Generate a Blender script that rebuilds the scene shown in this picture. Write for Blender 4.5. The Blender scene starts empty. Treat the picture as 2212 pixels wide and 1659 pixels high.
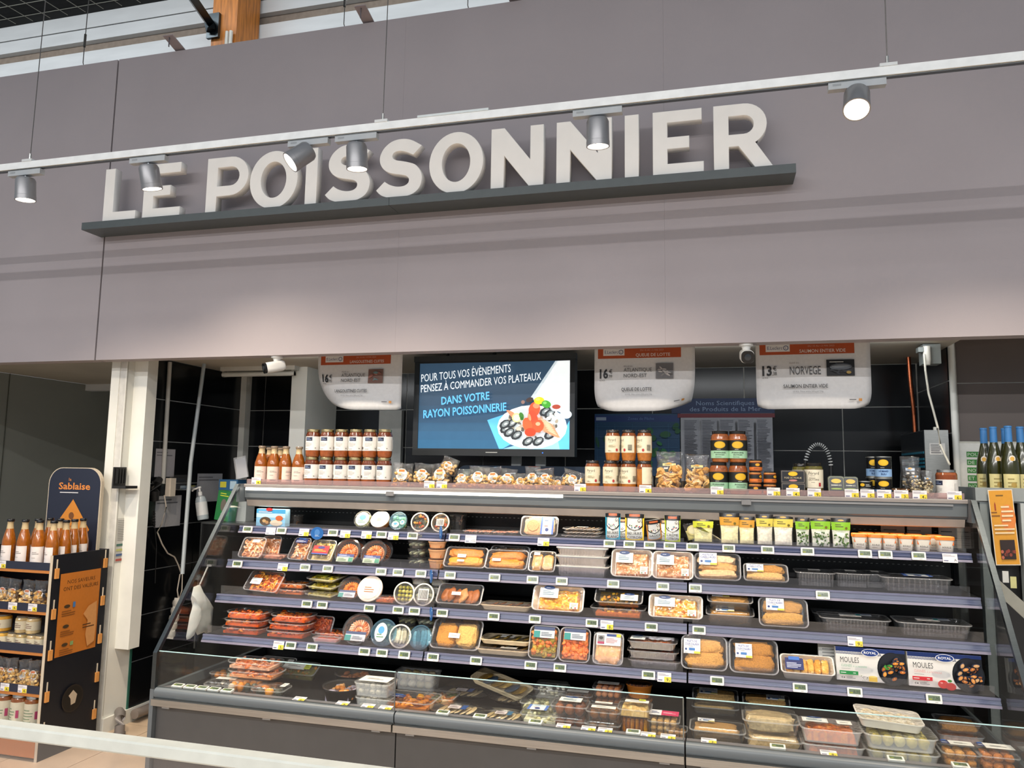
import bpy, bmesh, math, random
from mathutils import Vector, Matrix, noise
random.seed(7)
SC = bpy.context.scene
COLL = SC.collection
PI = math.pi

# ------------------------------------------------------------------ camera
FPX = 1640.0
CAM = Vector((2.616, -3.23, 1.6))
def cam_axes(yaw, pitch, roll):
    fwd = Vector((-math.sin(yaw)*math.cos(pitch), math.cos(yaw)*math.cos(pitch), math.sin(pitch)))
    right = Vector((math.cos(yaw), math.sin(yaw), 0)); up = right.cross(fwd)
    return right*math.cos(roll)+up*math.sin(roll), -right*math.sin(roll)+up*math.cos(roll), fwd
CR, CU, CF = cam_axes(math.radians(14.9), math.radians(6.52), math.radians(.89))
cd = bpy.data.cameras.new('camera'); cd.sensor_width = 36; cd.lens = FPX/2212*36; cd.clip_start = .05
camera = bpy.data.objects.new('camera', cd); COLL.objects.link(camera)
camera.matrix_world = Matrix(((CR.x, CU.x, -CF.x, CAM.x), (CR.y, CU.y, -CF.y, CAM.y), (CR.z, CU.z, -CF.z, CAM.z), (0, 0, 0, 1)))
SC.camera = camera

# ------------------------------------------------------------------ light
SC.view_settings.view_transform = 'Standard'; SC.view_settings.look = 'None'
SC.view_settings.gamma = 1; SC.view_settings.use_curve_mapping = False
SC.view_settings.exposure = 0.0
SC.cycles.transparent_max_bounces = 40
SC.cycles.max_bounces = 8
SC.cycles.sample_clamp_indirect = 4
world = bpy.data.worlds.new('store_ambience'); SC.world = world; world.use_nodes = True
bg = world.node_tree.nodes['Background']; bg.inputs[0].default_value = (.80, .90, 1, 1); bg.inputs[1].default_value = .36
def area(name, loc, size, energy, col, rot=(0, 0, 0), spread=PI, parent=None):
    l = bpy.data.lights.new(name, 'AREA'); l.shape = 'RECTANGLE'; l.size, l.size_y = size
    l.energy = energy; l.color = col; l.spread = spread
    o = bpy.data.objects.new(name, l); COLL.objects.link(o); o.location = loc; o.rotation_euler = rot; o.parent = parent
    return o
# rows of the hall's strip lights, parallel to the counter, high above the aisles
for y, e in ((-3.4, 22), (-7.0, 680), (-11.0, 1560)):
    area('hall_strip_and_fill', (1.0, y, 5.2), (16, .22), e, (1, .975, .965))
for x, w, e in ((.30, .8, 2.6), (2.85, 1.7, 5.5)):
    area('fish_room_fill', (x, 1.07, 2.303), (w, .05), e, (.95, .98, 1), rot=(math.radians(30), 0, 0))  # added fill lamps, out of view, to brighten the fish room's back wall
area('hall_strip_and_fill', (-1.0, 1.3, 6.0), (12, .22), 90, (.95, .98, 1), rot=(math.radians(40), 0, 0))  # added fill lamp, out of view, to brighten the cladding behind the fascia

# ------------------------------------------------------------------ pixel helpers (photo frame 2212 x 1659)
def ray(px, py):
    return CR*((px-1106)/FPX) - CU*((py-829.5)/FPX) + CF
def onY(px, py, y):
    r = ray(px, py); return CAM + r*((y-CAM.y)/r.y)
def onX(px, py, x):
    r = ray(px, py); return CAM + r*((x-CAM.x)/r.x)
def xat(px, y, z):
    """X of the point on the line (y, z) that shows at column px"""
    u = (px-1106)/FPX; k = CR - CF*u; d = Vector((0, y-CAM.y, z-CAM.z))
    return CAM.x - k.dot(d)/k.x
def depth(p): return (Vector(p)-CAM).dot(CF)
def wid(wpx, x, y, z):
    """metres along X that cover wpx columns at a point"""
    px = 1106+FPX*(Vector((x, y, z))-CAM).dot(CR)/depth((x, y, z))
    return xat(px+wpx/2, y, z)-xat(px-wpx/2, y, z)

# ------------------------------------------------------------------ colour + materials
def hexc(h):
    f = lambda s: int(s, 16)/255
    g = lambda c: c/12.92 if c <= .04045 else ((c+.055)/1.055)**2.4
    return (g(f(h[0:2])), g(f(h[2:4])), g(f(h[4:6])), 1)
def nodes(name):
    m = bpy.data.materials.new(name); m.use_nodes = True; nt = m.node_tree; nt.nodes.clear()
    out = nt.nodes.new('ShaderNodeOutputMaterial'); return m, nt, out
def coords(nt, scale=(1, 1, 1)):
    tc = nt.nodes.new('ShaderNodeTexCoord'); mp = nt.nodes.new('ShaderNodeMapping')
    mp.inputs['Scale'].default_value = scale; nt.links.new(tc.outputs['Object'], mp.inputs[0]); return mp.outputs[0]
def mat(name, rough=.5, metal=0, color=None, nscale=20, namt=.12, stretch=(1, 1, 1), bscale=0, bump=0, emit=0, spec=.5, sss=0, coat=0, sat=1, val=1):
    """surface whose base colour is the piece's own colour (or `color`), broken up by noise"""
    m, nt, out = nodes(name); L = nt.links.new
    b = nt.nodes.new('ShaderNodeBsdfPrincipled'); L(b.outputs[0], out.inputs[0])
    if color: src = nt.nodes.new('ShaderNodeRGB'); src.outputs[0].default_value = hexc(color); cs = src.outputs[0]
    else: src = nt.nodes.new('ShaderNodeAttribute'); src.attribute_name = 'Col'; cs = src.outputs[0]
    if sat != 1 or val != 1:
        hs = nt.nodes.new('ShaderNodeHueSaturation'); hs.inputs['Saturation'].default_value = sat; hs.inputs['Value'].default_value = val; L(cs, hs.inputs['Color']); cs = hs.outputs[0]
    co = coords(nt, stretch)
    n = nt.nodes.new('ShaderNodeTexNoise'); n.inputs['Scale'].default_value = nscale; n.inputs['Detail'].default_value = 4; L(co, n.inputs[0])
    mr = nt.nodes.new('ShaderNodeMapRange'); mr.inputs[1].default_value = .3; mr.inputs[2].default_value = .7
    mr.inputs[3].default_value = 1-namt; mr.inputs[4].default_value = 1+namt; L(n.outputs[0], mr.inputs[0])
    mx = nt.nodes.new('ShaderNodeMix'); mx.data_type = 'RGBA'; mx.blend_type = 'MULTIPLY'; mx.inputs[0].default_value = 1
    L(cs, mx.inputs[6]); L(mr.outputs[0], mx.inputs[7]); L(mx.outputs[2], b.inputs['Base Color'])
    b.inputs['Roughness'].default_value = rough; b.inputs['Metallic'].default_value = metal
    b.inputs['Specular IOR Level'].default_value = spec
    if coat: b.inputs['Coat Weight'].default_value = coat; b.inputs['Coat Roughness'].default_value = .08
    if sss: b.inputs['Subsurface Weight'].default_value = sss; b.inputs['Subsurface Radius'].default_value = (.01, .005, .003); b.inputs['Subsurface Scale'].default_value = .5
    if emit: L(mx.outputs[2], b.inputs['Emission Color']); b.inputs['Emission Strength'].default_value = emit
    if bump:
        n2 = nt.nodes.new('ShaderNodeTexNoise'); n2.inputs['Scale'].default_value = bscale; n2.inputs['Detail'].default_value = 3; L(co, n2.inputs[0])
        bp = nt.nodes.new('ShaderNodeBump'); bp.inputs['Strength'].default_value = bump; bp.inputs['Distance'].default_value = .004
        L(n2.outputs[0], bp.inputs['Height']); L(bp.outputs[0], b.inputs['Normal'])
    return m
def clear(name, tint='ffffff', haze=.04, hazecol='ffffff', rough=.06, refl=.05, wrinkle=0, power=3, top=.8):
    """thin clear plastic or glass: see-through, mirror-like at the rims, a little milky"""
    m, nt, out = nodes(name); L = nt.links.new; N = nt.nodes.new
    t = N('ShaderNodeBsdfTransparent'); t.inputs[0].default_value = hexc(tint)
    g = N('ShaderNodeBsdfGlossy'); g.inputs['Roughness'].default_value = rough
    d = N('ShaderNodeBsdfDiffuse'); d.inputs[0].default_value = hexc(hazecol)
    lw = N('ShaderNodeLayerWeight'); lw.inputs[0].default_value = .5
    p = N('ShaderNodeMath'); p.operation = 'POWER'; p.inputs[1].default_value = power; L(lw.outputs['Facing'], p.inputs[0])
    mr = N('ShaderNodeMapRange'); mr.inputs[3].default_value = refl; mr.inputs[4].default_value = top; L(p.outputs[0], mr.inputs[0])
    m1 = N('ShaderNodeMixShader'); m1.inputs[0].default_value = haze; L(t.outputs[0], m1.inputs[1]); L(d.outputs[0], m1.inputs[2])
    m2 = N('ShaderNodeMixShader'); L(mr.outputs[0], m2.inputs[0]); L(m1.outputs[0], m2.inputs[1]); L(g.outputs[0], m2.inputs[2])
    L(m2.outputs[0], out.inputs[0])
    if wrinkle:
        co = coords(nt); n2 = N('ShaderNodeTexNoise'); n2.inputs['Scale'].default_value = wrinkle; n2.inputs['Detail'].default_value = 2; L(co, n2.inputs[0])
        bp = N('ShaderNodeBump'); bp.inputs['Strength'].default_value = .8; bp.inputs['Distance'].default_value = .01
        L(n2.outputs[0], bp.inputs['Height']); L(bp.outputs[0], g.inputs['Normal']); L(bp.outputs[0], lw.inputs['Normal'])
    return m
def brick_tile_mat(name, c1, c2, rough): return mat(name, rough, color=c1, nscale=3, namt=.15)

M = {
 'matte': mat('painted_matte', .75, spec=.25), 'satin': mat('satin_plastic', .42, namt=.06, val=.88), 'gloss': mat('glossy_print', .22, namt=.05, val=.84),
 'print': mat('printed_card', .5, namt=.04, nscale=60, val=.82), 'metal': mat('worn_metal', .32, 1, namt=.08, stretch=(1, 8, 8)),
 'foil': mat('crinkled_foil', .28, .95, namt=.1, bscale=70, bump=.5), 'wood': mat('pale_veneer', .6, namt=.2, nscale=30, stretch=(1, 9, 9)),
 'food': mat('food_surface', .42, namt=.22, nscale=90, bscale=160, bump=.35, sss=.12, sat=1.16, val=.9), 'crumb': mat('breaded_crumb', .7, namt=.25, nscale=160, bscale=300, bump=.9, sat=1.05, val=.95),
 'glow': mat('lit_screen', .3, namt=.03, emit=1.0), 'led': mat('lit_lamp_face', .4, color='fff1dc', namt=.0, emit=9),
 'tube_led': mat('lit_strip', .4, color='fffaf0', namt=0, emit=2.2),
 'lcd': mat('lcd_glass', .15, namt=.08, nscale=80), 'rubber': mat('black_rubber', .55, color='151516'),
 'fascia': mat('mauve_fascia_paint', .62, color='a29b9e', nscale=1.6, namt=.04, bscale=420, bump=.12, spec=.3),
 'tile': mat('black_wall_tile', .22, color='0b0d10', nscale=3, namt=.35), 'tile2': mat('brown_grey_wall_tile', .4, color='5f5550', nscale=2, namt=.12),
 'grout': mat('tile_grout', .85, color='c9c8c2'), 'floor': mat('beige_floor_tile', .32, color='c3ad94', nscale=6, namt=.1), 'fgrout': mat('floor_grout', .9, color='5f564c'),
 'white_wall': mat('white_wall_paint', .6, color='dcdcd4', nscale=4, namt=.05), 'grey_wall': mat('grey_green_panel', .55, color='8f9188', nscale=2, namt=.06),
 'ceil': mat('cream_ceiling_panel', .7, color='b9b3a6', nscale=3, namt=.06), 'clad': mat('white_metal_cladding', .5, color='d6d9da', nscale=2, namt=.06, stretch=(1, 1, 6)),
 'glulam': mat('glulam_timber', .5, color='b5702c', nscale=9, namt=.35, stretch=(5, 5, .5)), 'dark': mat('dark_void_paint', .9, color='0c0d0d'),
 'case': mat('case_grey_paint', .4, color='5d6468', nscale=5, namt=.04), 'case_dark': mat('case_charcoal_panel', .55, color='4a4a4a', nscale=9, namt=.05),
 'liner': mat('black_case_liner', .45, color='17181a', nscale=12, namt=.2), 'shelf': mat('shelf_plate_grey', .5, color='171616', nscale=8, namt=.1),
 'steel': mat('brushed_steel', .3, 1, color='a9aaa8', nscale=30, namt=.1, stretch=(.2, 10, 10)), 'alu': mat('aluminium', .35, .9, color='d6e0e2', nscale=10, namt=.04),
 'spot': mat('spot_grey_metal', .38, .7, color='9a9a9c', namt=.05), 'white': mat('white_enamel', .4, color='e2e3dc', nscale=6, namt=.05),
 'copper': mat('copper_pipe', .3, 1, color='c46f4c', namt=.2),
 'film': clear('clear_film', haze=.015, rough=.09, refl=.045, wrinkle=38, power=2.2), 'tub': clear('clear_tray_plastic', haze=.02, rough=.07, refl=.04, power=2.2),
 'milky': clear('milky_plastic', haze=.22, rough=.2, refl=.04), 'bluetub': clear('blue_tint_plastic', tint='b8dcec', hazecol='8cc4e4', haze=.12, rough=.1, refl=.05),
 'glass': clear('display_glass', tint='fafcfb', haze=.003, rough=.01, refl=.03, power=3.6, top=.8), 'fence': clear('clear_fence', tint='faf9fb', haze=.014, rough=.05, refl=.04, power=3),
 'ticket': clear('ticket_strip', tint='e8d8d8', hazecol='d9c4c4', haze=.22, rough=.2, refl=.04), 'darktub': clear('smoked_tray_plastic', tint='c4c6c8', haze=.03, rough=.08, refl=.06, power=1.7),
 'wine': clear('green_bottle_glass', tint='5a5418', haze=.25, hazecol='2a2a08', rough=.04, refl=.06, power=3), 'jar': clear('jar_glass', haze=.01, rough=.03, refl=.06, power=3),
}

# ------------------------------------------------------------------ mesh builder
class MB:
    def __init__(s, c='cccccc'): s.v, s.f, s.c, s.cur = [], [], [], c
    def add(s, vs, fs, c=None, T=None):
        o = len(s.v); c = c or s.cur
        s.v += [tuple(T @ Vector(p)) if T else tuple(p) for p in vs]
        s.f += [tuple(i+o for i in f) for f in fs]; s.c += [c]*len(fs); return s
    def box(s, x0, x1, y0, y1, z0, z1, c=None, T=None):
        return s.add([(x, y, z) for x in (x0, x1) for y in (y0, y1) for z in (z0, z1)],
                     [(0, 1, 3, 2), (4, 6, 7, 5), (0, 4, 5, 1), (2, 3, 7, 6), (0, 2, 6, 4), (1, 5, 7, 3)], c, T)
    def loft(s, loops, c=None, cap0=True, cap1=True, T=None, closed=True):
        n = len(loops[0]); vs = [p for l in loops for p in l]; fs = []
        for k in range(len(loops)-1):
            for i in range(n if closed else n-1):
                j = (i+1) % n; fs.append((k*n+i, k*n+j, (k+1)*n+j, (k+1)*n+i))
        if cap0: fs.append(tuple(range(n))[::-1])
        if cap1: fs.append(tuple(range((len(loops)-1)*n, len(loops)*n)))
        return s.add(vs, fs, c, T)
    def lathe(s, prof, n=20, c=None, T=None, cap0=True, cap1=True):
        return s.loft([[(r*math.cos(2*PI*i/n), r*math.sin(2*PI*i/n), z) for i in range(n)] for r, z in prof], c, cap0, cap1, T)
    def tube(s, path, r, n=8, c=None, T=None):
        path = [Vector(p) for p in path]; loops = []
        for i, p in enumerate(path):
            d = (path[min(i+1, len(path)-1)]-path[max(i-1, 0)]).normalized()
            a = d.cross(Vector((0, 0, 1))) if abs(d.z) < .95 else d.cross(Vector((0, 1, 0)))
            a.normalize(); b = d.cross(a); rr = r[i] if isinstance(r, (list, tuple)) else r
            loops.append([p+(a*math.cos(2*PI*k/n)+b*math.sin(2*PI*k/n))*rr for k in range(n)])
        return s.loft(loops, c, T=T)
    def prism(s, poly, a, b, axis='x', c=None, T=None):
        f = {'x': lambda u, v, w: (w, u, v), 'y': lambda u, v, w: (u, w, v), 'z': lambda u, v, w: (u, v, w)}[axis]
        return s.loft([[f(u, v, a) for u, v in poly], [f(u, v, b) for u, v in poly]], c, T=T)
    def lump(s, p, r, c=None, rot=None, wob=.15, n=7, m=5, boxy=1, wf=1.6):
        """an uneven rounded morsel"""
        R = (rot.to_matrix() if rot else Matrix.Rotation(random.uniform(0, 6), 3, 'Z')) if not isinstance(rot, Matrix) else rot
        off = random.uniform(0, 99); loops = []
        for j in range(1, m):
            ph = PI*j/m; l = []
            for i in range(n):
                th = 2*PI*i/n; d = Vector((math.sin(ph)*math.cos(th), math.sin(ph)*math.sin(th), -math.cos(ph)))
                k = 1+wob*noise.noise(d*wf+Vector((off, 0, 0)))*2+(wob*.7*noise.noise(d*wf*3.5+Vector((0, off, 0))) if n > 12 else 0)
                if boxy != 1: d = Vector([math.copysign(abs(q)**boxy, q) for q in d])
                l.append(Vector(p)+R @ Vector((d.x*r[0]*k, d.y*r[1]*k, d.z*r[2]*k)))
            loops.append(l)
        return s.loft(loops, c)
    def build(s, name, m, parent=None, smooth=None, **props):
        me = bpy.data.meshes.new(name); me.from_pydata(s.v, [], s.f); me.update()
        ca = me.color_attributes.new('Col', 'FLOAT_COLOR', 'CORNER'); cache = {}
        flat = []
        for f, c in zip(me.polygons, s.c):
            col = c if isinstance(c, tuple) else cache.setdefault(c, hexc(c) if not isinstance(c, tuple) else c)
            flat += list(col)*f.loop_total
        ca.data.foreach_set('color', flat)
        me.materials.append(M[m] if isinstance(m, str) else m)
        bm = bmesh.new(); bm.from_mesh(me); bmesh.ops.recalc_face_normals(bm, faces=bm.faces); bm.to_mesh(me); bm.free()
        if smooth is not None:
            for p in me.polygons: p.use_smooth = True
            if hasattr(me, 'set_sharp_from_angle'): me.set_sharp_from_angle(angle=math.radians(smooth))
        o = bpy.data.objects.new(name, me); COLL.objects.link(o); o.parent = parent
        for k, v in props.items(): o[k] = v
        return o
def rrect(w, d, r, n=4):
    pts = []
    for cx, cy, a0 in ((w/2-r, d/2-r, 0), (-w/2+r, d/2-r, PI/2), (-w/2+r, -d/2+r, PI), (w/2-r, -d/2+r, 1.5*PI)):
        for k in range(n+1): a = a0+PI/2*k/n; pts.append((cx+r*math.cos(a), cy+r*math.sin(a)))
    return pts
def at(pts, z): return [(x, y, z) for x, y in pts]
def tag(o, label, cat, group=None):
    o['label'] = label; o['category'] = cat
    if group: o['group'] = group
    return o
def thing(name, label, cat, loc=(0, 0, 0), rot=(0, 0, 0), group=None):
    o = bpy.data.objects.new(name, None); COLL.objects.link(o); o.empty_display_size = .05
    o.location = loc; o.rotation_euler = rot; return tag(o, label, cat, group)
def struct(o): o['kind'] = 'structure'; return o
KIDS = {}
def dup(root, loc, rot=(0, 0, 0), label=None, group=None):
    if root not in KIDS: KIDS[root] = [(c, list(c.children)) for c in root.children]
    r = root.copy(); COLL.objects.link(r); r.location = loc; r.rotation_euler = rot
    if label: r['label'] = label
    if group: r['group'] = group
    for ch, gs in KIDS[root]:
        c = ch.copy(); COLL.objects.link(c); c.parent = r
        for g in gs: d = g.copy(); COLL.objects.link(d); d.parent = c
    return r

# ------------------------------------------------------------------ flat print: lettering and shapes as thin layers
GLY = {}
def text_mesh(s, bold=0):
    k = (s, bold)
    if k not in GLY:
        cu = bpy.data.curves.new('t', 'FONT'); cu.body = s; cu.size = 1; cu.resolution_u = 2; cu.offset = bold
        o = bpy.data.objects.new('t', cu); me = bpy.data.meshes.new_from_object(o)
        vs = [(v.co.x, v.co.y) for v in me.vertices]; fs = [tuple(p.vertices) for p in me.polygons]
        bpy.data.objects.remove(o); bpy.data.curves.remove(cu); bpy.data.meshes.remove(me)
        x0 = min(v[0] for v in vs); x1 = max(v[0] for v in vs)
        GLY[k] = ([(x-x0, y) for x, y in vs], fs, x1-x0)
    return GLY[k]
class Print:
    """2-D artwork in (u right, v up) metres; every later shape lies a hair above the earlier ones"""
    def __init__(s, gap=.0004): s.sh, s.gap = [], gap
    def poly(s, pts, c): s.sh.append((list(pts), [tuple(range(len(pts)))], c)); return s
    def rect(s, x, y, w, h, c, seg=1):
        seg = max(seg, min(24, int(w/.007)))
        pts = [(x+w*i/seg, y) for i in range(seg+1)]+[(x+w*i/seg, y+h) for i in range(seg+1)]
        s.sh.append((pts, [(i, i+1, seg+2+i, seg+1+i) for i in range(seg)], c)); return s
    def ell(s, x, y, a, b, c, n=18, rot=0):
        if rot == 0:                                # in upright strips, so that it can follow a curved label
            k = max(4, n//2); xs = [-math.cos(PI*i/k) for i in range(k+1)]
            pts = [(x+a*t, y-b*math.sqrt(max(0, 1-t*t))) for t in xs]+[(x+a*t, y+b*math.sqrt(max(0, 1-t*t))) for t in xs]
            s.sh.append((pts, [(i, i+1, k+2+i, k+1+i) for i in range(k)], c)); return s
        return s.poly([(x+a*math.cos(t)*math.cos(rot)-b*math.sin(t)*math.sin(rot), y+a*math.cos(t)*math.sin(rot)+b*math.sin(t)*math.cos(rot)) for t in [2*PI*i/n for i in range(n)]], c)
    def text(s, t, x, y, h, c, w=None, al='l', bold=0, slant=0, rot=0):
        vs, fs, tw = text_mesh(t, bold); sy = h/.73; sx = (w/tw if w else sy)
        x -= {'l': 0, 'c': .5, 'r': 1}[al]*tw*sx
        x0 = x; cr, sr = math.cos(rot), math.sin(rot); pts = [(a*sx+slant*b*sy, b*sy) for a, b in vs]
        s.sh.append(([(x0+a*cr-b*sr, y+a*sr+b*cr) for a, b in pts], fs, c)); return s
    def bars(s, x, y, w, h, n, c, seed=1):
        """a block of print too small to read"""
        rd = random.Random(seed); lh = h/n
        for i in range(n): s.rect(x, y+h-lh*(i+.7), w*rd.uniform(.6, 1), lh*.4, c)
        return s
    def build(s, name, m, parent, T=None, cyl=None, z0=0, fn=None, **props):
        mb = MB(); T = T or Matrix()
        for i, (vs, fs, c) in enumerate(s.sh):
            g = z0+s.gap*(i+1)
            if fn: mb.add([fn(u, v, g) for u, v in vs], fs, c)
            elif cyl: mb.add([((cyl+g)*math.sin(u/cyl), -(cyl+g)*math.cos(u/cyl), v) for u, v in vs], fs, c)
            else: mb.add([(u, v, g) for u, v in vs], fs, c, T)
        me = bpy.data.meshes.new(name); me.from_pydata(mb.v, [], mb.f); me.update()
        ca = me.color_attributes.new('Col', 'FLOAT_COLOR', 'CORNER'); flat = []; cc = {}
        for f, c in zip(me.polygons, mb.c):
            if c not in cc: cc[c] = list(hexc(c))
            flat += cc[c]*f.loop_total
        ca.data.foreach_set('color', flat); me.materials.append(M[m])
        o = bpy.data.objects.new(name, me); COLL.objects.link(o); o.parent = parent
        for k, v in props.items(): o[k] = v
        return o
# u,v plane standing upright and facing the aisle (-Y): (u,v,g) -> (u,-g,v)
UP = Matrix(((1, 0, 0, 0), (0, 0, -1, 0), (0, 1, 0, 0), (0, 0, 0, 1)))
FLAT = Matrix()                                # lying face up
SIDE = Matrix(((0, 0, 1, 0), (1, 0, 0, 0), (0, 1, 0, 0), (0, 0, 0, 1)))   # facing +X, u runs along +Y
def TR(x, y, z): return Matrix.Translation((x, y, z))

# ================================================================== the setting
FY = .60                                        # front face of the fascia
fas = thing('wall_front', 'x', 'x', (0, FY, 2.24)); 
for k in ('label', 'category'): del fas[k]
struct(fas)
cuts = [-2.9, -1.078, .927, 2.39, 4.6]
for i in range(4):
    a = cuts[i]+(.011 if i == 1 else .0002); b = cuts[i+1]-.0002
    MB().box(a, b, 0, .09, 0, 1.965).build('panel', 'fascia', fas)
MB('2c2829').box(-1.08, -1.066, .03, .088, .001, 1.964).build('joint_filler', 'matte', fas)

def tiles(parent, rows, cols, T, th, m, gap=.006):
    """wall tiles as pieces: rows/cols are edge lists, T maps (u, v, out) into the parent"""
    cache = {}
    for i in range(len(cols)-1):
        for j in range(len(rows)-1):
            w = round(cols[i+1]-cols[i], 4); h = round(rows[j+1]-rows[j], 4)
            if w < .02 or h < .02: continue
            if (w, h) not in cache:
                o = MB().box(gap/2, w-gap/2, gap/2, h-gap/2, 0, th).build('tile', m, parent)
                cache[(w, h)] = o
            else:
                o = cache[(w, h)].copy(); COLL.objects.link(o)
            o.matrix_local = T @ TR(cols[i], rows[j], 0)
ROWS = [.085+.279*k for k in range(8)]
# left wall of the fish room (faces +X)
wl = struct(MB().box(-1.06, -.956, .735, 2.1, 0, 2.36).build('wall_left', 'grout'))
MB().box(-.956, -.95, .735, .93, 0, 2.31).build('white_end_panel', 'white_wall', wl)
MB().box(-1.062, -1.0, .73, .735, 0, 2.31).build('white_end_face', 'white_wall', wl)
MB('2f6b5c').box(-.956, -.944, .93, .945, .03, .75).box(-.956, -.944, .93, 2.0, .03, .085).build('green_edge_strip', 'satin', wl)
TS = Matrix(((0, 0, 1, -.956), (1, 0, 0, 0), (0, 1, 0, 0), (0, 0, 0, 1)))
tiles(wl, ROWS+[2.31], [.945, 1.475, 1.994], TS, .007, 'tile')
# back wall
wb = struct(MB().box(-1.06, 4.0, 2.006, 2.1, 0, 2.36).build('wall_back', 'grout'))
TB = Matrix(((1, 0, 0, 0), (0, 0, -1, 2.006), (0, 1, 0, 0), (0, 0, 0, 1)))
tiles(wb, ROWS[3:]+[2.31], [-.93, -.778]+[-.183+.6*k for k in range(7)]+[3.855], TB, .007, 'tile')
MB().box(-.955, -.90, 1.93, 1.999, 1.0, 2.31).build('corner_strip', 'white', wb)
pa, pb = xat(627, 1.55, 2), xat(660, 1.55, 2)
MB().box(pa, pb, 1.55, 1.999, 1.0, 2.31).build('pilaster', 'white_wall', wb)
MB('b9bcb8').box(.22, .40, 1.955, 1.999, 1.45, 2.03).build('pale_door_leaf', 'satin', wb)
# right return wall (faces -X) and the brown tiled wall beyond it
wr = struct(MB().box(3.866, 3.96, 1.36, 2.0, 0, 2.36).build('wall_right', 'grout'))
TRT = Matrix(((0, 0, -1, 3.866), (-1, 0, 0, 2.0), (0, 1, 0, 0), (0, 0, 0, 1)))
tiles(wr, [1.0, 1.26, 1.55, 1.84, 2.125, 2.36], [0, .64], TRT, .007, 'tile')
MB().tube([(3.875, 1.335, .9), (3.875, 1.335, 2.36)], .016, 10).build('conduit', 'white', wr, 40)
wr2 = struct(MB().box(3.96, 5.6, 1.362, 1.46, 0, 2.36).build('wall_right_aisle', 'grout'))
TB2 = Matrix(((1, 0, 0, 0), (0, 0, -1, 1.362), (0, 1, 0, 0), (0, 0, 0, 1)))
tiles(wr2, [.2, .51, .82, 1.13, 1.49, 1.795, 2.11, 2.36], [3.90, 4.55, 5.2], TB2, .008, 'tile2')
# ceiling of the fish room and of the passage
struct(MB().box(-3.2, 4.6, .69, 4.0, 2.361, 2.40).build('ceiling', 'ceil'))
struct(MB().box(-.95, 3.86, .70, 2.0, 2.31, 2.36).build('ceiling_fish_room', 'ceil'))
# grey passage on the left
pw = struct(MB().box(-3.3, -3.2, .7, 4.0, 0, 2.36).build('wall_passage', 'grey_wall'))
for y in (1.9, 3.1): MB('55574f').box(-3.199, -3.195, y, y+.006, 0, 2.36).build('panel_joint', 'matte', pw)
struct(MB().box(-3.2, -1.06, 3.9, 4.0, 0, 2.36).build('wall_passage_end', 'grey_wall'))
# floor: slab with separate tiles where the photograph shows it
fl = struct(MB().box(-4, 6, -6, 4, -.06, -.008).build('floor', 'fgrout'))
proto = None; P = .40
for i in range(-7, 2):
    for j in range(-4, 6):
        x, y = -.72+P*i+.0, .13+P*j
        if proto is None: o = proto = MB().box(.002, P-.002, .002, P-.002, -.008, 0).build('floor_tile', 'floor', fl)
        else: o = proto.copy(); COLL.objects.link(o)
        o.location = (x, y, 0)
far = MB(); 
for x0, x1, y0, y1 in ((-4, -3.52, -6, 4), (.08, 6, -6, 4), (-3.52, .08, 2.53, 4), (-3.52, .08, -6, -1.47)): far.box(x0, x1, y0, y1, -.008, 0)
far.build('floor_tile_field', 'floor', fl)
bb = struct(MB().box(-.95, -.935, .735, 2.0, 0, .085).build('baseboard_left', 'white_wall'))
# upper hall behind the fascia: cladding, timber post, dark netted ceiling
YB = 2.6
zl = [onY(0, y, YB).z for y in (190, 140, 114, 88, 57)]
hw = struct(MB().box(-7, 7, YB+.12, YB+.2, 2.3, 9).build('wall_hall', 'clad'))
MB().box(-7, 7, YB, YB+.12, zl[0]-1, zl[1]).build('cladding_ledge', 'clad', hw)
MB('8c7f73').box(-7, 7, YB+.09, YB+.12, zl[1], zl[2]).build('brown_band', 'matte', hw)  # brown band of the wall, set back between ledge and panel
MB().box(-7, 7, YB+.03, YB+.12, zl[2], zl[3]-.006).build('cladding_panel', 'clad', hw)
MB().box(-7, 7, YB+.03, YB+.12, zl[3]+.006, zl[3]+1.3).build('cladding_panel', 'clad', hw)
zn = zl[4]
nc = struct(MB().box(-7, 7, .2, YB-.05, zn+.45, zn+.5).build('ceiling_hall', 'dark'))
MB().box(-7, 7, YB-.08, YB+.03, zn, zn+.45).build('dark_fascia', 'dark', nc)
net = MB('8a8a80')
for k in range(40): x = -7+.22*k; net.tube([(x, .3, zn), (x+.25, YB, zn)], .004, 4)
for k in range(14): y = .3+.17*k; net.tube([(-7, y, zn), (1.7, y, zn)], .004, 4)
net.build('ceiling_net', 'satin', nc, kind='stuff')
YP = YB-.35; x0, x1 = xat(449, YP, 4.9), xat(503, YP, 4.9)
post = tag(MB().box(x0, x1, YP, YP+.33, 2.4, 9).build('timber_post', 'glulam'), 'orange-brown laminated timber post rising behind the mauve fascia', 'post')
br = thing('steel_bracket', 'dark grey folded steel strut bolted to the timber post', 'bracket', (x0, YP-.03, 5))
p0 = onY(455, 66, YP-.055); p1 = onY(412, -10, YP-.5)
MB('3c4347').tube([p0-br.location, onY(452, 48, YP-.055)-br.location, p1-br.location], .045, 4).build('strut', 'metal', br)
MB('4b5256').box(-.03, .09, -.002, .028, p0.z-5-.05, p0.z-5+.18).build('foot_plate', 'metal', br)
cp = thing('twin_conduit', 'two short pale conduits standing side by side at the timber post', 'pipe', (onY(494, 85, YP-.03).x, YP-.03, 4.4))
for d in (-.02, .02): MB('d5d2c8').tube([(d, 0, 0), (d, 0, onY(494, 68, YP-.03).z-4.4)], .016, 8).build('pipe', 'satin', cp, 40)

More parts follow.
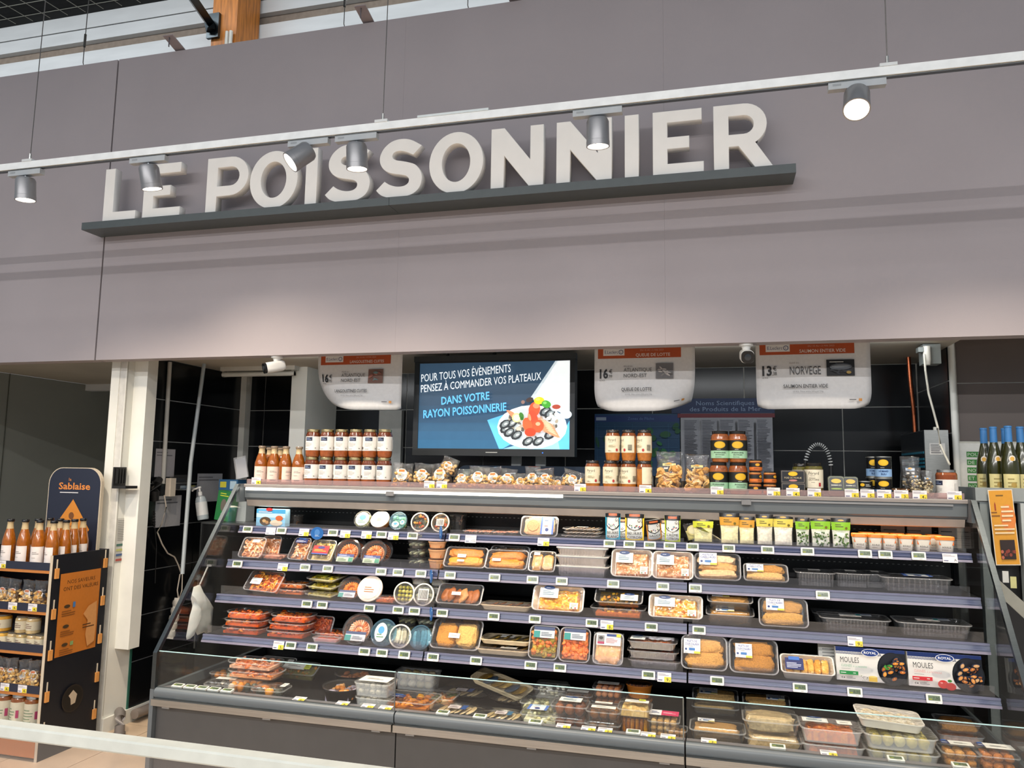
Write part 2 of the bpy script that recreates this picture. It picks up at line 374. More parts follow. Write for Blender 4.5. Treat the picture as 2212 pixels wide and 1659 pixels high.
# ------------------------------------------------------------------ wires and brackets that carry the fascia
for i, (px, py, top) in enumerate(((178, 130, 0), (742, 58, 0), (1010, 18, 0))):
    z = 4.205; x = xat(px, FY+.05, z)
    t = thing('fascia_hanger', 'thin steel suspension wire with hook and turnbuckle on the fascia top edge', 'wire', (x, FY+.05, z), group='suspension wires of the fascia')
    MB('6d6a66').tube([(0, 0, .05), (.02, .0, 2.4)], .003, 6).build('wire', 'metal', t)
    MB('55524e').tube([(0, 0, .16), (.001, 0, .25)], .008, 8).build('turnbuckle', 'metal', t)
    MB('6d6a66').tube([(.012*math.cos(a), 0, .012+.012*math.sin(a)) for a in [PI*.6+2*PI*.8*k/10 for k in range(11)]]+[(0, 0, .05)], .003, 6).build('hook', 'metal', t)
for px in (385, 793, 1112):
    z = 4.204; x = xat(px, FY, z)
    t = thing('fascia_clip', 'folded mauve metal strap reaching forward over the fascia top edge', 'bracket', (x, FY, z), group='metal straps on the fascia top')
    MB('9b8f90').prism([(.06, .002), (.06, .008), (-.10, .05), (-.10, .044)], -.035, .035).build('strap', 'satin', t)
    MB('8b8182').tube([(0, -.085, .045), (0, -.085, -.02)], .004, 6).build('pin', 'metal', t)

# ------------------------------------------------------------------ sign: ledge and letters
ls = thing('sign_ledge', 'long slate-grey ledge under the big white letters', 'shelf', (-1.10, FY, 3.022))
for a, b in ((0, 2.03), (2.032, 4.112)): MB('4c5557').box(a, b, -.155, 0, 0, .045).build('ledge_board', 'satin', ls)
def arc(cx, cy, rx, ry, a0, a1, n): return [(cx+rx*math.cos(math.radians(a0+(a1-a0)*i/n)), cy+ry*math.sin(math.radians(a0+(a1-a0)*i/n))) for i in range(n+1)]
def glyph(ch, w, h=.333):
    t = .069; q = .058
    if ch == 'I': return [[(0, 0), (w, 0), (w, h), (0, h)]]
    if ch == 'L': return [[(0, 0), (w, 0), (w, q), (t, q), (t, h), (0, h)]]
    if ch == 'E':
        m = h*.5
        return [[(0, 0), (w, 0), (w, q), (t, q), (t, m-q/2), (w*.72, m-q/2), (w*.72, m+q/2), (t, m+q/2), (t, h-q), (w*.97, h-q), (w*.97, h), (0, h)]]
    if ch == 'N': return [[(0, 0), (t, 0), (t, .56*h), (w-t*1.02, 0), (w, 0), (w, h), (w-t, h), (w-t, .44*h), (t*1.02, h), (0, h)]]
    if ch == 'O':
        return [arc(w/2, h/2, w/2, h/2+.004, 0, 352, 44), arc(w/2, h/2, w/2-t*1.02, h/2-q, 0, -350, 35)]
    if ch in 'PR':
        y0 = .30*h if ch == 'P' else .36*h; r = (h-y0)/2; cy = y0+r; cx = w-r-.004 if ch == 'P' else w*.90-r
        out = [(0, 0), (t, 0), (t, y0)]
        if ch == 'R': out += [(w*.42, y0), (w-t*1.15, 0), (w, 0), (w*.70, y0+.012)]
        out += arc(cx, cy, r, r, -90 if ch == 'P' else -70, 90, 14)+[(0, h)]
        ri = r-q; hole = [(t, cy-ri)]+arc(cx, cy, ri, ri, -90, 90, 10)+[(t, cy+ri)]
        return [out, hole[::-1]]
    # S: two runs of outline between the slanted terminals, smoothed
    runs = [[(1150, 205), (1060, 155), (1000, 135), (940, 130), (870, 140), (800, 170), (730, 235), (690, 310), (680, 370), (690, 430), (730, 490), (790, 525), (860, 540), (930, 548), (985, 560), (1015, 585), (1022, 615), (1010, 650), (970, 680), (910, 693), (850, 688), (790, 668), (742, 637)],
            [(650, 740), (700, 790), (770, 816), (850, 824), (940, 812), (1040, 782), (1105, 738), (1142, 685), (1160, 620), (1160, 550), (1130, 480), (1080, 430), (1000, 405), (930, 392), (870, 383), (830, 362), (820, 335), (828, 305), (860, 278), (920, 268), (990, 283), (1060, 313)]]
    out = []
    for r in runs:
        for i in range(len(r)-1):
            p0, p1, p2, p3 = [Vector(r[max(0, min(len(r)-1, j))]) for j in (i-1, i, i+1, i+2)]
            for k in range(3):
                x = k/3; out.append(.5*((2*p1)+(p2-p0)*x+(2*p0-5*p1+4*p2-p3)*x*x+(3*p1-p0-3*p2+p3)*x**3))
        out.append(Vector(r[-1]))
    out = [(p.x, -(p.y+.0976*(p.x-690))) for p in out]; ax = min(p[0] for p in out); bx = max(p[0] for p in out); ay = min(p[1] for p in out); by = max(p[1] for p in out)
    return [[((x-ax)/(bx-ax)*w, (y-ay)/(by-ay)*h) for x, y in out]]
def extrude_shape(name, loops, th, m, parent):
    cu = bpy.data.curves.new(name, 'CURVE'); cu.dimensions = '2D'; cu.fill_mode = 'BOTH'; cu.extrude = th/2; cu.bevel_depth = .0015; cu.bevel_resolution = 0
    for l in loops:
        s = cu.splines.new('POLY'); s.points.add(len(l)-1); s.use_cyclic_u = True
        for p, q in zip(s.points, l): p.co = (q[0], q[1], 0, 1)
    o = bpy.data.objects.new(name, cu); me = bpy.data.meshes.new_from_object(o); me.name = name
    bpy.data.objects.remove(o); bpy.data.curves.remove(cu); me.materials.clear(); me.materials.append(M[m])
    o = bpy.data.objects.new(name, me); COLL.objects.link(o); o.parent = parent; return o
M['letter'] = mat('letter_foam_white', .55, color='f1eee8', nscale=8, namt=.03)
word = [('L', -.972, -.738), ('E', -.685, -.425), ('P', -.246, .034), ('O', .044, .351), ('I', .404, .474), ('S', .53, .80), ('S', .842, 1.107), ('O', 1.15, 1.453),
        ('N', 1.499, 1.781), ('N', 1.852, 2.136), ('I', 2.204, 2.272), ('E', 2.344, 2.588), ('R', 2.639, 2.914)]
nth = {'E': ['first letter E, after the L,', 'second letter E, before the R,'], 'O': ['first letter O, after the P,', 'second letter O, before the double N,'], 'I': ['first letter I, before the double S,', 'second letter I, after the double N,'],
       'S': ['first letter S, after the I,', 'second letter S, before the O,'], 'N': ['first letter N, after the O,', 'second letter N, before the I,']}
cnt = {}
for ch, a, b in word:
    k = cnt.get(ch, 0); cnt[ch] = k+1
    lab = ('white three-dimensional %s standing on the slate ledge' % nth[ch][k]) if ch in nth else 'white three-dimensional letter %s standing on the slate ledge' % ch
    t = extrude_shape('sign_letter', glyph(ch, b-a), .05, 'letter', None)
    t.location = (a, .495, 3.0715 if ch == 'O' else 3.0690); t.rotation_euler = (PI/2, 0, 0); tag(t, lab, 'letter', 'letters of the shop sign')

# ------------------------------------------------------------------ lighting track with spots
TY, TZ = -.30, 3.073
tr = thing('lighting_track', 'long white lighting track hung on thin wires before the sign', 'track', (-2.6, TY, TZ))
MB('fbffff').box(0, 7.6, -.017, .017, 0, .034).build('rail', 'satin', tr)
MB('6f7577').box(0, 7.6, -.010, .010, -.004, 0).build('rail_slot', 'metal', tr)
MB('dfe9ea').box(4.0, 4.32, -.02, .02, .034, .044).build('rail_joiner', 'satin', tr)
for px in (63, 826, 1918):
    x = xat(px, TY, TZ)+2.6
    MB('e4e8e8').box(x-.03, x+.03, -.02, .02, .034, .046).build('clamp', 'satin', tr)
    MB('b8b8b4').tube([(x, 0, .046), (x, 0, .08)], .006, 8).build('gripper', 'metal', tr, 40)
    MB('77736f').tube([(x, 0, .08), (x+.02, 0, 2.9)], .0022, 6).build('wire', 'metal', tr)
def spot(px, ax, energy, label):
    """ax: unit vector the lamp shines along"""
    x = xat(px, TY, TZ-.02); t = thing('track_spotlight', label, 'spotlight', (x, TY, TZ-.004), group='spotlights on the lighting track')
    MB('b6bcc0').box(-.10, .10, -.015, .015, -.03, -.004).build('adapter', 'satin', t)
    MB('9aa0a4').box(-.085, -.055, -.0155, -.0145, -.018, -.010).build('adapter_mark', 'satin', t)
    MB('90969a').tube([(0, 0, -.03), (0, 0, -.05)], .008, 8).build('swivel', 'metal', t, 40)
    d = Vector(ax).normalized(); q = Vector((0, 0, -1)).rotation_difference(d).to_matrix().to_4x4(); T = TR(0, 0, -.05) @ q
    MB('a2a2a4').lathe([(.02, .012), (.040, .006), (.0455, -.006), (.0465, -.085), (.0475, -.086), (.0475, -.106), (.043, -.106), (.040, -.094)], 28, T=T, cap1=False).build('housing', 'spot', t, 35)
    MB().lathe([(.0435, -.100), (.041, -.1035)], 28, T=T).build('lens', 'led', t, 60)
    l = bpy.data.lights.new('spot_beam', 'SPOT'); l.energy = energy; l.spot_size = math.radians(124); l.spot_blend = 1; l.shadow_soft_size = .04; l.color = (1, .84, .66)
    o = bpy.data.objects.new('spot_beam', l); COLL.objects.link(o); o.parent = t
    o.matrix_local = T @ TR(0, 0, -.115)
    return t
spot(57, (.02, .06, -1), 148, 'grey cylinder spotlight pointing straight down, near the track end beyond the letter L')
spot(322, (.10, .22, -1), 148, 'grey cylinder spotlight leaning slightly, hung before the letters L and E')
spot(668, (-.62, -.50, -.72), 60, 'grey cylinder spotlight swung outward showing its bright face, before the first O')
spot(771, (.02, .10, -1), 148, 'grey cylinder spotlight pointing straight down before the first letter S')
spot(1291, (.0, .12, -1), 148, 'grey cylinder spotlight pointing straight down before the second letter N')
spot(2290, (.0, .12, -1), 148, 'grey cylinder spotlight pointing straight down beyond the bright-faced one')
spot(1850, (-.12, -.52, -.80), 60, 'grey cylinder spotlight with bright face beyond the end of the sign ledge')

# ================================================================== the refrigerated display case
LX = 3.72; MODS = [0, 1.245, 2.49, 3.72]
SH = [(.615, 1.265, 1.228), (.522, 1.087, 1.045), (.440, .913, .872), (.343, .720, .684)]     # front Y, plate top, rail bottom
DECK = .485
case = thing('display_case', 'long grey refrigerated self-service display case with sloping glass ends', 'display case', (0, 0, 0))
for i in range(3):
    a, b = MODS[i], MODS[i+1]; g = .003
    MB().box(a+g, b-g, .025, .06, .03, .452).build('base_panel', 'case_dark', case)
    r = MB().box(a+.004, b-.004, -.022, .002, .462, .492).build('bumper_rail', 'steel', case)
    for x in (a+.08, (a+b)/2, b-.08): MB('8e8e8c').box(x-.02, x+.02, -.012, .03, .452, .462).build('standoff', 'satin', r)
    MB().prism([(.004, .494), (.0, .497), (-.003, .505), (-.003, .524), (.002, .533), (.012, .5375), (.03, .538), (.06, .52), (.06, .45), (.02, .45)], a+g, b-g).build('front_moulding', 'case', case, 40)
    MB('77757a').prism([(.012, .537), (.115, .520), (.115, .49), (.012, .50)], a+g, b-g).build('deck_ledge', 'satin', case)
    gl = MB().box(a+.006, b-.006, .012, .018, .535, .705).build('front_glass', 'glass', case)
    MB('bfe6ea').box(a+.006, b-.006, .0115, .0185, .705, .7075).build('edge_highlight', 'gloss', gl)  # cyan-white colour paints the highlight on the glass's polished top edge
    MB('8d9498').tube([(b-.006, .015, .54), (b-.006, .015, .705)], .003, 6).build('glass_joint', 'metal', gl)
    d = MB('1b1b1c').box(a+.002, b-.002, .115, .95, DECK-.03, DECK).build('deck_tray', 'liner', case)
    gr = MB('2a2a2b'); 
    for k in range(int((b-a)/.012)): gr.box(a+.006+k*.012, a+.011+k*.012, .116, .124, DECK, DECK+.022)
    gr.build('front_grille', 'liner', d, kind='stuff')
    MB().box(a+.001, b-.001, .95, .99, .44, 1.44).build('back_panel', 'liner', case)
    for j, (fy, zt, zb) in enumerate(SH):
        p = MB().box(a+.004, b-.004, fy+.004, .948, zt-.016, zt).build('shelf', 'shelf', case)
        tilt = .010
        rl = MB('3d4666').prism([(fy-tilt, zb+.009), (fy+.0, zt-.004), (fy+.006, zt-.004), (fy-tilt+.006, zb+.009)], a+.004, b-.004)
        rl.prism([(fy-tilt-.006, zb), (fy-tilt-.004, zb+.010), (fy-tilt+.006, zb+.010), (fy-tilt+.006, zb)], a+.004, b-.004, c='8f8a9c')
        rl.prism([(fy-.004, zt-.007), (fy-.004, zt+.002), (fy+.006, zt+.002), (fy+.006, zt-.007)], a+.004, b-.004, c='787c96')
        rl.prism([(fy-tilt-.0015, zb+.016), (fy-tilt-.001, zb+.0175), (fy-tilt+.004, zb+.0175), (fy-tilt+.004, zb+.016)], a+.004, b-.004, c='6d7596')
        rl.build('price_rail', 'gloss', p)
        fh = (.022, .045, .045, .045)[j]
        fx0, fx1 = a+.02, b-.02
        if j == 1 and i == 2: fx1 -= .02
        MB().box(fx0, fx1, fy+.010, fy+.013, zt+.002, zt+fh).build('clear_fence', 'fence', p)
# end panels: plinth, sloping glass with a metal edge
for s, X in ((0, 0), (1, LX)):
    o = -1 if s == 0 else 1
    MB().box(min(X, X+o*.022), max(X, X+o*.022), .0, 1.0, .0, .53).build('end_plinth', 'case', case)
    prof = [(.014, .53), (.014, .70), (.600, 1.500), (.99, 1.500), (.99, .53)]
    e = MB().prism(prof, X+o*.006, X+o*.012).build('end_glass', 'glass', case)
    w = .011
    MB('555c60').loft([[(X+o*.009-w, y-.004, z), (X+o*.009+w, y-.004, z), (X+o*.009+w, y+.016, z-.004), (X+o*.009-w, y+.016, z-.004)] for y, z in ((.005, .53), (.005, .70), (.590, 1.502))]).build('edge_bar', 'metal', e)
    MB('6b7276').box(X+o*.0, X+o*.02, .60, .99, 1.40, 1.502).build('top_cap', 'satin', e)
# canopy
can = MB().prism([(.645, 1.497), (.99, 1.497), (.99, 1.42), (.74, 1.405), (.66, 1.412), (.648, 1.425)], .002, LX-.002).build('canopy', 'case', case)
MB('97928f').prism([(.638, 1.484), (.636, 1.497), (.642, 1.502), (.70, 1.5005), (.70, 1.497), (.645, 1.484)], .0, LX).build('canopy_lip', 'satin', can)
MB('9b938c').prism([(.655, 1.412), (.668, 1.377), (.70, 1.372), (.74, 1.404)], .01, LX-.01).build('canopy_reflector', 'satin', can)
MB().box(.012, 1.865, .636, .645, 1.466, 1.482).build('light_strip', 'tube_led', can)
MB('b8b4b0').box(1.87, LX-.06, .637, .645, 1.470, 1.479).build('blind_rail', 'metal', can)
for px in (844, 1612):
    x = xat(px, .64, 1.46); MB('7c7d7f').box(x-.022, x+.022, .622, .645, 1.455, 1.478).build('blind_clip', 'satin', can)
MB().box(.01, LX-.01, .650, .653, 1.503, 1.530).build('ticket_strip', 'ticket', can)
for i in range(3):
    a, b = MODS[i], MODS[i+1]
    area('canopy_lamp', ((a+b)/2, .685, 1.368), (b-a-.1, .05), 1.5, (1, .86, .68), rot=(math.radians(-14), 0, 0), parent=case)
# perforated slots of the back panel
sl = MB('b9b9b4')
for zc in (1.335, 1.17, .995, .805, .60):
    for k in range(150):
        x = .03+k*.0245
        if x < LX-.03: sl.box(x, x+.010, .9485, .9505, zc, zc+.003)
sl.build('rack_slot', 'satin', case, kind='stuff')

# ================================================================== packaged food: builders
RD = random.Random(11)
def lo(pts, k, dx=0): return [(x*k, y*k) for x, y in pts]
def shrimp(mb, p, r, c, th):
    a0 = RD.uniform(0, 6); tilt = Matrix.Rotation(RD.uniform(-.5, .5), 3, 'X') @ Matrix.Rotation(RD.uniform(-.5, .5), 3, 'Y')
    pts = [Vector(p)+tilt @ Vector((r*math.cos(a0+t), r*math.sin(a0+t), 0)) for t in (0, .7, 1.4, 2.1, 2.8, 3.4)]
    mb.tube(pts, [th*.55, th, th*1.1, th, th*.7, th*.3], 6, c)
def food_fill(kind, cols, w, d, z0, z1, n=None):
    """contents of a pack between z0 and z1 on a w x d footprint"""
    mb = MB(cols[0]); ww, dd = w*.86, d*.86
    if kind == 'shrimp':
        r = min(w, d)*.10; n = n or int(44*w/d)
        mb.box(-ww/2, ww/2, -dd/2, dd/2, z0, z0+(z1-z0)*.45, cols[-1])
        for i in range(n): shrimp(mb, (RD.uniform(-.45, .45)*ww, RD.uniform(-.45, .45)*dd, RD.uniform(z0+(z1-z0)*.4, z1-r*.3)), r, RD.choice(cols), r*.42)
    elif kind == 'sticks':
        n = n or 4; sw = ww/n
        for i in range(n): mb.lump((-ww/2+sw*(i+.5), RD.uniform(-.02, .02)*dd, (z0+z1)/2), (sw*.50, dd*.48, (z1-z0)*.55), RD.choice(cols), Matrix.Rotation(RD.uniform(-.06, .06), 3, 'Z'), .10, 20, 14, .55, 2.6)
    elif kind == 'bars':
        n = n or 3; sh = dd/n
        for i in range(n): mb.lump((RD.uniform(-.02, .02)*ww, -dd/2+sh*(i+.5), (z0+z1)/2), (ww*.50, sh*.55, (z1-z0)*.55), RD.choice(cols), Matrix.Rotation(RD.uniform(-.05, .05), 3, 'Z'), .10, 24, 14, .5, 2.6)
    elif kind == 'slices':
        n = n or 7
        for i in range(n):
            R = Matrix.Rotation(RD.uniform(-.12, .12), 3, 'Z') @ Matrix.Rotation(-.35, 3, 'Y')
            mb.lump((-ww/2+ww*(i+.5)/n, RD.uniform(-.06, .06)*dd, (z0+z1)/2+.2*(z1-z0)*(i % 2)), (ww/n*.95, dd*.46, (z1-z0)*.28), RD.choice(cols), R, .12, 10, 6)
    elif kind == 'balls':
        n = n or 4; s = ww/n; m = max(2, int(dd/s)); lay = max(1, int((z1-z0)/s+.4))
        for l in range(lay):
            for i in range(n):
                for j in range(m): mb.lump((-ww/2+s*(i+.5), -dd/2+dd*(j+.5)/m, z0+(z1-z0)*(l+.5)/lay), (s*.5, min(s, dd/m)*.5, (z1-z0)/lay*.52), RD.choice(cols), None, .10, 9, 7)
    elif kind == 'chunks':
        n = n or 40; r = min(w, d)*.09; mb.box(-ww/2, ww/2, -dd/2, dd/2, z0, z0+(z1-z0)*.5, cols[-1])
        for i in range(n): mb.lump((RD.uniform(-.46, .46)*ww, RD.uniform(-.46, .46)*dd, RD.uniform(z0+(z1-z0)*.3, z1-.4*r)), (r*RD.uniform(.7, 1.4), r*RD.uniform(.7, 1.2), r*RD.uniform(.5, .9)), RD.choice(cols), None, .25)
    elif kind == 'ring':
        R = min(ww, dd)*.32
        mb.lathe([(R*1.5, z0), (R*1.5, z0+.3*(z1-z0)), (.01, z0+.4*(z1-z0))], 18, cols[-1])
        for i in range(22):
            a = 2*PI*i/22; mb.lump((R*math.cos(a), R*math.sin(a), z0+(z1-z0)*.6), (R*.52, R*.14, (z1-z0)*.4), RD.choice(cols), Matrix.Rotation(a+.35, 3, 'Z'), .1, 7, 5)
        for i in range(8): mb.lump((RD.uniform(-.2, .2)*R, RD.uniform(-.2, .2)*R, z0+(z1-z0)*.6), (R*.2, R*.2, R*.15), cols[1 % len(cols)])
    else:                                           # 'mash': a bumpy dish
        n = 22; off = RD.uniform(0, 50); pts = []; fs = []; cs = []
        for j in range(n+1):
            for i in range(n+1):
                x, y = -ww/2+ww*i/n, -dd/2+dd*j/n; e = min(i, n-i, j, n-j)
                pts.append((x, y, z0+(z1-z0)*(.75+.35*noise.noise(Vector((x*38+off, y*38, 0)))) if e > 0 else z0))
        fs = [(j*(n+1)+i, j*(n+1)+i+1, (j+1)*(n+1)+i+1, (j+1)*(n+1)+i) for j in range(n) for i in range(n)]
        for f in fs:
            x, y, _ = pts[f[0]]; k = noise.noise(Vector((x*55+off, y*55, 5)))+RD.uniform(-.25, .25)
            mb.add([pts[a] for a in f], [(0, 1, 2, 3)], cols[min(len(cols)-1, max(0, int((k+.6)/1.2*len(cols))))])
    return mb
def sticker(p, kind, x, y, w, h):
    """self-adhesive label of a given make-up, centred on x, y"""
    L, B = x-w/2, y-h/2
    if kind in ('fil', 'cab'):
        p.rect(L, B, w, h, 'f4f4f2').text('FILETS DE', x, B+h*.76, h*.15, '2b4a9a', al='c', w=w*.62, bold=.02).text("COLIN D'ALASKA" if kind == 'fil' else 'CABILLAUD', x, B+h*.56, h*.15, '2b4a9a', al='c', w=w*.86, bold=.02)
        p.bars(L+w*.3, B+h*.46, w*.4, h*.07, 1, '777777').ell(L+w*.14, B+h*.28, w*.07, w*.07, '24407e', 10).rect(L+w*.32, B+h*.20, w*.36, h*.17, '3a76b8').rect(L+w*.62, B, w*.38, h*.15, 'e8d34a').bars(L+w*.04, B+h*.02, w*.3, h*.1, 2, '999999')
    elif kind == 'arch':
        p.rect(L, B, w, h*.86, 'eeeae0').rect(L+w*.04, B+h*.04, w*.92, h*.78, 'd9e2e6').rect(L+w*.07, B+h*.07, w*.86, h*.72, 'eef0ec').bars(L+w*.16, B+h*.2, w*.66, h*.42, 3, '4d7a8c').ell(x, B+h*.86, w*.30, h*.16, '1d3f74').bars(x-w*.16, B+h*.82, w*.32, h*.08, 1, 'cfdceb')
    elif kind == 'mini': p.rect(L, B, w, h, 'f2efe8').bars(L+w*.2, B+h*.35, w*.6, h*.3, 2, '6e6a66')
    elif kind == 'nutri': p.rect(L, B, w, h, 'efeae0').bars(L+w*.15, B+h*.35, w*.7, h*.55, 4, '9a938a').ell(L+w*.25, B+h*.15, w*.1, w*.1, '5a8a4a', 8).ell(L+w*.7, B+h*.15, w*.1, w*.1, 'c0442c', 8)
    elif kind == 'red': p.rect(L, B, w, h, 'a8202a').ell(x, B+h*.78, w*.22, h*.14, '29307e').bars(L+w*.1, B+h*.30, w*.8, h*.3, 2, 'f0c23a').rect(L, B, w, h*.12, '2a55a8')
    elif kind == 'bluegreen': p.rect(L, B, w, h, 'cfe0c4').rect(L, B+h*.62, w, h*.38, '2a3f80').bars(L+w*.1, B+h*.66, w*.7, h*.24, 2, 'c9d3ea').rect(L+w*.72, B+h*.05, w*.26, h*.5, '3f9c7a').bars(L+w*.08, B+h*.1, w*.55, h*.4, 3, '7f9c70')
    elif kind == 'navy': p.rect(L, B, w, h, '1d2b66').bars(L+w*.08, B+h*.12, w*.84, h*.5, 4, 'd0d6ea').rect(L+w*.2, B+h*.8, w*.6, h*.3, '3c6fc0')
    elif kind == 'bluewhite': p.rect(L, B, w, h, '5a7cc8').rect(L+w*.14, B, w*.72, h, 'eef2f4').rect(L+w*.14, B+h*.66, w*.72, h*.34, 'cfe2ec').bars(L+w*.28, B+h*.72, w*.44, h*.14, 1, '5f7a9a').bars(L+w*.28, B+h*.42, w*.44, h*.1, 1, '9a5a44').ell(x, B+h*.26, w*.14, w*.14, '3d4f8c', 12)
    elif kind == 'lime': p.rect(L, B, w, h, 'd3d84a').bars(L+w*.15, B+h*.25, w*.7, h*.5, 2, '6d7a1c')
    elif kind == 'pink': p.rect(L, B, w*.42, h, 'eeeef2').bars(L+w*.08, B+h*.3, w*.28, h*.45, 2, '3a4a8c').rect(L+w*.42, B, w*.58, h*.9, 'd03a66').bars(L+w*.48, B+h*.3, w*.45, h*.3, 2, 'f4c6d4')
    elif kind == 'grey': p.rect(L, B, w, h, 'c9cdd2').rect(L, B+h*.7, w, h*.3, '39486e').rect(L, B, w*.3, h*.6, '2f8f8a').bars(L+w*.36, B+h*.15, w*.55, h*.4, 3, '5f6f7c')
    elif kind == 'portrait': p.rect(L, B, w, h, 'efece8').rect(L+w*.05, B+h*.1, w*.28, h*.75, '8a8a8c').ell(L+w*.19, B+h*.62, w*.09, h*.14, '3a3a3c', 10).rect(L+w*.05, B+h*.1, w*.28, h*.2, 'a83a5c').rect(L+w*.42, B+h*.78, w*.4, h*.2, '24407e').bars(L+w*.40, B+h*.2, w*.5, h*.45, 4, 'c08a94').rect(L+w*.82, B+h*.75, w*.18, h*.25, 'd8cf3a')
    return p
BODY = {'tub': ('tub', 'ffffff'), 'dark': ('darktub', '222222'), 'white': ('satin', 'e2ddd2'), 'foil': ('foil', 'c4c4c6'), 'black': ('gloss', '141415'), 'wood': ('wood', 'd9c6a2'), 'milky': ('milky', 'ffffff'), 'glassy': ('tub', 'ffffff')}
ALPHA = [0]                                     # how far the view looks down on the place being filled
def f_tray(w, h, label, cat='food pack', name='food_tray', kind='tub', food='shrimp', cols=('f0a070',), lid='film', stick=(), lean=0, d=None, th=.042, group=None, fm='food', n=None, dome=.02, empty=False, rib=0, fillk=.9, cr=.16):
    a = math.radians(lean)
    if lean: d = d or max(.05, (h-th*math.cos(a+ALPHA[0]))/math.sin(a+ALPHA[0]))
    else: th = min(th, h) if lid == 'film' else max(.015, h-dome); d = d or w*.68
    t = thing(name, label, cat, group=group); r = min(w, d)*cr
    B, Tp = rrect(w*.86, d*.86, r*.8), rrect(w*.96, d*.96, r); RO = rrect(w, d, r*1.1); IN = rrect(w*.96-.003, d*.96-.003, r); IB = rrect(w*.86-.004, d*.86-.004, r*.8)
    see = kind in ('tub', 'dark', 'milky')
    mb = MB(BODY[kind][1]).loft([at(B, 0), at(Tp, th-.004)]+([] if see else [at(RO, th-.004), at(RO, th)])+[at(IN, th-.001 if see else th), at(IB, .003)])
    body = mb.build('tray', BODY[kind][0], t, 35)
    if see: MB('f0ece6').loft([at(Tp, th-.004), at(RO, th-.004), at(RO, th), at(IN, th)], cap0=False, cap1=False).build('rim', 'milky', body, 35)
    if rib:
        rb = MB(BODY[kind][1])
        for i in range(rib): x = -w*.40+w*.8*i/(rib-1); rb.loft([[(x-.003, -d*.43-.003, .004), (x+.003, -d*.43-.003, .004), (x+.003, -d*.43+.003, .004), (x-.003, -d*.43+.003, .004)], [(x-.003, -d*.475-.003, th-.006), (x+.003, -d*.475-.003, th-.006), (x+.003, -d*.475+.003, th-.006), (x-.003, -d*.475+.003, th-.006)]])
        rb.build('ribs', BODY[kind][0], body)
    zt = th
    if not empty: food_fill(food, cols, w*.92, d*.92, .005, th*fillk if lid == 'film' else th*.9+dome*.6, n).build('contents', fm, t, 60)
    if lid == 'film':
        q = 8; vs = [((-.5+i/q)*w*.985, (-.5+j/q)*d*.985, th+.0012+.0035*noise.noise(Vector((i*.9, j*.9, RD.uniform(0, .3)+w*90)))*(0 if i in (0, q) or j in (0, q) else 1)) for j in range(q+1) for i in range(q+1)]
        MB('ffffff').add(vs, [(j*(q+1)+i, j*(q+1)+i+1, (j+1)*(q+1)+i+1, (j+1)*(q+1)+i) for j in range(q) for i in range(q)]).build('film', 'film', t, 60); zt = th+.0045
    elif lid == 'dome':
        MB('ffffff').loft([at(rrect(w*1.0, d*1.0, r*1.1), th+.0005), at(rrect(w*1.0, d*1.0, r*1.1), th+.003), at(rrect(w*.93, d*.93, r), th+.003), at(rrect(w*.88, d*.88, r), th+dome), ], cap0=False).build('lid', 'tub', t, 35); zt = th+dome+.0005
    elif lid == 'white':
        MB('eee9df').loft([at(RO, th+.0005), at(RO, th+.003)]).build('lid', 'satin', t); zt = th+.0035
    if stick:
        p = Print(.0003)
        for k, fx, fy, fw, fh in stick: sticker(p, k, fx*w, fy*d, fw*w, fh*d)
        p.build('label', 'print', t, z0=zt)
    t['lean'] = lean; return t
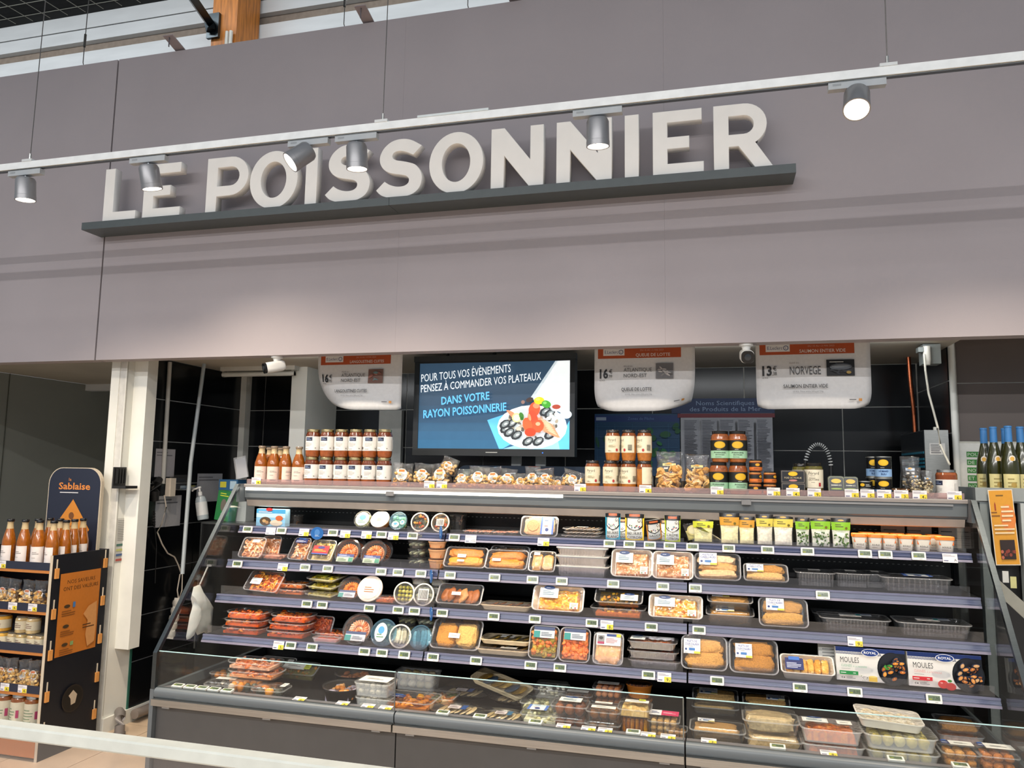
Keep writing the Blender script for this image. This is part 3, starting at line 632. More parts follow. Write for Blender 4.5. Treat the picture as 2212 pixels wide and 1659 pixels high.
def f_round(w, h, label, cat='food tub', name='round_tub', kind='tub', food='chunks', cols=('c9c0a0',), lid='clear', lidcol=None, stick=(), lean=0, th=.045, group=None, fm='food', n=None, body=None, squash=1, rimcol=None):
    t = thing(name, label, cat, group=group); r = w/2
    if not lean: th = h
    bm_ = MB(body or BODY[kind][1]).lathe([(r*.80, 0), (r*.95, th-.006), (r, th-.006), (r, th), (r*.94, th), (r*.79, .003)], 28); bm_.build('tub', 'satin' if body else BODY[kind][0], t, 35)
    mb = food_fill(food, cols, w*.86, w*.86, .004, th*.93, n)
    mb.v = [(x*min(1, r*.88/max(1e-6, math.hypot(x, y))), y*min(1, r*.88/max(1e-6, math.hypot(x, y))), z) for x, y, z in mb.v]; mb.build('contents', fm, t, 60)
    rim = MB(rimcol or 'e9e4d2').lathe([(r*1.01, th+.0005), (r*1.03, th+.002), (r*1.02, th+.007), (r*.90, th+.008), (r*.90, th+.004), (r*1.0, th+.001)], 28, cap0=False, cap1=False)
    if lid == 'clear': MB('ffffff').lathe([(r*1.01, th+.0005), (r*1.03, th+.002), (r*1.02, th+.007), (r*.90, th+.008), (r*.86, th+.005), (.001, th+.005)], 28, cap0=False).build('lid', 'tub' if not rimcol else 'bluetub', t, 35)
    elif lid == 'window': rim.build('lid_ring', 'satin', t, 35); MB('ffffff').lathe([(r*.90, th+.005), (.001, th+.005)], 28, cap0=False).build('lid_window', 'tub', t, 35)
    else: MB(lidcol or 'f1ece0').lathe([(r*1.01, th+.0005), (r*1.03, th+.002), (r*1.02, th+.007), (r*.92, th+.008), (r*.88, th+.0065), (.001, th+.0065)], 28, cap0=False).build('lid', 'satin', t, 35)
    if stick:
        p = Print(.0003)
        for k, fx, fy, fw, fh in stick:
            if k == 'disc': p.ell(fx*w, fy*w, fw*w/2, fh*w/2, 'dfe9ec', 20).ell(fx*w, fy*w+fh*w*.12, fw*w*.25, fh*w*.2, '4f9fd4', 16).bars(fx*w-fw*w*.3, fy*w-fh*w*.3, fw*w*.6, fh*w*.25, 2, '5a8a5c')
            elif k == 'bar': p.rect(fx*w-fw*w/2, fy*w-fh*w/2, fw*w, fh*w, 'ecebe4'); [p.rect(fx*w-fw*w*.42+i*fw*w*.11, fy*w-fh*w*.4, fw*w*.05, fh*w*.8, '2a2a2c') for i in range(8)]
            elif k == 'frost': p.ell(fx*w, fy*w, fw*w/2, fh*w/2, 'f3e3d2', 20).bars(fx*w-fw*w*.25, fy*w-fh*w*.2, fw*w*.5, fh*w*.3, 3, 'a3683e')
            else: sticker(p, k, fx*w, fy*w, fw*w, fh*w)
        p.build('label', 'print', t, z0=th+.008)
    t['lean'] = lean; return t
def f_pouch(w, h, label, art, cat='sauce pouch', name='sauce_pouch', group=None, clearlow=None, thick=.03):
    """stand-up sachet: art draws the front in a w x h rectangle"""
    t = thing(name, label, cat, group=group); loops = []; n = 8
    for k in range(9):
        v = k/8; th = thick*(1-v)**.6*(.55 if k == 0 else 1)+.0015; ww = w*(.94+.06*v-.05*math.sin(PI*v))
        lp = [(-ww/2+ww*i/n, -th/2*(math.sin(PI*i/n)*.9+.1), h*v) for i in range(n+1)]+[(ww/2-ww*i/n, th/2*(math.sin(PI*i/n)*.9+.1), h*v) for i in range(n+1)]
        loops.append(lp)
    if clearlow:
        MB('ffffff').loft(loops).build('sachet', 'film', t, 50)
        inner = [[(x*.88, y*.8, .004+z*.56) for x, y, z in l] for l in loops]; MB(clearlow[0]).loft(inner).build('sauce', 'food', t, 60)
        if len(clearlow) > 1:
            mb = MB(); [mb.lump((RD.uniform(-.36, .36)*w, -thick*.42, RD.uniform(.04, .5)*h), (.004, .003, .004), RD.choice(clearlow[1:])) for _ in range(40)]; mb.build('herb_flecks', 'food', t, 60)
    else: MB('dfe3e2').loft(loops).build('sachet', 'gloss', t, 50)
    def fn(u, v, g):
        vv = min(1, max(0, v/h)); th = thick*(1-vv)**.6*(.55+.45*min(1, vv*8))+.0015; ww = w*(.94+.06*vv-.05*math.sin(PI*vv)); s = min(1, max(0, u/w+.5))
        return (-ww/2+ww*s, -th/2*(math.sin(PI*s)*.9+.1)-.0012-g, v)
    p = Print(.0003); art(p, w, h); p.build('print', 'gloss', t, fn=fn); t['lean'] = 0; return t
def f_jar(w, h, label, lidc='c9b98c', sauce='8a4a22', top='5e2c14', art=None, cat='jar', name='soup_jar', group=None, lab='ecebe6', l0=.24, l1=.74, shape='soup', span=1.9, yaw=0, low=None):
    t = thing(name, label, cat, group=group); r = w/2
    pf = {'soup': [(.80, 0), (.90, .03), (.96, .10), (.985, .2), (1, .30), (1, .72), (.97, .80), (.86, .88), (.80, .90)],
          'bulge': [(.80, 0), (.86, .02), (.93, .12), (1, .26), (1, .74), (.97, .82), (.86, .89), (.80, .91)],
          'straight': [(.94, 0), (1, .03), (1, .82), (.94, .88), (.90, .90)]}[shape]
    k = MB(); n = 24
    pr_ = [(a*r, b*h) for a, b in pf]
    for i in range(len(pr_)-1): k.loft([[(a*math.cos(2*PI*j/n), a*math.sin(2*PI*j/n), b) for j in range(n)] for a, b in pr_[i:i+2]], (low or sauce) if pf[i][1] < .5 else top, cap0=(i == 0), cap1=(i == len(pr_)-2))
    M.setdefault('jarfill', mat('jar_contents_behind_glass', .16, namt=.18, nscale=60, coat=.6)); k.build('jar', 'jarfill', t, 50)
    MB(lidc).lathe([(r*.84, h*.905), (r*.86, h*.91), (r*.86, h*.985), (r*.82, h), (r*.3, h*.995)], 24).build('lid', 'metal' if lidc in ('c9b98c', 'b9b9b6') else 'gloss', t, 35)
    if art:
        p = Print(.0003); u = r*span; p.rect(-u, h*l0, 2*u, h*(l1-l0), lab, 20); art(p, u, h*l0, h*(l1-l0), r); p.build('label', 'print', t, cyl=r*1.004)
    t.rotation_euler = (0, 0, yaw); t['lean'] = 0; return t
def art_soup(p, u, b, h, r): p.rect(-.9*r, b+h*.68, 1.0*r, h*.26, '1f2a46').bars(-.8*r, b+h*.72, .8*r, h*.18, 2, '8fa0c4').bars(-.9*r, b+h*.28, 1.0*r, h*.32, 4, 'c9c7c4').bars(-.9*r, b+h*.08, .8*r, h*.06, 1, '8a8884').rect(.45*r, b+h*.14, .16*r, h*.05, '77756f').rect(-1.5*r, b+h*.1, .28*r, h*.18, '3a3230').rect(1.2*r, b+h*.1, .5*r, h*.7, 'd9d7d2')
def art_per(p, u, b, h, r):
    p.text('Pérard', -.1*r, b+h*.68, h*.17, '3a3a34', al='c', w=1.0*r).bars(-.5*r, b+h*.60, .8*r, h*.05, 1, '8a8676').ell(-.1*r, b+h*.38, .55*r, h*.10, 'd9d0ae', 14).bars(-.5*r, b+h*.32, .8*r, h*.14, 2, '8f8a74').ell(.55*r, b+h*.16, .16*r, h*.09, 'b8383c', 10).bars(-.6*r, b+h*.06, .5*r, h*.1, 2, 'a39e88')
    for i in range(5): p.rect(1.0*r, b+h*(.15+.07*i), .5*r, h*.035, '3a3a34')
def art_pois(p, u, b, h, r): p.rect(-u, b, 2*u, h*.42, 'a9d8b4', 20).rect(-u, b+h*.42, 2*u, h*.58, '171a17', 20).ell(0, b+h*.74, .62*r, h*.20, 'c49a1c', 20).ell(0, b+h*.74, .56*r, h*.175, 'e8b928', 20).bars(-.3*r, b+h*.46, .6*r, h*.05, 1, 'd9d9cc').text('POISSONS', 0, b+h*.27, h*.085, '1f2a22', al='c', w=1.25*r, bold=.01).text('SAUVAGES', 0, b+h*.16, h*.07, '1f2a22', al='c', w=.95*r, bold=.01).bars(-.5*r, b+h*.05, 1.0*r, h*.05, 1, '4a6a52')
def art_ril(p, u, b, h, r): p.rect(-u, b, 2*u, h*.42, 'd9752c', 16).rect(-u, b+h*.42, 2*u, h*.58, '171512', 16).ell(.1*r, b+h*.74, .36*r, h*.2, 'e8a828', 14).bars(-.5*r, b+h*.12, 1.0*r, h*.2, 2, '8a3f14')
def art_hom(p, u, b, h, r): p.rect(-u, b, 2*u, h*.40, '8fb6e4', 16).rect(-u, b+h*.40, 2*u, h*.60, '141416', 16).ell(0, b+h*.74, .62*r, h*.17, 'e8b928', 18).ell(0, b+h*.74, .5*r, h*.12, 'f0c53a', 18).bars(-.35*r, b+h*.45, .7*r, h*.05, 1, 'c9c9c4').text('HOMARD', 0, b+h*.24, h*.10, '1d3a70', al='c', w=1.1*r, bold=.01).text('BLEU', 0, b+h*.09, h*.10, '1d3a70', al='c', w=.6*r, bold=.01)
def f_bottle(w, h, label, cat='bottle', name='soup_bottle', group=None, cap='8a7a6a', yaw=0, sauce='86480c', top='c98a3c', lab='f0d9cc', art=True):
    t = thing(name, label, cat, group=group); r = w/2; n = 20
    pr_ = [(.92*r, 0), (r, .02*h), (r, .50*h), (.96*r, .56*h), (.74*r, .70*h), (.52*r, .80*h)]
    M.setdefault('jarfill', mat('jar_contents_behind_glass', .16, namt=.18, nscale=60, coat=.6))
    MB(sauce).lathe(pr_, n).build('soup', 'jarfill', t, 50)
    MB('c9b48c').lathe([(.52*r, .80*h), (.46*r, .86*h), (.44*r, .93*h), (.52*r, .945*h)], n).build('neck', 'gloss', t, 50)
    MB(cap).lathe([(.54*r, .945*h), (.56*r, .95*h), (.56*r, .985*h), (.50*r, h)], n).build('cap', 'gloss', t, 35)
    p = Print(.0003).rect(-1.2*r, .06*h, 2.4*r, .40*h, lab, 16).bars(-.6*r, .30*h, 1.1*r, .06*h, 2, '8a8580').bars(-.6*r, .22*h, .9*r, .03*h, 1, 'b5aca4').ell(-.1*r, .11*h, .5*r, .018*h, '6e6a66', 10)
    p.build('label', 'print', t, cyl=r*1.006); t.rotation_euler = (0, 0, yaw); t['lean'] = 0; return t
def f_bag(w, h, label, cat='bag', name='crouton_bag', cols=('d9b070', 'c99a58', 'e3c48c'), art='oval', group=None, d=None, n=46, tilt=0, size=.012, piece='chunk'):
    """clear gathered bag: film, morsels inside, label"""
    t = thing(name, label, cat, group=group); d = d or w*.55; loops = []; off = RD.uniform(0, 50)
    for z, a, b in ((0, .86, .8), (.08, 1, 1), (.30, 1.02, 1.02), (.55, .94, .8), (.75, .86, .42), (.88, .92, .16), (1, .98, .08)):
        lp = []
        for i in range(20):
            q = 2*PI*i/20; x, y = math.cos(q), math.sin(q); s = (abs(x)**3+abs(y)**3)**(-1/3); k = 1+.09*noise.noise(Vector((x*2.4+off, y*2.4, z*4)))
            lp.append((x*s*k*a*w/2, y*s*k*b*d/2, h*z*(1+.05*noise.noise(Vector((x*2, off, z))))))
        loops.append(lp)
    mb = MB()
    for i in range(n):
        z = RD.uniform(.02, .55); k = .80*(1-.25*z); u = RD.uniform(-1, 1); v = RD.choice([-1, -1, -1, 1])*RD.uniform(.3, 1)
        P_ = (u*k*w/2, v*k*d/2*(1-.4*max(0, z-.4)), h*z+size*.6)
        if piece == 'chunk': mb.lump(P_, (size*RD.uniform(.7, 1.2), size*RD.uniform(.6, 1), size*RD.uniform(.6, 1)), RD.choice(cols), None, .3, 6, 5)
        elif piece == 'coin': R = Matrix.Rotation(RD.uniform(-1.2, 1.2), 3, 'X') @ Matrix.Rotation(RD.uniform(-1.2, 1.2), 3, 'Y'); mb.lump(P_, (size, size, size*.35), RD.choice(cols), R, .08, 10, 5)
    mb.build('contents', 'crumb', t, 60)
    MB('ffffff').loft(loops).build('film', 'film', t, 70)
    p = Print(.0004)
    if art == 'oval':
        R_ = min(w*.30, h*.26); zc = h*.52; p.ell(0, zc, R_, R_, 'efe6da', 20).rect(-R_*.5, zc+R_*.45, R_*1.0, R_*.38, 'e0762c').bars(-R_*.6, zc-R_*.5, R_*1.2, R_*.75, 4, '6a8090').rect(-R_*.2, zc-R_*.88, R_*.5, R_*.2, 'd9903c')
    else:
        c1, c2 = art; L = w*.46; zc = h*.62
        p.rect(-L/2, zc-.01, L, h*.17, '16140f').rect(-L/2, zc+.01, L, h*.06, c1).ell(0, zc+h*.10, L*.22, h*.028, 'e8a828', 16).bars(-L*.35, zc+.013, L*.7, h*.03, 1, '4a4630').rect(-L*.4, zc-.007, L*.3, .008, 'dcd8cc').rect(L*.1, zc-.007, L*.3, .008, 'dcd8cc')
    p.build('label', 'print', t, T=TR(0, -d*.5*(.93 if art == 'oval' else .84)-.002, 0) @ Matrix.Rotation(math.radians(-8), 4, 'X') @ UP)
    t.rotation_euler = (0, tilt, 0); t['lean'] = 0; return t
def face(x, y): return .85*math.atan2(CAM.x-x, y-CAM.y)     # labels are turned toward the aisle's middle
def name_of(t): return t.name.split('.')[0]
LIMIT = [(f-.02, zb-.003) for f, zt, zb in SH[::-1]]+[(.70, 1.368)]
def settle(t, x, y, z, rot=None):
    """rest the thing on height z with its front at y and its middle at x"""
    if rot is None: rot = (math.radians(t.get('lean', 0)), t.rotation_euler.y, t.rotation_euler.z)
    if t.get('lean', 1) == 0 and name_of(t) in ('soup_jar', 'soup_bottle', 'samphire_jar', 'spread_jar', 'fish_tin', 'soup_can'): rot = (rot[0], rot[1], rot[2]+face(x, y))
    t.rotation_euler = rot; R = t.rotation_euler.to_matrix(); lo_ = [9e9]*3; hi = [-9e9]*3
    def scan(o):
        if o.type == 'MESH':
            for v in o.data.vertices:
                q = R @ v.co
                for i in range(3): lo_[i] = min(lo_[i], q[i]); hi[i] = max(hi[i], q[i])
    for c in t.children: scan(c)
    k = 1
    for fy, zl in LIMIT:                            # nothing reaches into the shelf above it
        if z < zl and z+hi[2]-lo_[2] > zl and y+hi[1]-lo_[1] > fy: k = max(.72, (zl-z)/(hi[2]-lo_[2])); break
    if abs(rot[0]) < .5 and k < 1: t.scale = (1, 1, k); lo_[2] *= k; hi[2] *= k
    else: t.scale = (k, k, k); lo_ = [v*k for v in lo_]; hi = [v*k for v in hi]
    t.location = (x-(lo_[0]+hi[0])/2, y-lo_[1], z-lo_[2])
    if 'lean' in t: del t['lean']
    return hi[2]-lo_[2]
SURF = {0: (.655, 1.502), 1: (SH[0][0]+.016, SH[0][1]+.0005), 2: (SH[1][0]+.016, SH[1][1]+.0005), 3: (SH[2][0]+.016, SH[2][1]+.0005), 4: (SH[3][0]+.016, SH[3][1]+.0005), 5: (.13, DECK+.0005)}
def put(fn, s, px, wpx, hpx, label, back=0, up=0, zz=None, rot=None, **kw):
    y, z = SURF[s]; y += back; z = (z if zz is None else zz)+up; x = xat(px, y+.02, z+.03); w = wid(wpx, x, y+.02, z+.03); h = hpx*depth((x, y+.02, z+.03))/FPX; ALPHA[0] = math.atan2(CAM.z-z-.03, math.hypot(x-CAM.x, y-CAM.y))
    t = fn(w, h, label, **kw); hh = settle(t, x, y, z, rot); t['top'] = 0.0; del t['top']; TOPS[t.name] = (x, y, z+hh, w); return t
TOPS = {}
def on(t, extra=.0005): return TOPS[t.name][2]+extra

# ================================================================== things of the fish room
MB().box(-.95, -.85, .80, .89, .48, 2.31).build('boxed_duct', 'white', wl)
MB('8f8a80').box(-.9495, -.9485, .742, .744, .1, 2.3).build('panel_seam', 'matte', wl)
k = thing('black_angle_bracket', 'black ribbed plastic angle bracket screwed to the white wall end', 'bracket', (-.955, .69, 1.455))
MB('131314').box(-.01, .0, 0, .10, .0, .13).build('back_plate', 'rubber', k)
MB('131314').box(.0, .09, 0, .10, .0, .016).build('ledge', 'rubber', k)
rb = MB('131314'); [rb.box(0, .012, .012+.022*i, .022+.022*i, .03, .12) for i in range(4)]; rb.build('rib', 'rubber', k)
k.location.x = -.94; k.location.y = .68
# --- wall-mounted screen
TVY = 1.10
def tvp(px, py): p = onY(px, py, TVY); return (p.x, p.z)
tv = thing('television', 'wide flat screen showing a seafood platter advert, hung under the ceiling', 'television', (1.34, TVY, 1.685))
def loc(p): return (p[0]-1.34, p[1]-1.685)
b0, b1 = loc(tvp(892, 978)), loc(tvp(1243, 765)); s0, s1 = loc(tvp(903, 972)), loc(tvp(1232, 782))
bx0, bx1, bz0, bz1 = b0[0], b1[0], 0, .60
sx0, sx1, sz0, sz1 = s0[0], s1[0], .042, .560
bz = MB('1d2225').box(bx0, bx1, 0, .07, bz0, bz1)
bz.box(bx0, bx1, -.012, 0, bz0, sz0).box(bx0, bx1, -.012, 0, sz1, bz1).box(bx0, sx0, -.012, 0, sz0, sz1).box(sx1, bx1, -.012, 0, sz0, sz1)
bz.build('housing', 'satin', tv)
MB('2b3135').box(bx0-.004, bx1+.004, -.015, .04, bz1-.03, bz1+.004).build('top_trim', 'satin', tv)
pr = Print(.0002).rect(sx0, sz0, sx1-sx0, sz1-sz0, '2c4256', 10)
W, Hh = sx1-sx0, sz1-sz0
def S(px, py):                    # advert position from the photograph, unrolled into the screen rectangle
    a = (px-903)/329; top = 784-5*a; bot = 970+6*a
    return (sx0+W*a, sz1-Hh*(py-top)/(bot-top))
for i in range(6): pr.rect(sx0, sz0+Hh*i/6*.6, W, Hh*.1, ['2c5878', '2c5473', '2c506c', '2d4c65', '2d485e', '2d4459'][i])
pr.poly([S(1201, 780), S(1232, 779), S(1232, 905), S(1149, 862)], 'dfe5e6')
pr.poly([S(1201, 780), S(1149, 862), S(1155, 865), S(1206, 780)], 'b9c6cc')
pr.poly([S(1057, 910), S(1100, 896), S(1150, 940), S(1090, 974), S(1084, 974)], '5ab1e6').poly([S(1205, 965), S(1232, 912), S(1232, 976), S(1210, 976)], '5ab1e6').poly([S(1140, 960), S(1205, 940), S(1212, 976), S(1086, 975)], '8cc4ea')
def el(px, py, rx, ry, c, rot=0, n=20):
    x, y = S(px, py); pr.ell(x, y, rx*W/329, ry*Hh/190, c, n, rot)
el(1153, 926, 74, 47, 'c9d8e2'); el(1153, 924, 72, 45, 'f2f5f6'); el(1154, 922, 64, 38, 'b9c4c8')
rd = random.Random(3)
for i in range(60):
    a = rd.uniform(0, 2*PI); r = rd.uniform(.2, 1); el(1154+58*r*math.cos(a), 922+33*r*math.sin(a), rd.uniform(3, 7), rd.uniform(2, 5), rd.choice(['8e8a7c', '6d6a60', 'b7b0a0', '54524b', 'a59a86']), rd.uniform(0, 3), 7)
for px, py in ((1098, 930), (1106, 938), (1122, 944), (1146, 958), (1168, 958), (1192, 944), (1112, 918), (1097, 920), (1182, 893), (1192, 898)):
    el(px, py, 13, 9, '2a2e31', .5, 9); el(px+1, py-1, 9, 5, '7d8688', .6, 8); el(px+2, py-1, 4, 2, 'c9cdca', .4, 7)
for i in range(8): el(1108+2*i, 893+2.4*i, 9, 2.6, 'e08a62', -.35, 8)
for i in range(6): el(1180+3*i, 915+5*i, 22, 4, 'e58a66', -.45, 9); el(1183+3*i, 914+5*i, 12, 1.5, 'f4b291', -.45, 7)
for px, py in ((1196, 903), (1202, 909), (1206, 899), (1190, 908), (1212, 905)): el(px, py, 5, 4, 'e6e0d0', 0, 8)
el(1160, 888, 12, 16, 'd9512c', -.25); el(1157, 912, 11, 22, 'c84a2a', .15); el(1146, 922, 10, 16, 'dd5a30', .3); el(1168, 925, 12, 14, 'd4502c', -.5); el(1152, 938, 12, 9, 'b83f22')
el(1164, 880, 7, 6, 'ef8a62'); el(1150, 905, 3, 8, 'f09468', .3); el(1168, 920, 5, 4, 'f3a07c')
el(1123, 906, 10, 10, 'e3dc8e'); el(1123, 906, 7, 7, 'f3efc0'); el(1133, 902, 5, 8, '3f7a2a', .4, 8); el(1134, 908, 4, 4, '2f6a22', 0, 8)
el(1170, 869, 11, 8, 'efc514'); el(1167, 866, 5, 3, 'f8df5c'); el(1185, 877, 10, 8, '3e9a2b', -.3); el(1182, 874, 4, 3, '7cc35c')
el(1206, 884, 12, 9, 'e8eef2'); el(1206, 883, 9, 5, 'a5432e'); el(1226, 900, 12, 9, 'dce8f0'); el(1150, 867, 8, 5, '3a2a28', .3); el(1136, 872, 4, 4, '8a6a60')
def tvt(t, px, py, pxe, pye, h, c, bold):
    a, b = S(px, py), S(pxe, pye); r = math.atan2(b[1]-a[1], b[0]-a[0])
    pr.text(t, a[0], a[1], h*Hh/190, c, w=math.hypot(b[0]-a[0], b[1]-a[1]), bold=bold, slant=.06, rot=r)
tvt('POUR TOUS VOS ÉVÈNEMENTS', 911, 826, 1109, 805, 18, 'e6eff4', .0); tvt('PENSEZ À COMMANDER VOS PLATEAUX', 911, 849, 1174, 823, 17.5, 'e6eff4', .0)
tvt('DANS VOTRE', 958, 876, 1064, 865, 17.5, '5cb4ea', .02); tvt('RAYON POISSONNERIE', 918, 905, 1101, 890, 18, '5cb4ea', .02)
sc_ = pr.build('screen', 'glow', tv, T=TR(0, -.006, 0) @ UP)
Print().bars(bx0+.155*3, .015, .11, .012, 1, 'c9ccc8').build('maker_mark', 'print', tv, T=TR(0, -.012, 0) @ UP)
MB('3a7bff').box(bx1-.19, bx1-.184, -.014, -.012, .018, .024).build('power_light', 'glow', tv)
MB('24282a').tube([(-.3, .04, bz1), (-.3, .04, .625)], .012, 8).build('ceiling_mount', 'satin', tv); MB('24282a').tube([(.0, .04, bz1), (.0, .04, .625)], .012, 8).build('ceiling_mount', 'satin', tv)
# scale on the counter behind the crouton bags
sc2 = thing('counter_scale', 'grey shop scale with dark rounded customer display under the television', 'scale', (1.55, 1.25, 1.2))
for d in (-.09, .06): MB('a9aeae').box(d-.03, d+.03, -.01, .01, .0, .50).build('post', 'satin', sc2)
MB('2d3b4d').prism([(x, y+.36) for x, y in rrect(.92, .14, .06)], -.03, -.012, 'y').build('customer_display', 'gloss', sc2)
MB('8f9494').box(-.3, .25, .05, .4, 0, .12).build('weighing_plate', 'metal', sc2)
Print().bars(-.12, .375, .05, .02, 1, 'b8c6d4').bars(.04, .35, .08, .05, 2, '8fa3b6').build('display_print', 'print', sc2, T=TR(0, -.03, 0) @ UP)
ct = thing('back_counter', 'dark steel work counter along the fish room behind the display case', 'counter', (1.4, 1.50, 0))
MB('53565a').box(-1.36, 2.3, -.30, .035, 1.16, 1.2).build('worktop', 'metal', ct); MB('2a2c2e').box(-1.34, 2.28, -.27, .035, 0, 1.16).build('carcass', 'satin', ct)

# --- price posters hanging on curled paper
BY = .95
def banner(pxl, pxr, pyb, title, price, cents, origin, photo, label, curl):
    x0, x1 = xat(pxl, BY, 2.03), xat(pxr, BY, 2.03); w = x1-x0; zb = onY((pxl+pxr)/2, pyb, BY).z; h = 2.30-zb
    t = thing('price_poster', label, 'poster', (x0, BY, zb), group='curled paper price posters under the fascia')
    def fn(u, v, g):
        y = 0; z = v; x = u
        for side, k in ((0, curl[0]), (1, curl[1])):
            s = (u if side == 0 else w-u)+v*1.0; r = .30*k
            if s < r: q = (r-s)/r; y += .10*k*q*q; z += .075*k*q*q; x += (1 if side == 0 else -1)*.03*k*q*q
        y -= .035*(1-v/h)**2*math.sin(PI*u/w)
        return (x, y-g, z)
    n, m = 20, 14; mb = MB('e4e5e6'); vs = [fn(w*i/n, h*j/m, 0) for j in range(m+1) for i in range(n+1)]
    mb.add(vs, [(j*(n+1)+i, j*(n+1)+i+1, (j+1)*(n+1)+i+1, (j+1)*(n+1)+i) for j in range(m) for i in range(n)]); sh = mb.build('paper', 'print', t, 80)
    so = sh.modifiers.new('thick', 'SOLIDIFY'); so.thickness = .0008; so.offset = 0
    k = w/.556; p = Print(.0005); q = lambda f: f*h
    p.rect(.02*k, h-.072, w*.83, .060, 'b8501f', 14)
    p.rect(.02*k+w*.055, h-.056, w*.215, .040, 'e9e9ea', 5).text('E.Leclerc', .02*k+w*.07, h-.045, .019, '3c4a7c', w=w*.135).ell(.02*k+w*.235, h-.037, .013, .013, '3c4a7c').ell(.02*k+w*.235, h-.037, .0095, .0095, 'e9e9ea').text('L', .02*k+w*.235, h-.043, .012, '3c4a7c', al='c')
    p.text('DU 10 AU 13 MAI 2023', w*.58, h-.034, .010, 'd9a890', al='c', w=w*.23).text(title, w*.59, h-.064, .018, 'f0e2d8', al='c', bold=.01, w=w*(.34 if len(title) < 16 else .40))
    p.text(price, .02*k+w*.02, h-.182, .052, '1b1b1e', w=w*.085, bold=.03).text('€', .02*k+w*.115, h-.155, .022, '1b1b1e', bold=.01).text(','+cents, .02*k+w*.108, h-.181, .019, '1b1b1e', w=w*.04).text('LE KG', .02*k+w*.02, h-.198, .008, '55565a')
    p.text('PÊCHÉ EN :' if len(origin) > 1 else 'ÉLEVÉ EN :', w*.30, h-.122, .008, '77787c')
    if len(origin) > 1: p.text(origin[0], w*.30, h-.148, .021, '46474c', w=w*.28).text(origin[1], w*.30, h-.180, .021, '46474c', w=w*.23)
    else: p.text(origin[0], w*.30, h-.180, .046, '46474c', w=w*.27)
    fx, fy, fw, fh = w*.62, h-.190, w*(.17 if photo != 'salmon' else .24), .085; rd = random.Random(len(title))
    p.rect(fx, fy, fw, fh, {'prawn': '7d5a4e', 'tail': '77777a', 'salmon': '1b1d22'}[photo], 4)
    for i in range(16):
        c = {'prawn': ['a8685a', 'c08472', '8a4a3e', '6e8a8c'], 'tail': ['b9b4b0', '8e8a88', 'cfcac6', '5e5c5a'], 'salmon': ['2a2d33', '3a3f48']}[photo]
        p.ell(fx+fw*rd.uniform(.15, .85), fy+fh*rd.uniform(.2, .8), fw*.13, fh*.05, rd.choice(c), 9, rd.uniform(-1, 1))
    if photo == 'salmon': p.ell(fx+fw*.5, fy+fh*.55, fw*.4, fh*.2, '5c636c', 14, .03).ell(fx+fw*.5, fy+fh*.58, fw*.34, fh*.08, '8c949c', 14, .03).ell(fx+fw*.78, fy+fh*.2, .012, .008, 'b79a50', 10).rect(fx+fw*.1, fy+fh*.82, fw*.5, .004, 'd8d8d4')
    p.text(title, w*.43, h*.30, .020, '2d2e33', al='c', bold=.012, w=w*(.30 if len(title) < 16 else .385)).text('LE KG  Pièce entre 500 g et 2 kg', w*.45, h*.30-.022, .008, '77787c', al='c')
    p.bars(w*.80, .040, .05, .012, 1, '57585c').rect(w*.88, .038, .016, .014, 'c98a3c')
    p.build('print', 'print', t, fn=fn, z0=.0016)
    MB('c9c9c9').tube([(w*.2, .0, h), (w*.2, .0, h+.01)], .002, 6).build('hanger', 'satin', t); MB('c9c9c9').tube([(w*.8, .0, h), (w*.8, .0, h+.01)], .002, 6).build('hanger', 'satin', t)
banner(684, 867, 886, 'LANGOUSTINES CUITES', '16', '95', ['ATLANTIQUE', 'NORD-EST'], 'prawn', 'paper poster pricing cooked langoustines, its lower corner curled away', (1, .12))
banner(1284, 1502, 889, 'QUEUE DE LOTTE', '16', '99', ['ATLANTIQUE', 'NORD-EST'], 'tail', 'paper poster pricing monkfish tail, hanging right beside the television', (.45, .8))
banner(1634, 1883, 884, 'SAUMON ENTIER VIDE', '13', '38', ['NORVEGE'], 'salmon', 'paper poster pricing whole Norwegian salmon with a dark fish picture', (.25, .35))

# --- posters on the back wall
def wallprint(name, label, x0, x1, z0, z1, y, fill, pr, m='print'):
    t = thing(name, label, 'poster', (x0, y, z0)); MB(fill).box(0, x1-x0, -.004, .0, 0, z1-z0).build('sheet', m, t)
    pr.build('print', 'print', t, T=TR(0, -.0042, 0) @ UP); return t
w, h = .575, .42; p = Print().rect(0, h-.055, w, .045, '1d3c78').text('Zones de Pêche', w*.55, h-.042, .020, '5d7fb0', al='c').rect(.01, h-.045, .07, .022, 'a9b9d0')
rd = random.Random(5)
for i in range(26): p.ell(rd.choice([.08, .42, .50])+rd.uniform(-.07, .07), rd.uniform(.05, .34), rd.uniform(.012, .045), rd.uniform(.01, .03), rd.choice(['1f6a3c', '237a44', '1a5a34']), 8, rd.uniform(0, 3))
for i in range(5): p.rect(.02+i*.12, .02, .0015, h-.09, '3d6f96').rect(.01, .05+i*.07, w-.02, .0015, '3d6f96')
wallprint('fishing_zone_map', 'blue and green world fishing zone map on the black tiles', 1.823, 2.398, 1.58, 2.0, 1.994, '1a4a70', p)
w, h = .60, .55; p = Print().rect(-.06, h-.10, w+.06, .10, '16305e').text('Noms Scientifiques', w*.48, h-.045, .030, '8fa6c8', al='c', w=w*.62).text('des Produits de la Mer', w*.48, h-.085, .030, '8fa6c8', al='c', w=w*.76).rect(-.02, h-.128, w+.02, .027, '7c2b36')
for c in range(5): p.rect(.02+c*.115, .01, .10, h-.15, 'a4a6ae'); p.bars(.025+c*.115, .015, .085, h-.16, 40, '5a5c66', c)
wallprint('species_name_chart', 'tall printed chart of scientific fish names with blue heading', 2.405, 2.99, 1.55, 2.10, 1.99, 'b3b5bb', p)

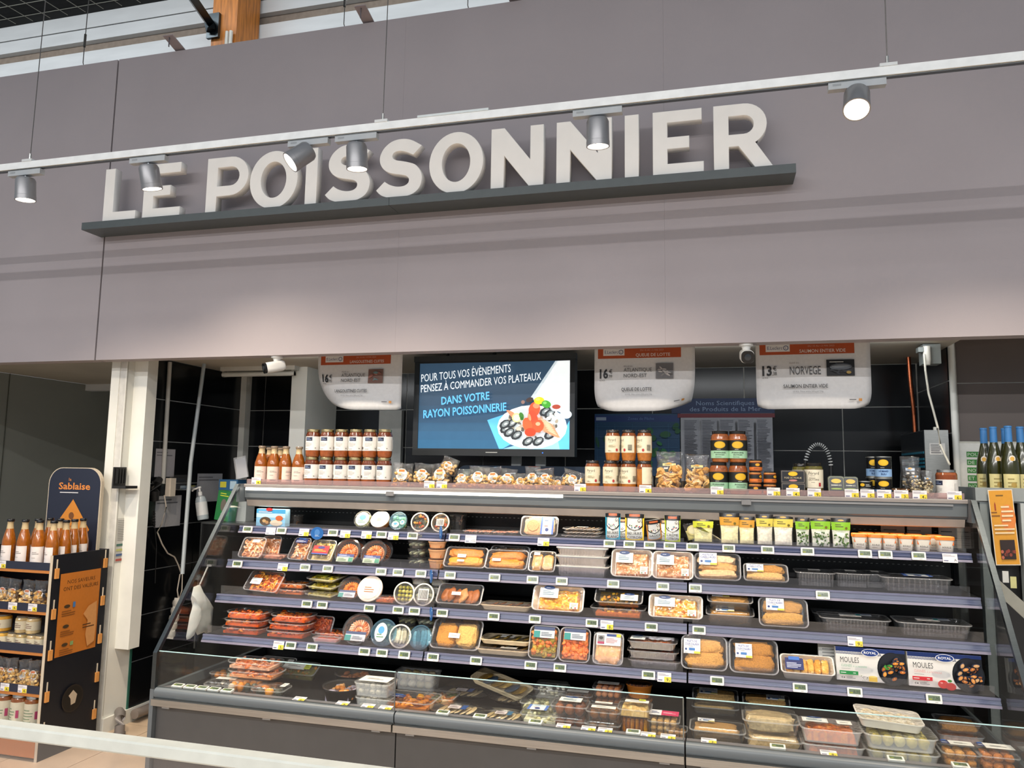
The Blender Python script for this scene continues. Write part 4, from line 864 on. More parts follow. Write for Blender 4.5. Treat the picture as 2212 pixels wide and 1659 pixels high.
# --- cctv cameras
def cctv(px, yaw, label):
    x = xat(px, .645, 2.2); t = thing('cctv_camera', label, 'camera', (x, .645, 2.2395), group='security cameras under the fascia')
    MB('e6e7e4').lathe([(.034, 0), (.034, -.010), (.022, -.014), (.018, -.032)], 20).build('mount', 'satin', t, 40)
    R = Matrix.Rotation(yaw, 4, 'Z') @ Matrix.Rotation(math.radians(14), 4, 'X'); T = TR(0, 0, -.058) @ R
    MB('e6e7e4').loft([[(a, y, b) for a, b in rrect(.062*k, .062*k, .02)] for y, k in ((.045, .8), (.03, 1), (-.062, 1))], T=T).build('housing', 'satin', t, 40)
    MB('0e0f11').loft([[(a, y, b) for a, b in rrect(.060, .060, .022)] for y in (-.0625, -.075)], T=T).build('face', 'gloss', t, 40)
    MB('2c3238').lathe([(.016, -.0), (.016, -.004), (.008, -.005)], 16, T=T @ TR(0, -.0755, 0) @ Matrix.Rotation(PI/2, 4, 'X') @ Matrix.Scale(-1, 4, (0, 0, 1))).build('lens', 'gloss', t, 40)
cctv(598, -.75, 'white bullet security camera under the fascia between wall and langoustine poster'); cctv(1612, .05, 'white bullet security camera facing the aisle between the monkfish and salmon posters')
# --- unlit tube light on the fish-room ceiling
t = thing('tube_light', 'unlit fluorescent tube light on the cream fish-room ceiling', 'lamp', (xat(560, 1.5, 2.28), 1.5, 2.31))
MB('c9c6bb').box(-.30, .30, -.03, .03, -.03, 0).build('fitting', 'satin', t); MB('d8d8d0').tube([(-.29, -.01, -.055), (.29, -.01, -.055)], .016, 10).build('tube', 'satin', t, 40)
for d in (-.29, .27): MB('8d8a80').box(d, d+.02, -.02, .01, -.07, -.03).build('socket', 'satin', t)

# --- right side of the fish room
t = thing('insect_killer', 'grey metal insect trap with black blue-striped side and maker plate', 'appliance', (xat(1998, 1.25, 1.75), 1.25, 1.52)); w = xat(2050, 1.25, 1.75)-xat(1998, 1.25, 1.75); d = onX(1946, 935, t.location.x).y-1.25
MB('a9aaa6').box(0, w, 0, d, 0, .33).build('casing', 'metal', t); MB('16191c').box(-.003, 0, .004, d-.004, .004, .326).build('dark_side', 'gloss', t)
for i, z in enumerate((.205, .17, .15, .13)): MB('1f6f86').box(-.006, -.003, .01, d-.02, z, z+.012).build('blue_strip', 'gloss', t)  # thin blue strips across the dark side
Print().rect(.022, .20, .075, .06, 'dcdcd8').bars(.028, .205, .06, .05, 5, '55555a').build('maker_plate', 'print', t, T=TR(0, -.0005, 0) @ UP)
MB('e0ddd2').box(.055, .068, .03, .045, .33, .348).build('plug_inlet', 'satin', t)
t = thing('wall_socket', 'grey double power socket with white plug hung under the ceiling', 'socket', (xat(2010, 1.2, 2.25), 1.2, 2.20))
MB('8d9492').box(-.035, .05, 0, .09, 0, .105).build('socket_box', 'satin', t); MB('7d8482').box(-.065, -.02, -.03, .02, .06, .085).build('flap', 'satin', t); MB('d7d5cb').lathe([(.014, -.05), (.019, -.02), (.019, .05)], 12, T=TR(-.022, -.02, .04)).build('plug', 'satin', t, 40)
pts = [onY(x, y, yy) for x, y, yy in ((1996, 765, 1.16), (1999, 800, 1.15), (2006, 850, 1.12), (2017, 890, 1.1), (2026, 925, 1.08), (2031, 960, 1.06), (2042, 985, 1.0), (2051, 1003, .93))]
tag(MB('d9d6c8').tube(pts, .0055, 8).build('power_cable', 'satin', None, 60), 'white power cable running from the ceiling socket down past the insect trap', 'cable')
pts = [onY(x, y, 1.7) for x, y in ((1957, 736), (1962, 765), (1967, 830), (1973, 880), (1978, 960))]
tag(MB().tube(pts, .012, 10).build('copper_pipe', 'copper', None, 60), 'copper water pipe running down the corner behind the insect trap', 'pipe')
t = thing('spray_hose', 'black and white spiral spray hose arching over the counter', 'hose', onY(1767, 1010, 1.35)); q = [onY(1767+28*math.cos(a), 1012-52*math.sin(a), 1.35)-t.location for a in [PI*i/24 for i in range(25)]]
q = [Vector((q[0].x, q[0].y, 1.2-t.location.z))]+q+[Vector((q[-1].x, q[-1].y, 1.2-t.location.z))]
MB('0d0d0e').tube(q, .010, 8).build('hose', 'rubber', t, 60)
for i in range(2, 23): a, b = q[i], q[i+1]; MB('c9ccca').tube([a, a+(b-a)*.35], .0115, 8).build('coil_ring', 'satin', t)
w, h = .40, .36; p = Print().rect(.01, .01, w-.02, h-.02, 'f0efe6')
for i, s in enumerate(('POUR LA', 'DE TOUS', 'NOUS', 'ET NOS', 'NOS')): p.rect(.045, h-.085-.042*i, .20, .030, '3f8f3c').text(s, .05, h-.079-.042*i, .018, 'e4f0da', w=.026*len(s)*.6)
p.bars(.045, .03, .16, .075, 5, '6a9a5c')
wallprint('hygiene_notice', 'white framed notice with green lettering on the brown tiles behind the wine', xat(2070, 1.34, 1.65), xat(2070, 1.34, 1.65)+w, 1.435, 1.795, 1.352, 'd6d4c6', p)

# --- left wall of the fish room
def onwall(name, label, pxs, c, pr=None):
    (xa, ya), (xb, yb) = pxs; a, b = onX(xa, ya, -.945), onX(xb, yb, -.945); t = thing(name, label, 'paper', (-.9485, a.y, b.z))
    MB(c).box(0, .001, 0, b.y-a.y, 0, a.z-b.z).build('sheet', 'print', t)
    q = Print(); W_, H_ = b.y-a.y, a.z-b.z; q.bars(W_*.05, H_*.72, W_*.85, H_*.2, 2, '6e6f74')
    q.build('print', 'print', t, T=TR(.001, 0, 0) @ SIDE); return t
onwall('notice_sheet', 'pale grey typed sheet behind the white conduit on the tiled wall', ((338, 969), (376, 1030)), 'a9a7ac')
onwall('notice_sheet', 'pale grey sheet on the tiled wall above the soap dispenser', ((428, 1023), (478, 1082)), 'aeb0b6')
onwall('notice_sheet', 'white sheet below the telephone on the tiled wall', ((338, 1072), (389, 1135)), 'b7b8bc')
tag(MB('c4c3bd').tube([onX(367, 782, -.935), onX(352, 1045, -.935)], .014, 10).build('wall_conduit', 'satin', None, 60), 'white vertical conduit on the black tiles above the telephone', 'pipe')
tag(MB('a9b2b6').tube([onX(441, 785, -.82), onX(412, 1000, -.80), onX(394, 1240, -.74)], .013, 10).build('leaning_pole', 'satin', None, 60), 'thin pale pole leaning against the black tiled wall', 'pole')
t = thing('telephone', 'black wall telephone with coiled cord', 'telephone', onX(338, 1080, -.93)); o = t.location.copy()
ph = [onX(x, y, -.925)-o for x, y in ((335, 1082), (334, 1062), (338, 1044), (346, 1034))]
MB('0e0e0f').tube(ph, [.022, .03, .03, .02], 10).build('handset', 'rubber', t, 60)
cz = [onX(333+2.2*math.cos(i*1.9), 1104+i*.55, -.92+.008*math.sin(i*1.9))-o for i in range(60)]
MB('0e0e0f').tube(cz, .003, 5).build('coiled_cord', 'rubber', t); MB('141415').tube([cz[-1], onX(338, 1180, -.925)-o, onX(335, 1260, -.925)-o], .003, 5).build('cord_end', 'rubber', t)
t = thing('acrylic_tray', 'small clear acrylic holder with a white adapter beside the telephone', 'holder', onX(378, 1058, -.93)); o = t.location.copy()
MB().box(0, .09, -.06, .14, 0, .006).box(0, .004, -.06, .14, 0, .10).box(.086, .09, -.06, .14, 0, .03).build('holder', 'tub', t); MB('cfc4b4').box(.02, .06, -.12, -.07, -.04, .08).build('adapter', 'satin', t)
tag(MB('cfc6b8').tube([onX(x, y, -.91) for x, y in ((355, 1070), (359, 1095), (350, 1130), (340, 1150), (350, 1175), (362, 1195), (377, 1203), (386, 1222), (392, 1240))], .005, 6).build('white_cable', 'satin', None, 60), 'cream cable looping down the black tiles from the acrylic holder', 'cable')
t = thing('power_strip', 'white power strip hanging on its cables beside the glass end', 'power strip', onX(385, 1290, -.90)); o = t.location.copy()
pth = [onX(x, y, -.90)-o for x, y in ((386, 1292), (378, 1330), (366, 1380))]
MB('d5d1c8').tube(pth, .028, 6).build('strip', 'satin', t)
for i in range(5): q = pth[0].lerp(pth[2], .12+.19*i); MB('bdb9b0').lathe([(.030, -.018), (.034, 0), (.030, .018)], 10, T=TR(*q)).build('outlet', 'satin', t, 40)
for dx in (0, 5): MB('cfc6b8').tube([onX(389+dx, 1240, -.90)-o, onX(383+2*dx, 1275, -.90)-o, onX(386, 1295, -.90)-o], .004, 6).build('cable', 'satin', t)
# black cabinet by the left end, with the things standing on it
cb = thing('black_cabinet', 'small black cabinet with steel edge behind the glass case end', 'cabinet', (xat(437, 1.26, 1.2), 1.26, 0)); zt = 1.225; cw = -.03-cb.location.x
MB('141516').box(0, cw, 0, .28, 0, zt-.012).build('carcass', 'gloss', cb); MB('8e9090').box(-.006, cw, -.006, .28, zt-.012, zt).build('top_plate', 'metal', cb); MB('8a8c8c').box(-.006, .006, -.008, .0, .4, zt-.012).build('edge_strip', 'metal', cb)
def cabx(px): return xat(px, 1.33, zt)
t = thing('soap_dispenser', 'clear pump bottle of hand gel on the black cabinet', 'bottle', (cabx(441), 1.32, zt), (0, math.radians(-12), 0))
MB('a9b4ba').lathe([(.034, 0), (.037, .01), (.037, .13), (.030, .155), (.012, .165)], 18).build('bottle', 'gloss', t, 40); MB('d5d8d8').lathe([(.0375, .03), (.0375, .12)], 18, cap0=False, cap1=False).build('label_band', 'print', t, 60)
MB('e6e6e2').lathe([(.014, .165), (.014, .19), (.006, .195), (.006, .215), (.012, .216), (.012, .228)], 12).build('pump', 'satin', t, 40); MB('e6e6e2').tube([(0, 0, .222), (-.05, 0, .216), (-.06, 0, .208)], .006, 6).build('nozzle', 'satin', t)
t.location.z += .010
t = thing('glove_box', 'green cardboard glove box with oval opening standing on the cabinet', 'box', (cabx(477), 1.33, zt), (0, math.radians(7), 0))
MB('1f7a3e').box(-.055, .055, 0, .08, 0, .20).build('carton', 'print', t); Print().ell(0, .105, .022, .042, '6e675e').bars(-.035, .160, .07, .03, 2, 'cfd83c').bars(-.01, .02, .03, .03, 3, 'cfe0cf').build('print', 'print', t, T=TR(0, -.0005, 0) @ UP); t.location.z += .008
t = thing('blue_carton', 'small blue and yellow carton on a white carton behind the glass end', 'box', (xat(498, 1.5, 1.45), 1.45, 1.433)); MB('2a5f8c').box(-.06, .09, 0, .1, 0, .075).build('carton', 'print', t); Print().rect(-.05, .02, .05, .04, 'c9c23c').rect(.03, .01, .05, .055, 'b9d3e4').build('print', 'print', t, T=TR(0, -.0005, 0) @ UP)
t = thing('white_carton', 'plain white carton under the blue carton on the cabinet', 'box', (xat(503, 1.45, 1.33), 1.43, zt)); MB('c9cdd0').box(-.10, .12, 0, .1, 0, .207).build('carton', 'print', t)
t = thing('leaning_folder', 'pale plastic folder with papers leaning by the soup bottles', 'folder', (xat(524, 1.47, 1.6), 1.45, 1.518), (0, math.radians(-12), .1)); MB('aab4bf').box(-.03, .06, 0, .012, 0, .15).build('cover', 'milky', t); MB('c9ced6').box(-.026, .05, .013, .018, .0, .14).build('paper', 'print', t)
# white carrier bag hanging outside the glass end
t = thing('plastic_bag', 'crumpled white plastic bag hanging beside the glass case end', 'bag', onX(430, 1262, -.06)); o = t.location.copy()
ol = [onX(x, y, -.06)-o for x, y in ((418, 1268), (432, 1262), (440, 1280), (452, 1297), (461, 1312), (457, 1345), (455, 1372), (440, 1366), (426, 1372), (417, 1352), (411, 1380), (403, 1382), (402, 1375), (410, 1330), (419, 1300), (414, 1285))]
ce = sum(ol, Vector())/len(ol); lps = []
for k, dx in ((1, 0), (.82, .018), (.5, .026), (.2, .020)): lps.append([ce+(p-ce)*k+Vector((dx*(1+.8*noise.noise(p*30+Vector((k*5, 0, 0)))), 0, 0)) for p in ol])
bk = [[Vector((-p.x*.7, p.y, p.z)) for p in l] for l in lps[:0:-1]]
MB('e9e9e6').loft(bk+lps).build('bag', 'satin', t, 50); MB('e0e0dc').tube([ol[1], ol[1]+Vector((.045, .0, .10))], .004, 6).build('handle', 'satin', t); MB('8e9092').lathe([(.012, -.004), (.012, .004)], 12, T=TR(*(ol[1]+Vector((.05, 0, .10))))).build('suction_hook', 'satin', t)

# ================================================================== on the canopy
yw = [0, .1, .75, -.05]
for i, px in enumerate((559, 586, 612, 640)): put(f_bottle, 0, px, 25, 82, 'amber soup bottle with a pale pink label, front row on the canopy' if i != 2 else 'amber soup bottle with its pink label turned half away', back=.012, yaw=yw[i], group='soup bottles on the canopy')
for px in (576, 600): put(f_bottle, 0, px, 25, 78, 'amber soup bottle standing behind the front row, only its neck showing', back=.105, group='soup bottles on the canopy')
JX = [(667, 670, -.2), (698, 701, -.1), (730, 732, .15), (761, 763, -.05), (791, 794, .3), (824, 826, -.25)]
jar0 = put(f_jar, 0, 667, 28.6, 60, 'brown soup jar with white label, lower row of the jar stack', back=.015, art=art_soup, group='stacked soup jars on the canopy')
hj = TOPS[jar0.name]; jy = jar0.location.y
for i, (a, b, yawn) in enumerate(JX):
    for lv, px in ((0, a), (1, b)):
        z = 1.502 if lv == 0 else hj[2]+.0005; x = xat(px, jy-.03, z+.03); lab = 'brown soup jar with white label, %s row of the jar stack' % ('lower', 'upper')[lv]
        if i == 0 and lv == 0: jar0.location = (x, jy, z); jar0.rotation_euler = (0, 0, yawn+face(x, jy)); continue
        dup(jar0, (x, jy, z), (0, 0, yawn*(1, .8)[lv]+face(x, jy)), lab)
bags = [(868, 46, 46, 0, 0, 'leaning against the last soup jars'), (912, 44, 44, 0, .1, 'with round label, second from the soup jars'), (950, 42, 46, .02, -.1, 'under the bag that lies on top'), (997, 40, 36, .05, 0, 'set back behind its neighbours'), (1033, 46, 42, 0, .05, 'full of cubes, mid row'), (1066, 40, 40, 0, -.1, 'with crooked round label, mid row'),
        (1096, 40, 38, 0, .1, 'with pink-tinted label, mid row'), (1124, 32, 30, 0, 0, 'slumped low with a darker label'), (1150, 36, 44, .01, 0, 'with two orange stickers'), (1178, 42, 38, .02, -.15, 'sagging to one side'), (1237, 52, 34, 0, .25, 'fallen flat beside the cream soup jars'), (1205, 30, 26, .03, 0, 'half hidden beside the fallen one')]
for px, w, h, bk, ti, lab in bags: put(f_bag, 0, px, w, h*1.12, 'clear bag of golden croutons '+lab, back=.015+bk, tilt=ti, group='crouton bags on the canopy', n=60, size=.010)
put(f_bag, 0, 969, 38, 36, 'clear bag of golden croutons lying on top of the others', back=.05, up=.062, tilt=.35, group='crouton bags on the canopy', n=44, size=.010)
# cream-label jars
pj = put(f_jar, 0, 1278, 32.5, 66, 'orange-brown soup jar with cream label, lower row beside the crackers', back=.015, art=art_per, lidc='2a2622', sauce='a8682a', top='7c4420', lab='ece4c8', shape='bulge', l0=.26, l1=.80, group='cream-label soup jars on the canopy')
pz = TOPS[pj.name][2]; py_ = pj.location.y
for px, lv, yawn, b in ((1278, 0, -.1, 0), (1317, 0, -.15, 0), (1357, 0, -.5, 0), (1391, 0, 1.6, 0), (1337, 0, .3, .09), (1322, 1, 0, 0), (1357, 1, -1.1, 0), (1391, 1, -.7, 0)):
    z = 1.502+lv*(pz-1.502+.0005); x = xat(px, py_-.03, z+.03)
    lab = 'orange-brown soup jar with cream label, %s beside the crackers' % (('lower row', 'upper row')[lv] if not b else 'behind the lower row')
    if px == 1278: pj.location = (x, py_, z); pj.rotation_euler.z = yawn+face(x, py_); pj['label'] = lab
    else: dup(pj, (x, py_+b, z), (0, 0, yawn+face(x, py_)), lab)
put(f_bag, 0, 1446, 62, 88, 'tall clear bag of round toasts beside the cream-label jars', back=.012, name='toast_bag', cols=('d9ac6c', 'c9975a', 'e2bf88'), art=('efd98c', ''), n=70, size=.020, piece='coin', d=.07, group='bags of round toasts')
put(f_bag, 0, 1506, 56, 84, 'tall clear bag of round toasts beside the green-label jars', back=.02, name='toast_bag', cols=('d9ac6c', 'c9975a', 'e2bf88'), art=('efd98c', ''), n=60, size=.020, piece='coin', d=.07, group='bags of round toasts')
qj = put(f_jar, 0, 1553, 41, 68, 'wild fish soup jar with mint-green label, lower row', back=.012, art=art_pois, lidc='24211e', sauce='9a5a2a', top='8a4e2a', lab='171a17', shape='bulge', l0=.13, l1=.70, group='mint-label fish soup jars')
qz = TOPS[qj.name][2]; qy = qj.location.y
for px, lv, yawn in ((1553, 0, -.05), (1595, 0, .3), (1556, 1, -.05), (1594, 1, 0)):
    z = 1.502+lv*(qz-1.502+.0005); x = xat(px, qy-.03, z+.03); lab = 'wild fish soup jar with mint-green label, %s row' % ('lower', 'upper')[lv]
    if px == 1553: qj.location = (x, qy, z); qj.rotation_euler.z = yawn+face(x, qy)
    else: dup(qj, (x, qy, z), (0, 0, yawn+face(x, qy)), lab)
rj = put(f_jar, 0, 1632, 28, 25, 'small dark spread jar with orange band, bottom of the stack of three', back=.012, art=art_ril, lidc='171513', sauce='8a4a20', top='c98a4c', lab='171512', shape='straight', l0=.12, l1=.72, name='spread_jar', group='small orange-band spread jars')
rz = TOPS[rj.name][2]-1.502; ry = rj.location.y
for px, lv, yawn, lab in ((1632, 0, -.2, 'bottom of the stack of three'), (1632, 1, .9, 'middle of the stack of three'), (1633, 2, .2, 'top of the stack of three'), (1664, 0, -.1, 'bottom of the stack of two'), (1664, 1, .8, 'top of the stack of two')):
    z = 1.502+lv*(rz+.0005); x = xat(px, ry-.03, z+.02); lab = 'small dark spread jar with orange band, '+lab
    if px == 1632 and lv == 0: rj.location = (x, ry, z)
    else: dup(rj, (x, ry, z), (0, 0, yawn+face(x, ry)), lab)
def f_box(w, h, label, cat='box', name='carton', d=.06, fill='2a2a2e', art=None, group=None, m='print', dark=None):
    t = thing(name, label, cat, group=group); MB(fill).box(-w/2, w/2, 0, d, 0, h).build('carton', m, t)
    p = Print(.0003); art(p, w, h); p.build('print', 'gloss', t, T=TR(0, -.0003, 0) @ UP); t['lean'] = 0; return t
def art_liver(p, w, h): p.rect(-w*.48, h*.05, w*.96, h*.9, '9a9288').rect(-w*.465, h*.08, w*.93, h*.84, '33353a').ell(0, h*.72, w*.20, h*.18, 'e8b928', 18).ell(0, h*.72, w*.17, h*.14, 'f2c93c', 18).text('FOIE DE MORUE', 0, h*.34, h*.14, 'cfc4a4', al='c', w=w*.72).ell(0, h*.2, w*.18, h*.08, 'c98a86', 12)
b1 = put(f_box, 0, 1713, 51, 27, 'flat charcoal cod liver carton, lower of two', back=.012, art=art_liver, group='cod liver cartons'); b2 = put(f_box, 0, 1712, 51, 27, 'flat charcoal cod liver carton, upper of two', back=.012, zz=on(b1), art=art_liver, group='cod liver cartons')
def art_sal(p, u, b, h, r): p.text('Pérard', 0, b+h*.72, h*.17, '3a3a34', al='c', w=1.1*r).bars(-.4*r, b+h*.64, .8*r, h*.04, 1, '8a8676').text('SALICORNE', 0, b+h*.40, h*.09, '4a4a3c', al='c', w=1.1*r).bars(-.5*r, b+h*.5, 1.0*r, h*.06, 1, '6e6a58').bars(-.3*r, b+h*.28, .6*r, h*.05, 1, '8a8676').rect(.5*r, b+h*.08, .25*r, h*.2, 'b8383c')
put(f_jar, 0, 1760, 41, 71, 'olive samphire jar with cream label and dark cap', back=.015, art=art_sal, lidc='23201a', sauce='4a4a1c', top='5a5620', low='5c4a22', lab='ece6d0', shape='straight', l0=.25, l1=.80, name='samphire_jar', group='samphire jars')
put(f_jar, 0, 1732, 38, 68, 'olive samphire jar standing behind the cod liver cartons', back=.11, art=art_sal, lidc='23201a', sauce='4a4a1c', top='5a5620', lab='ece6d0', shape='straight', l0=.25, l1=.80, name='samphire_jar', group='samphire jars')
def f_sard(w, h, label, group=None, d=.022):
    t = thing('sardine_tin', label, 'tin', group=group); MB('2c3326').loft([at(rrect(w*k, h*k, .012), z) for z, k in ((0, .97), (.002, 1), (d-.002, 1), (d, .97))], T=TR(0, d, h/2) @ UP).build('tin', 'gloss', t, 40)
    p = Print(.0003); q = rrect(w*.9, h*.9, .01); p.poly([(x, y+h/2) for x, y in q], '8a8f5c').poly([(x*.95, y*.95+h/2) for x, y in q], '1b1f1a').ell(0, h*.74, w*.30, h*.11, 'e8b928', 18).bars(-w*.3, h*.5, w*.6, h*.07, 1, 'd9d9cc').ell(0, h*.36, w*.34, h*.04, '8fa83c', 12).text('SARDINES', 0, h*.50, h*.07, 'd9d9cc', al='c', w=w*.62)
    p.build('print', 'gloss', t, T=TR(0, .0, 0) @ UP); t['lean'] = -8; return t
put(f_sard, 0, 1806, 36, 44, 'dark green sardine tin standing upright in front', back=.004, group='upright sardine tins'); put(f_sard, 0, 1837, 34, 43, 'dark green sardine tin standing upright half behind its neighbour', back=.028, group='upright sardine tins')
def f_tin(w, h, label, group=None, band='20221e', rim='c9c6bc', art=None, name='fish_tin'):
    t = thing(name, label, 'tin', group=group); r = w/2; MB(band).lathe([(r*.97, .004), (r*.97, h-.004)], 24).build('can', 'gloss', t, 40)
    MB(rim).lathe([(r*.95, h-.004), (r, h-.004), (r, h), (r*.95, h), (r*.93, h-.003)], 24).build('rim', 'metal', t, 40); MB(rim).lathe([(r*.95, 0), (r, .001), (r, .005), (r*.95, .005)], 24).build('rim', 'metal', t, 40)
    if art: p = Print(.0003); art(p, r*1.7, .006, h-.012, r); p.build('label', 'gloss', t, cyl=r*.975)
    t['lean'] = 0; return t
def art_code(p, u, b, h, r): p.rect(-u, b, 2*u, h, 'd9d7cc', 12).rect(-.4*r, b+h*.15, .8*r, h*.7, 'f2f2ee'); [p.rect(-.32*r+i*.09*r, b+h*.2, .04*r, h*.6, '2a2a2a') for i in range(8)]
def art_oval(p, u, b, h, r): p.rect(-u, b, 2*u, h, '1c1d1b', 12).ell(-.3*r, b+h*.55, .28*r, h*.3, 'e8b928', 14).bars(.1*r, b+h*.2, .7*r, h*.5, 2, 'c9c9c0')
for px, labs in ((1805, ('lower', 'upper')), (1836, ('lower', 'upper'))):
    q = put(f_tin, 0, px, 33, 21, 'flat white-banded fish tin, %s one behind the sardine tins' % labs[0], back=.075, group='flat tins behind the sardines', art=art_code); put(f_tin, 0, px, 33, 20, 'flat white-banded fish tin, %s one behind the sardine tins' % labs[1], back=.075, zz=on(q), group='flat tins behind the sardines', art=art_code)
q = put(f_tin, 0, 1870, 35, 17, 'silver fish tin, lower of two beside the lobster cans', back=.03, group='silver fish tins', art=art_oval); put(f_tin, 0, 1869, 35, 17, 'silver fish tin, upper of two beside the lobster cans', back=.03, zz=on(q), group='silver fish tins', art=art_oval)
q = put(f_tin, 0, 1911, 38, 42, 'black and blue lobster soup can, lower of two', back=.012, group='lobster soup cans', art=art_hom, name='soup_can'); put(f_tin, 0, 1910, 37, 46, 'black and blue lobster soup can, upper of two', back=.012, zz=on(q), group='lobster soup cans', art=art_hom, name='soup_can')
q = put(f_tin, 0, 1889, 34, 42, 'black and blue lobster soup can, lower one at the back', back=.105, group='lobster soup cans', art=art_hom, name='soup_can'); put(f_tin, 0, 1889, 34, 44, 'black and blue lobster soup can, upper one at the back', back=.105, zz=on(q), group='lobster soup cans', art=art_hom, name='soup_can')
for px in (1934, 1957): put(f_jar, 0, px, 25, 22, 'small dark jar with black lid between lobster cans and seaweed bags', back=.02, art=art_ril, lidc='171513', sauce='4a3018', top='6a4a2c', lab='171512', shape='straight', l0=.12, l1=.72, name='spread_jar', group='small dark jars by the lobster cans')
for px, b, lab in ((1979, 0, 'left of the last soup jar, foremost'), (2005, .012, 'touching the last soup jar')): put(f_bag, 0, px, 27, 66 if b == 0 else 60, 'narrow clear bag of mixed seaweed flakes '+('beside the small dark jars' if b == 0 else 'touching the last soup jar'), back=.006+b, name='seaweed_bag', cols=('8a7a5a', 'c9b88c', '3a3226', '6a5a40', 'd9cfae'), art=('a9bfd6', ''), n=80, size=.008, d=.045, group='bags of seaweed flakes')
put(f_bag, 0, 1968, 44, 88, 'large crinkled clear bag standing behind the seaweed bags', back=.085, name='seaweed_bag', cols=('8a7a5a', '3a3226'), art=('a9bfd6', ''), n=40, size=.008, d=.05, group='bags of seaweed flakes')
put(f_jar, 0, 2049, 47, 63, 'brown soup jar with white label standing alone at the case end', back=.015, art=art_soup, lidc='b9b9b6', sauce='9a5426', top='8a4a20', low='7c3f1c', shape='straight', l0=.06, l1=.66, yaw=-.5)

# ================================================================== shelf 1 (top)
def art_sea(p, w, h): p.rect(-w/2, 0, w, h, '8cc4e6').rect(-w/2, h*.72, w, h*.28, '4fa8dc').rect(-w/2, h*.5, w, h*.25, 'bfe0f0').ell(-w*.18, h*.28, w*.20, h*.26, '5a4a3a', 16).ell(-w*.22, h*.3, w*.07, h*.1, 'c9a878', 8).ell(-w*.12, h*.22, w*.06, h*.1, 'b98f60', 8).ell(w*.2, h*.2, w*.22, h*.18, 'd9cdb8', 14).ell(w*.3, h*.48, w*.13, h*.16, 'c8683c', 10).bars(-w*.42, h*.78, w*.5, h*.12, 2, 'f0f6fa').ell(-w*.05, h*.98, w*.12, h*.1, 'c83a3a', 10)
put(f_box, 1, 588, 62, 40, 'sky-blue carton of mussels standing at the top shelf end', back=.03, art=art_sea, fill='9cc8e2', d=.05, name='mussel_carton')
put(f_round, 1, 631, 34, 20, 'small brown ready-meal bowl behind the sky-blue carton', back=.13, cols=('8a6a4a', '6a4a30'), kind='dark', name='meal_bowl')
put(f_round, 1, 782, 40, 42, 'clear salad tub with blue and white disc label, tilted on the top shelf', cols=('c9cfa0', 'a8b878', 'dcd9b8'), stick=[('disc', 0, 0, .8, .8)], lean=62, back=.02)
put(f_round, 1, 818, 44, 36, 'orange spread tub with cream lid tilted upward on the top shelf', lid='solid', lidcol='efe6d4', body='d98a4a', stick=[('frost', 0, 0, .6, .6)], lean=52, cols=('d98a4a',), back=.012)
put(f_round, 1, 859, 42, 42, 'clear green salad tub with pale blue labels beside the cream lid', cols=('b9c88a', '9cb068', 'd6dcb8'), stick=[('disc', -.1, -.22, .42, .34), ('disc', .28, -.1, .26, .26)], lean=66, rimcol='b9d4d8', back=.015)
put(f_round, 1, 907, 42, 40, 'cream-rimmed tub of tomato and olive antipasti with open window', cols=('b9542c', '5a5a34', 'c98a3c', '3a3a2c'), lid='window', lean=72, back=.02, group='antipasti tubs')
put(f_round, 1, 951, 42, 38, 'cream-rimmed antipasti tub showing its barcode', cols=('b9542c', '5a5a34', 'c9a87c'), lid='window', lean=72, stick=[('bar', 0, 0, .42, .36)], back=.02, group='antipasti tubs')
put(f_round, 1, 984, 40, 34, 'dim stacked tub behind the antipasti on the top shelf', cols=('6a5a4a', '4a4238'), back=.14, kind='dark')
for i, (px, b) in enumerate(((1017, 0), (1048, .01), (1079, 0), (1104, .03))): put(f_tray, 1, px, 33, 15, 'flat pale pink salmon pack lying behind the strip, %s' % ('next to the dim tubs', 'second in the row', 'third in the row', 'partly under the blini pack')[i], kind='tub', food='slices', cols=('f0a888', 'f4bba0', 'e89a78'), d=.11, th=.018, back=.02+b, group='flat salmon packs')
b = put(f_tray, 1, 1164, 92, 52, 'clear blini pack with blue and white sleeve tilted on the top shelf', kind='tub', lid='dome', food='bars', n=1, cols=('e8b98a',), lean=66, stick=[('bluewhite', .22, .0, .34, .86)], dome=.012, th=.025, back=.012, fm='crumb')
mb = MB('e3ae7c').lathe([(.035, .022), (.037, .028), (.034, .034)], 24, T=TR(-.035, .0, .002)).build('blini', 'crumb', b, 40)
for i in range(3):
    q = put(f_tray, 1, 1256+(-3, 2, 0)[i], 82, 10, 'thin clear fish pack, %s of the flat pile beside the blini' % ('bottom', 'middle', 'top')[i], kind='tub', food='slices', cols=('e8d2ba', 'd9bfa4', 'efdcc8'), d=.12, th=.012, back=.02, zz=None if i == 0 else on(q), stick=[('mini', 0, 0, .3, .3)], group='thin fish packs in a pile')
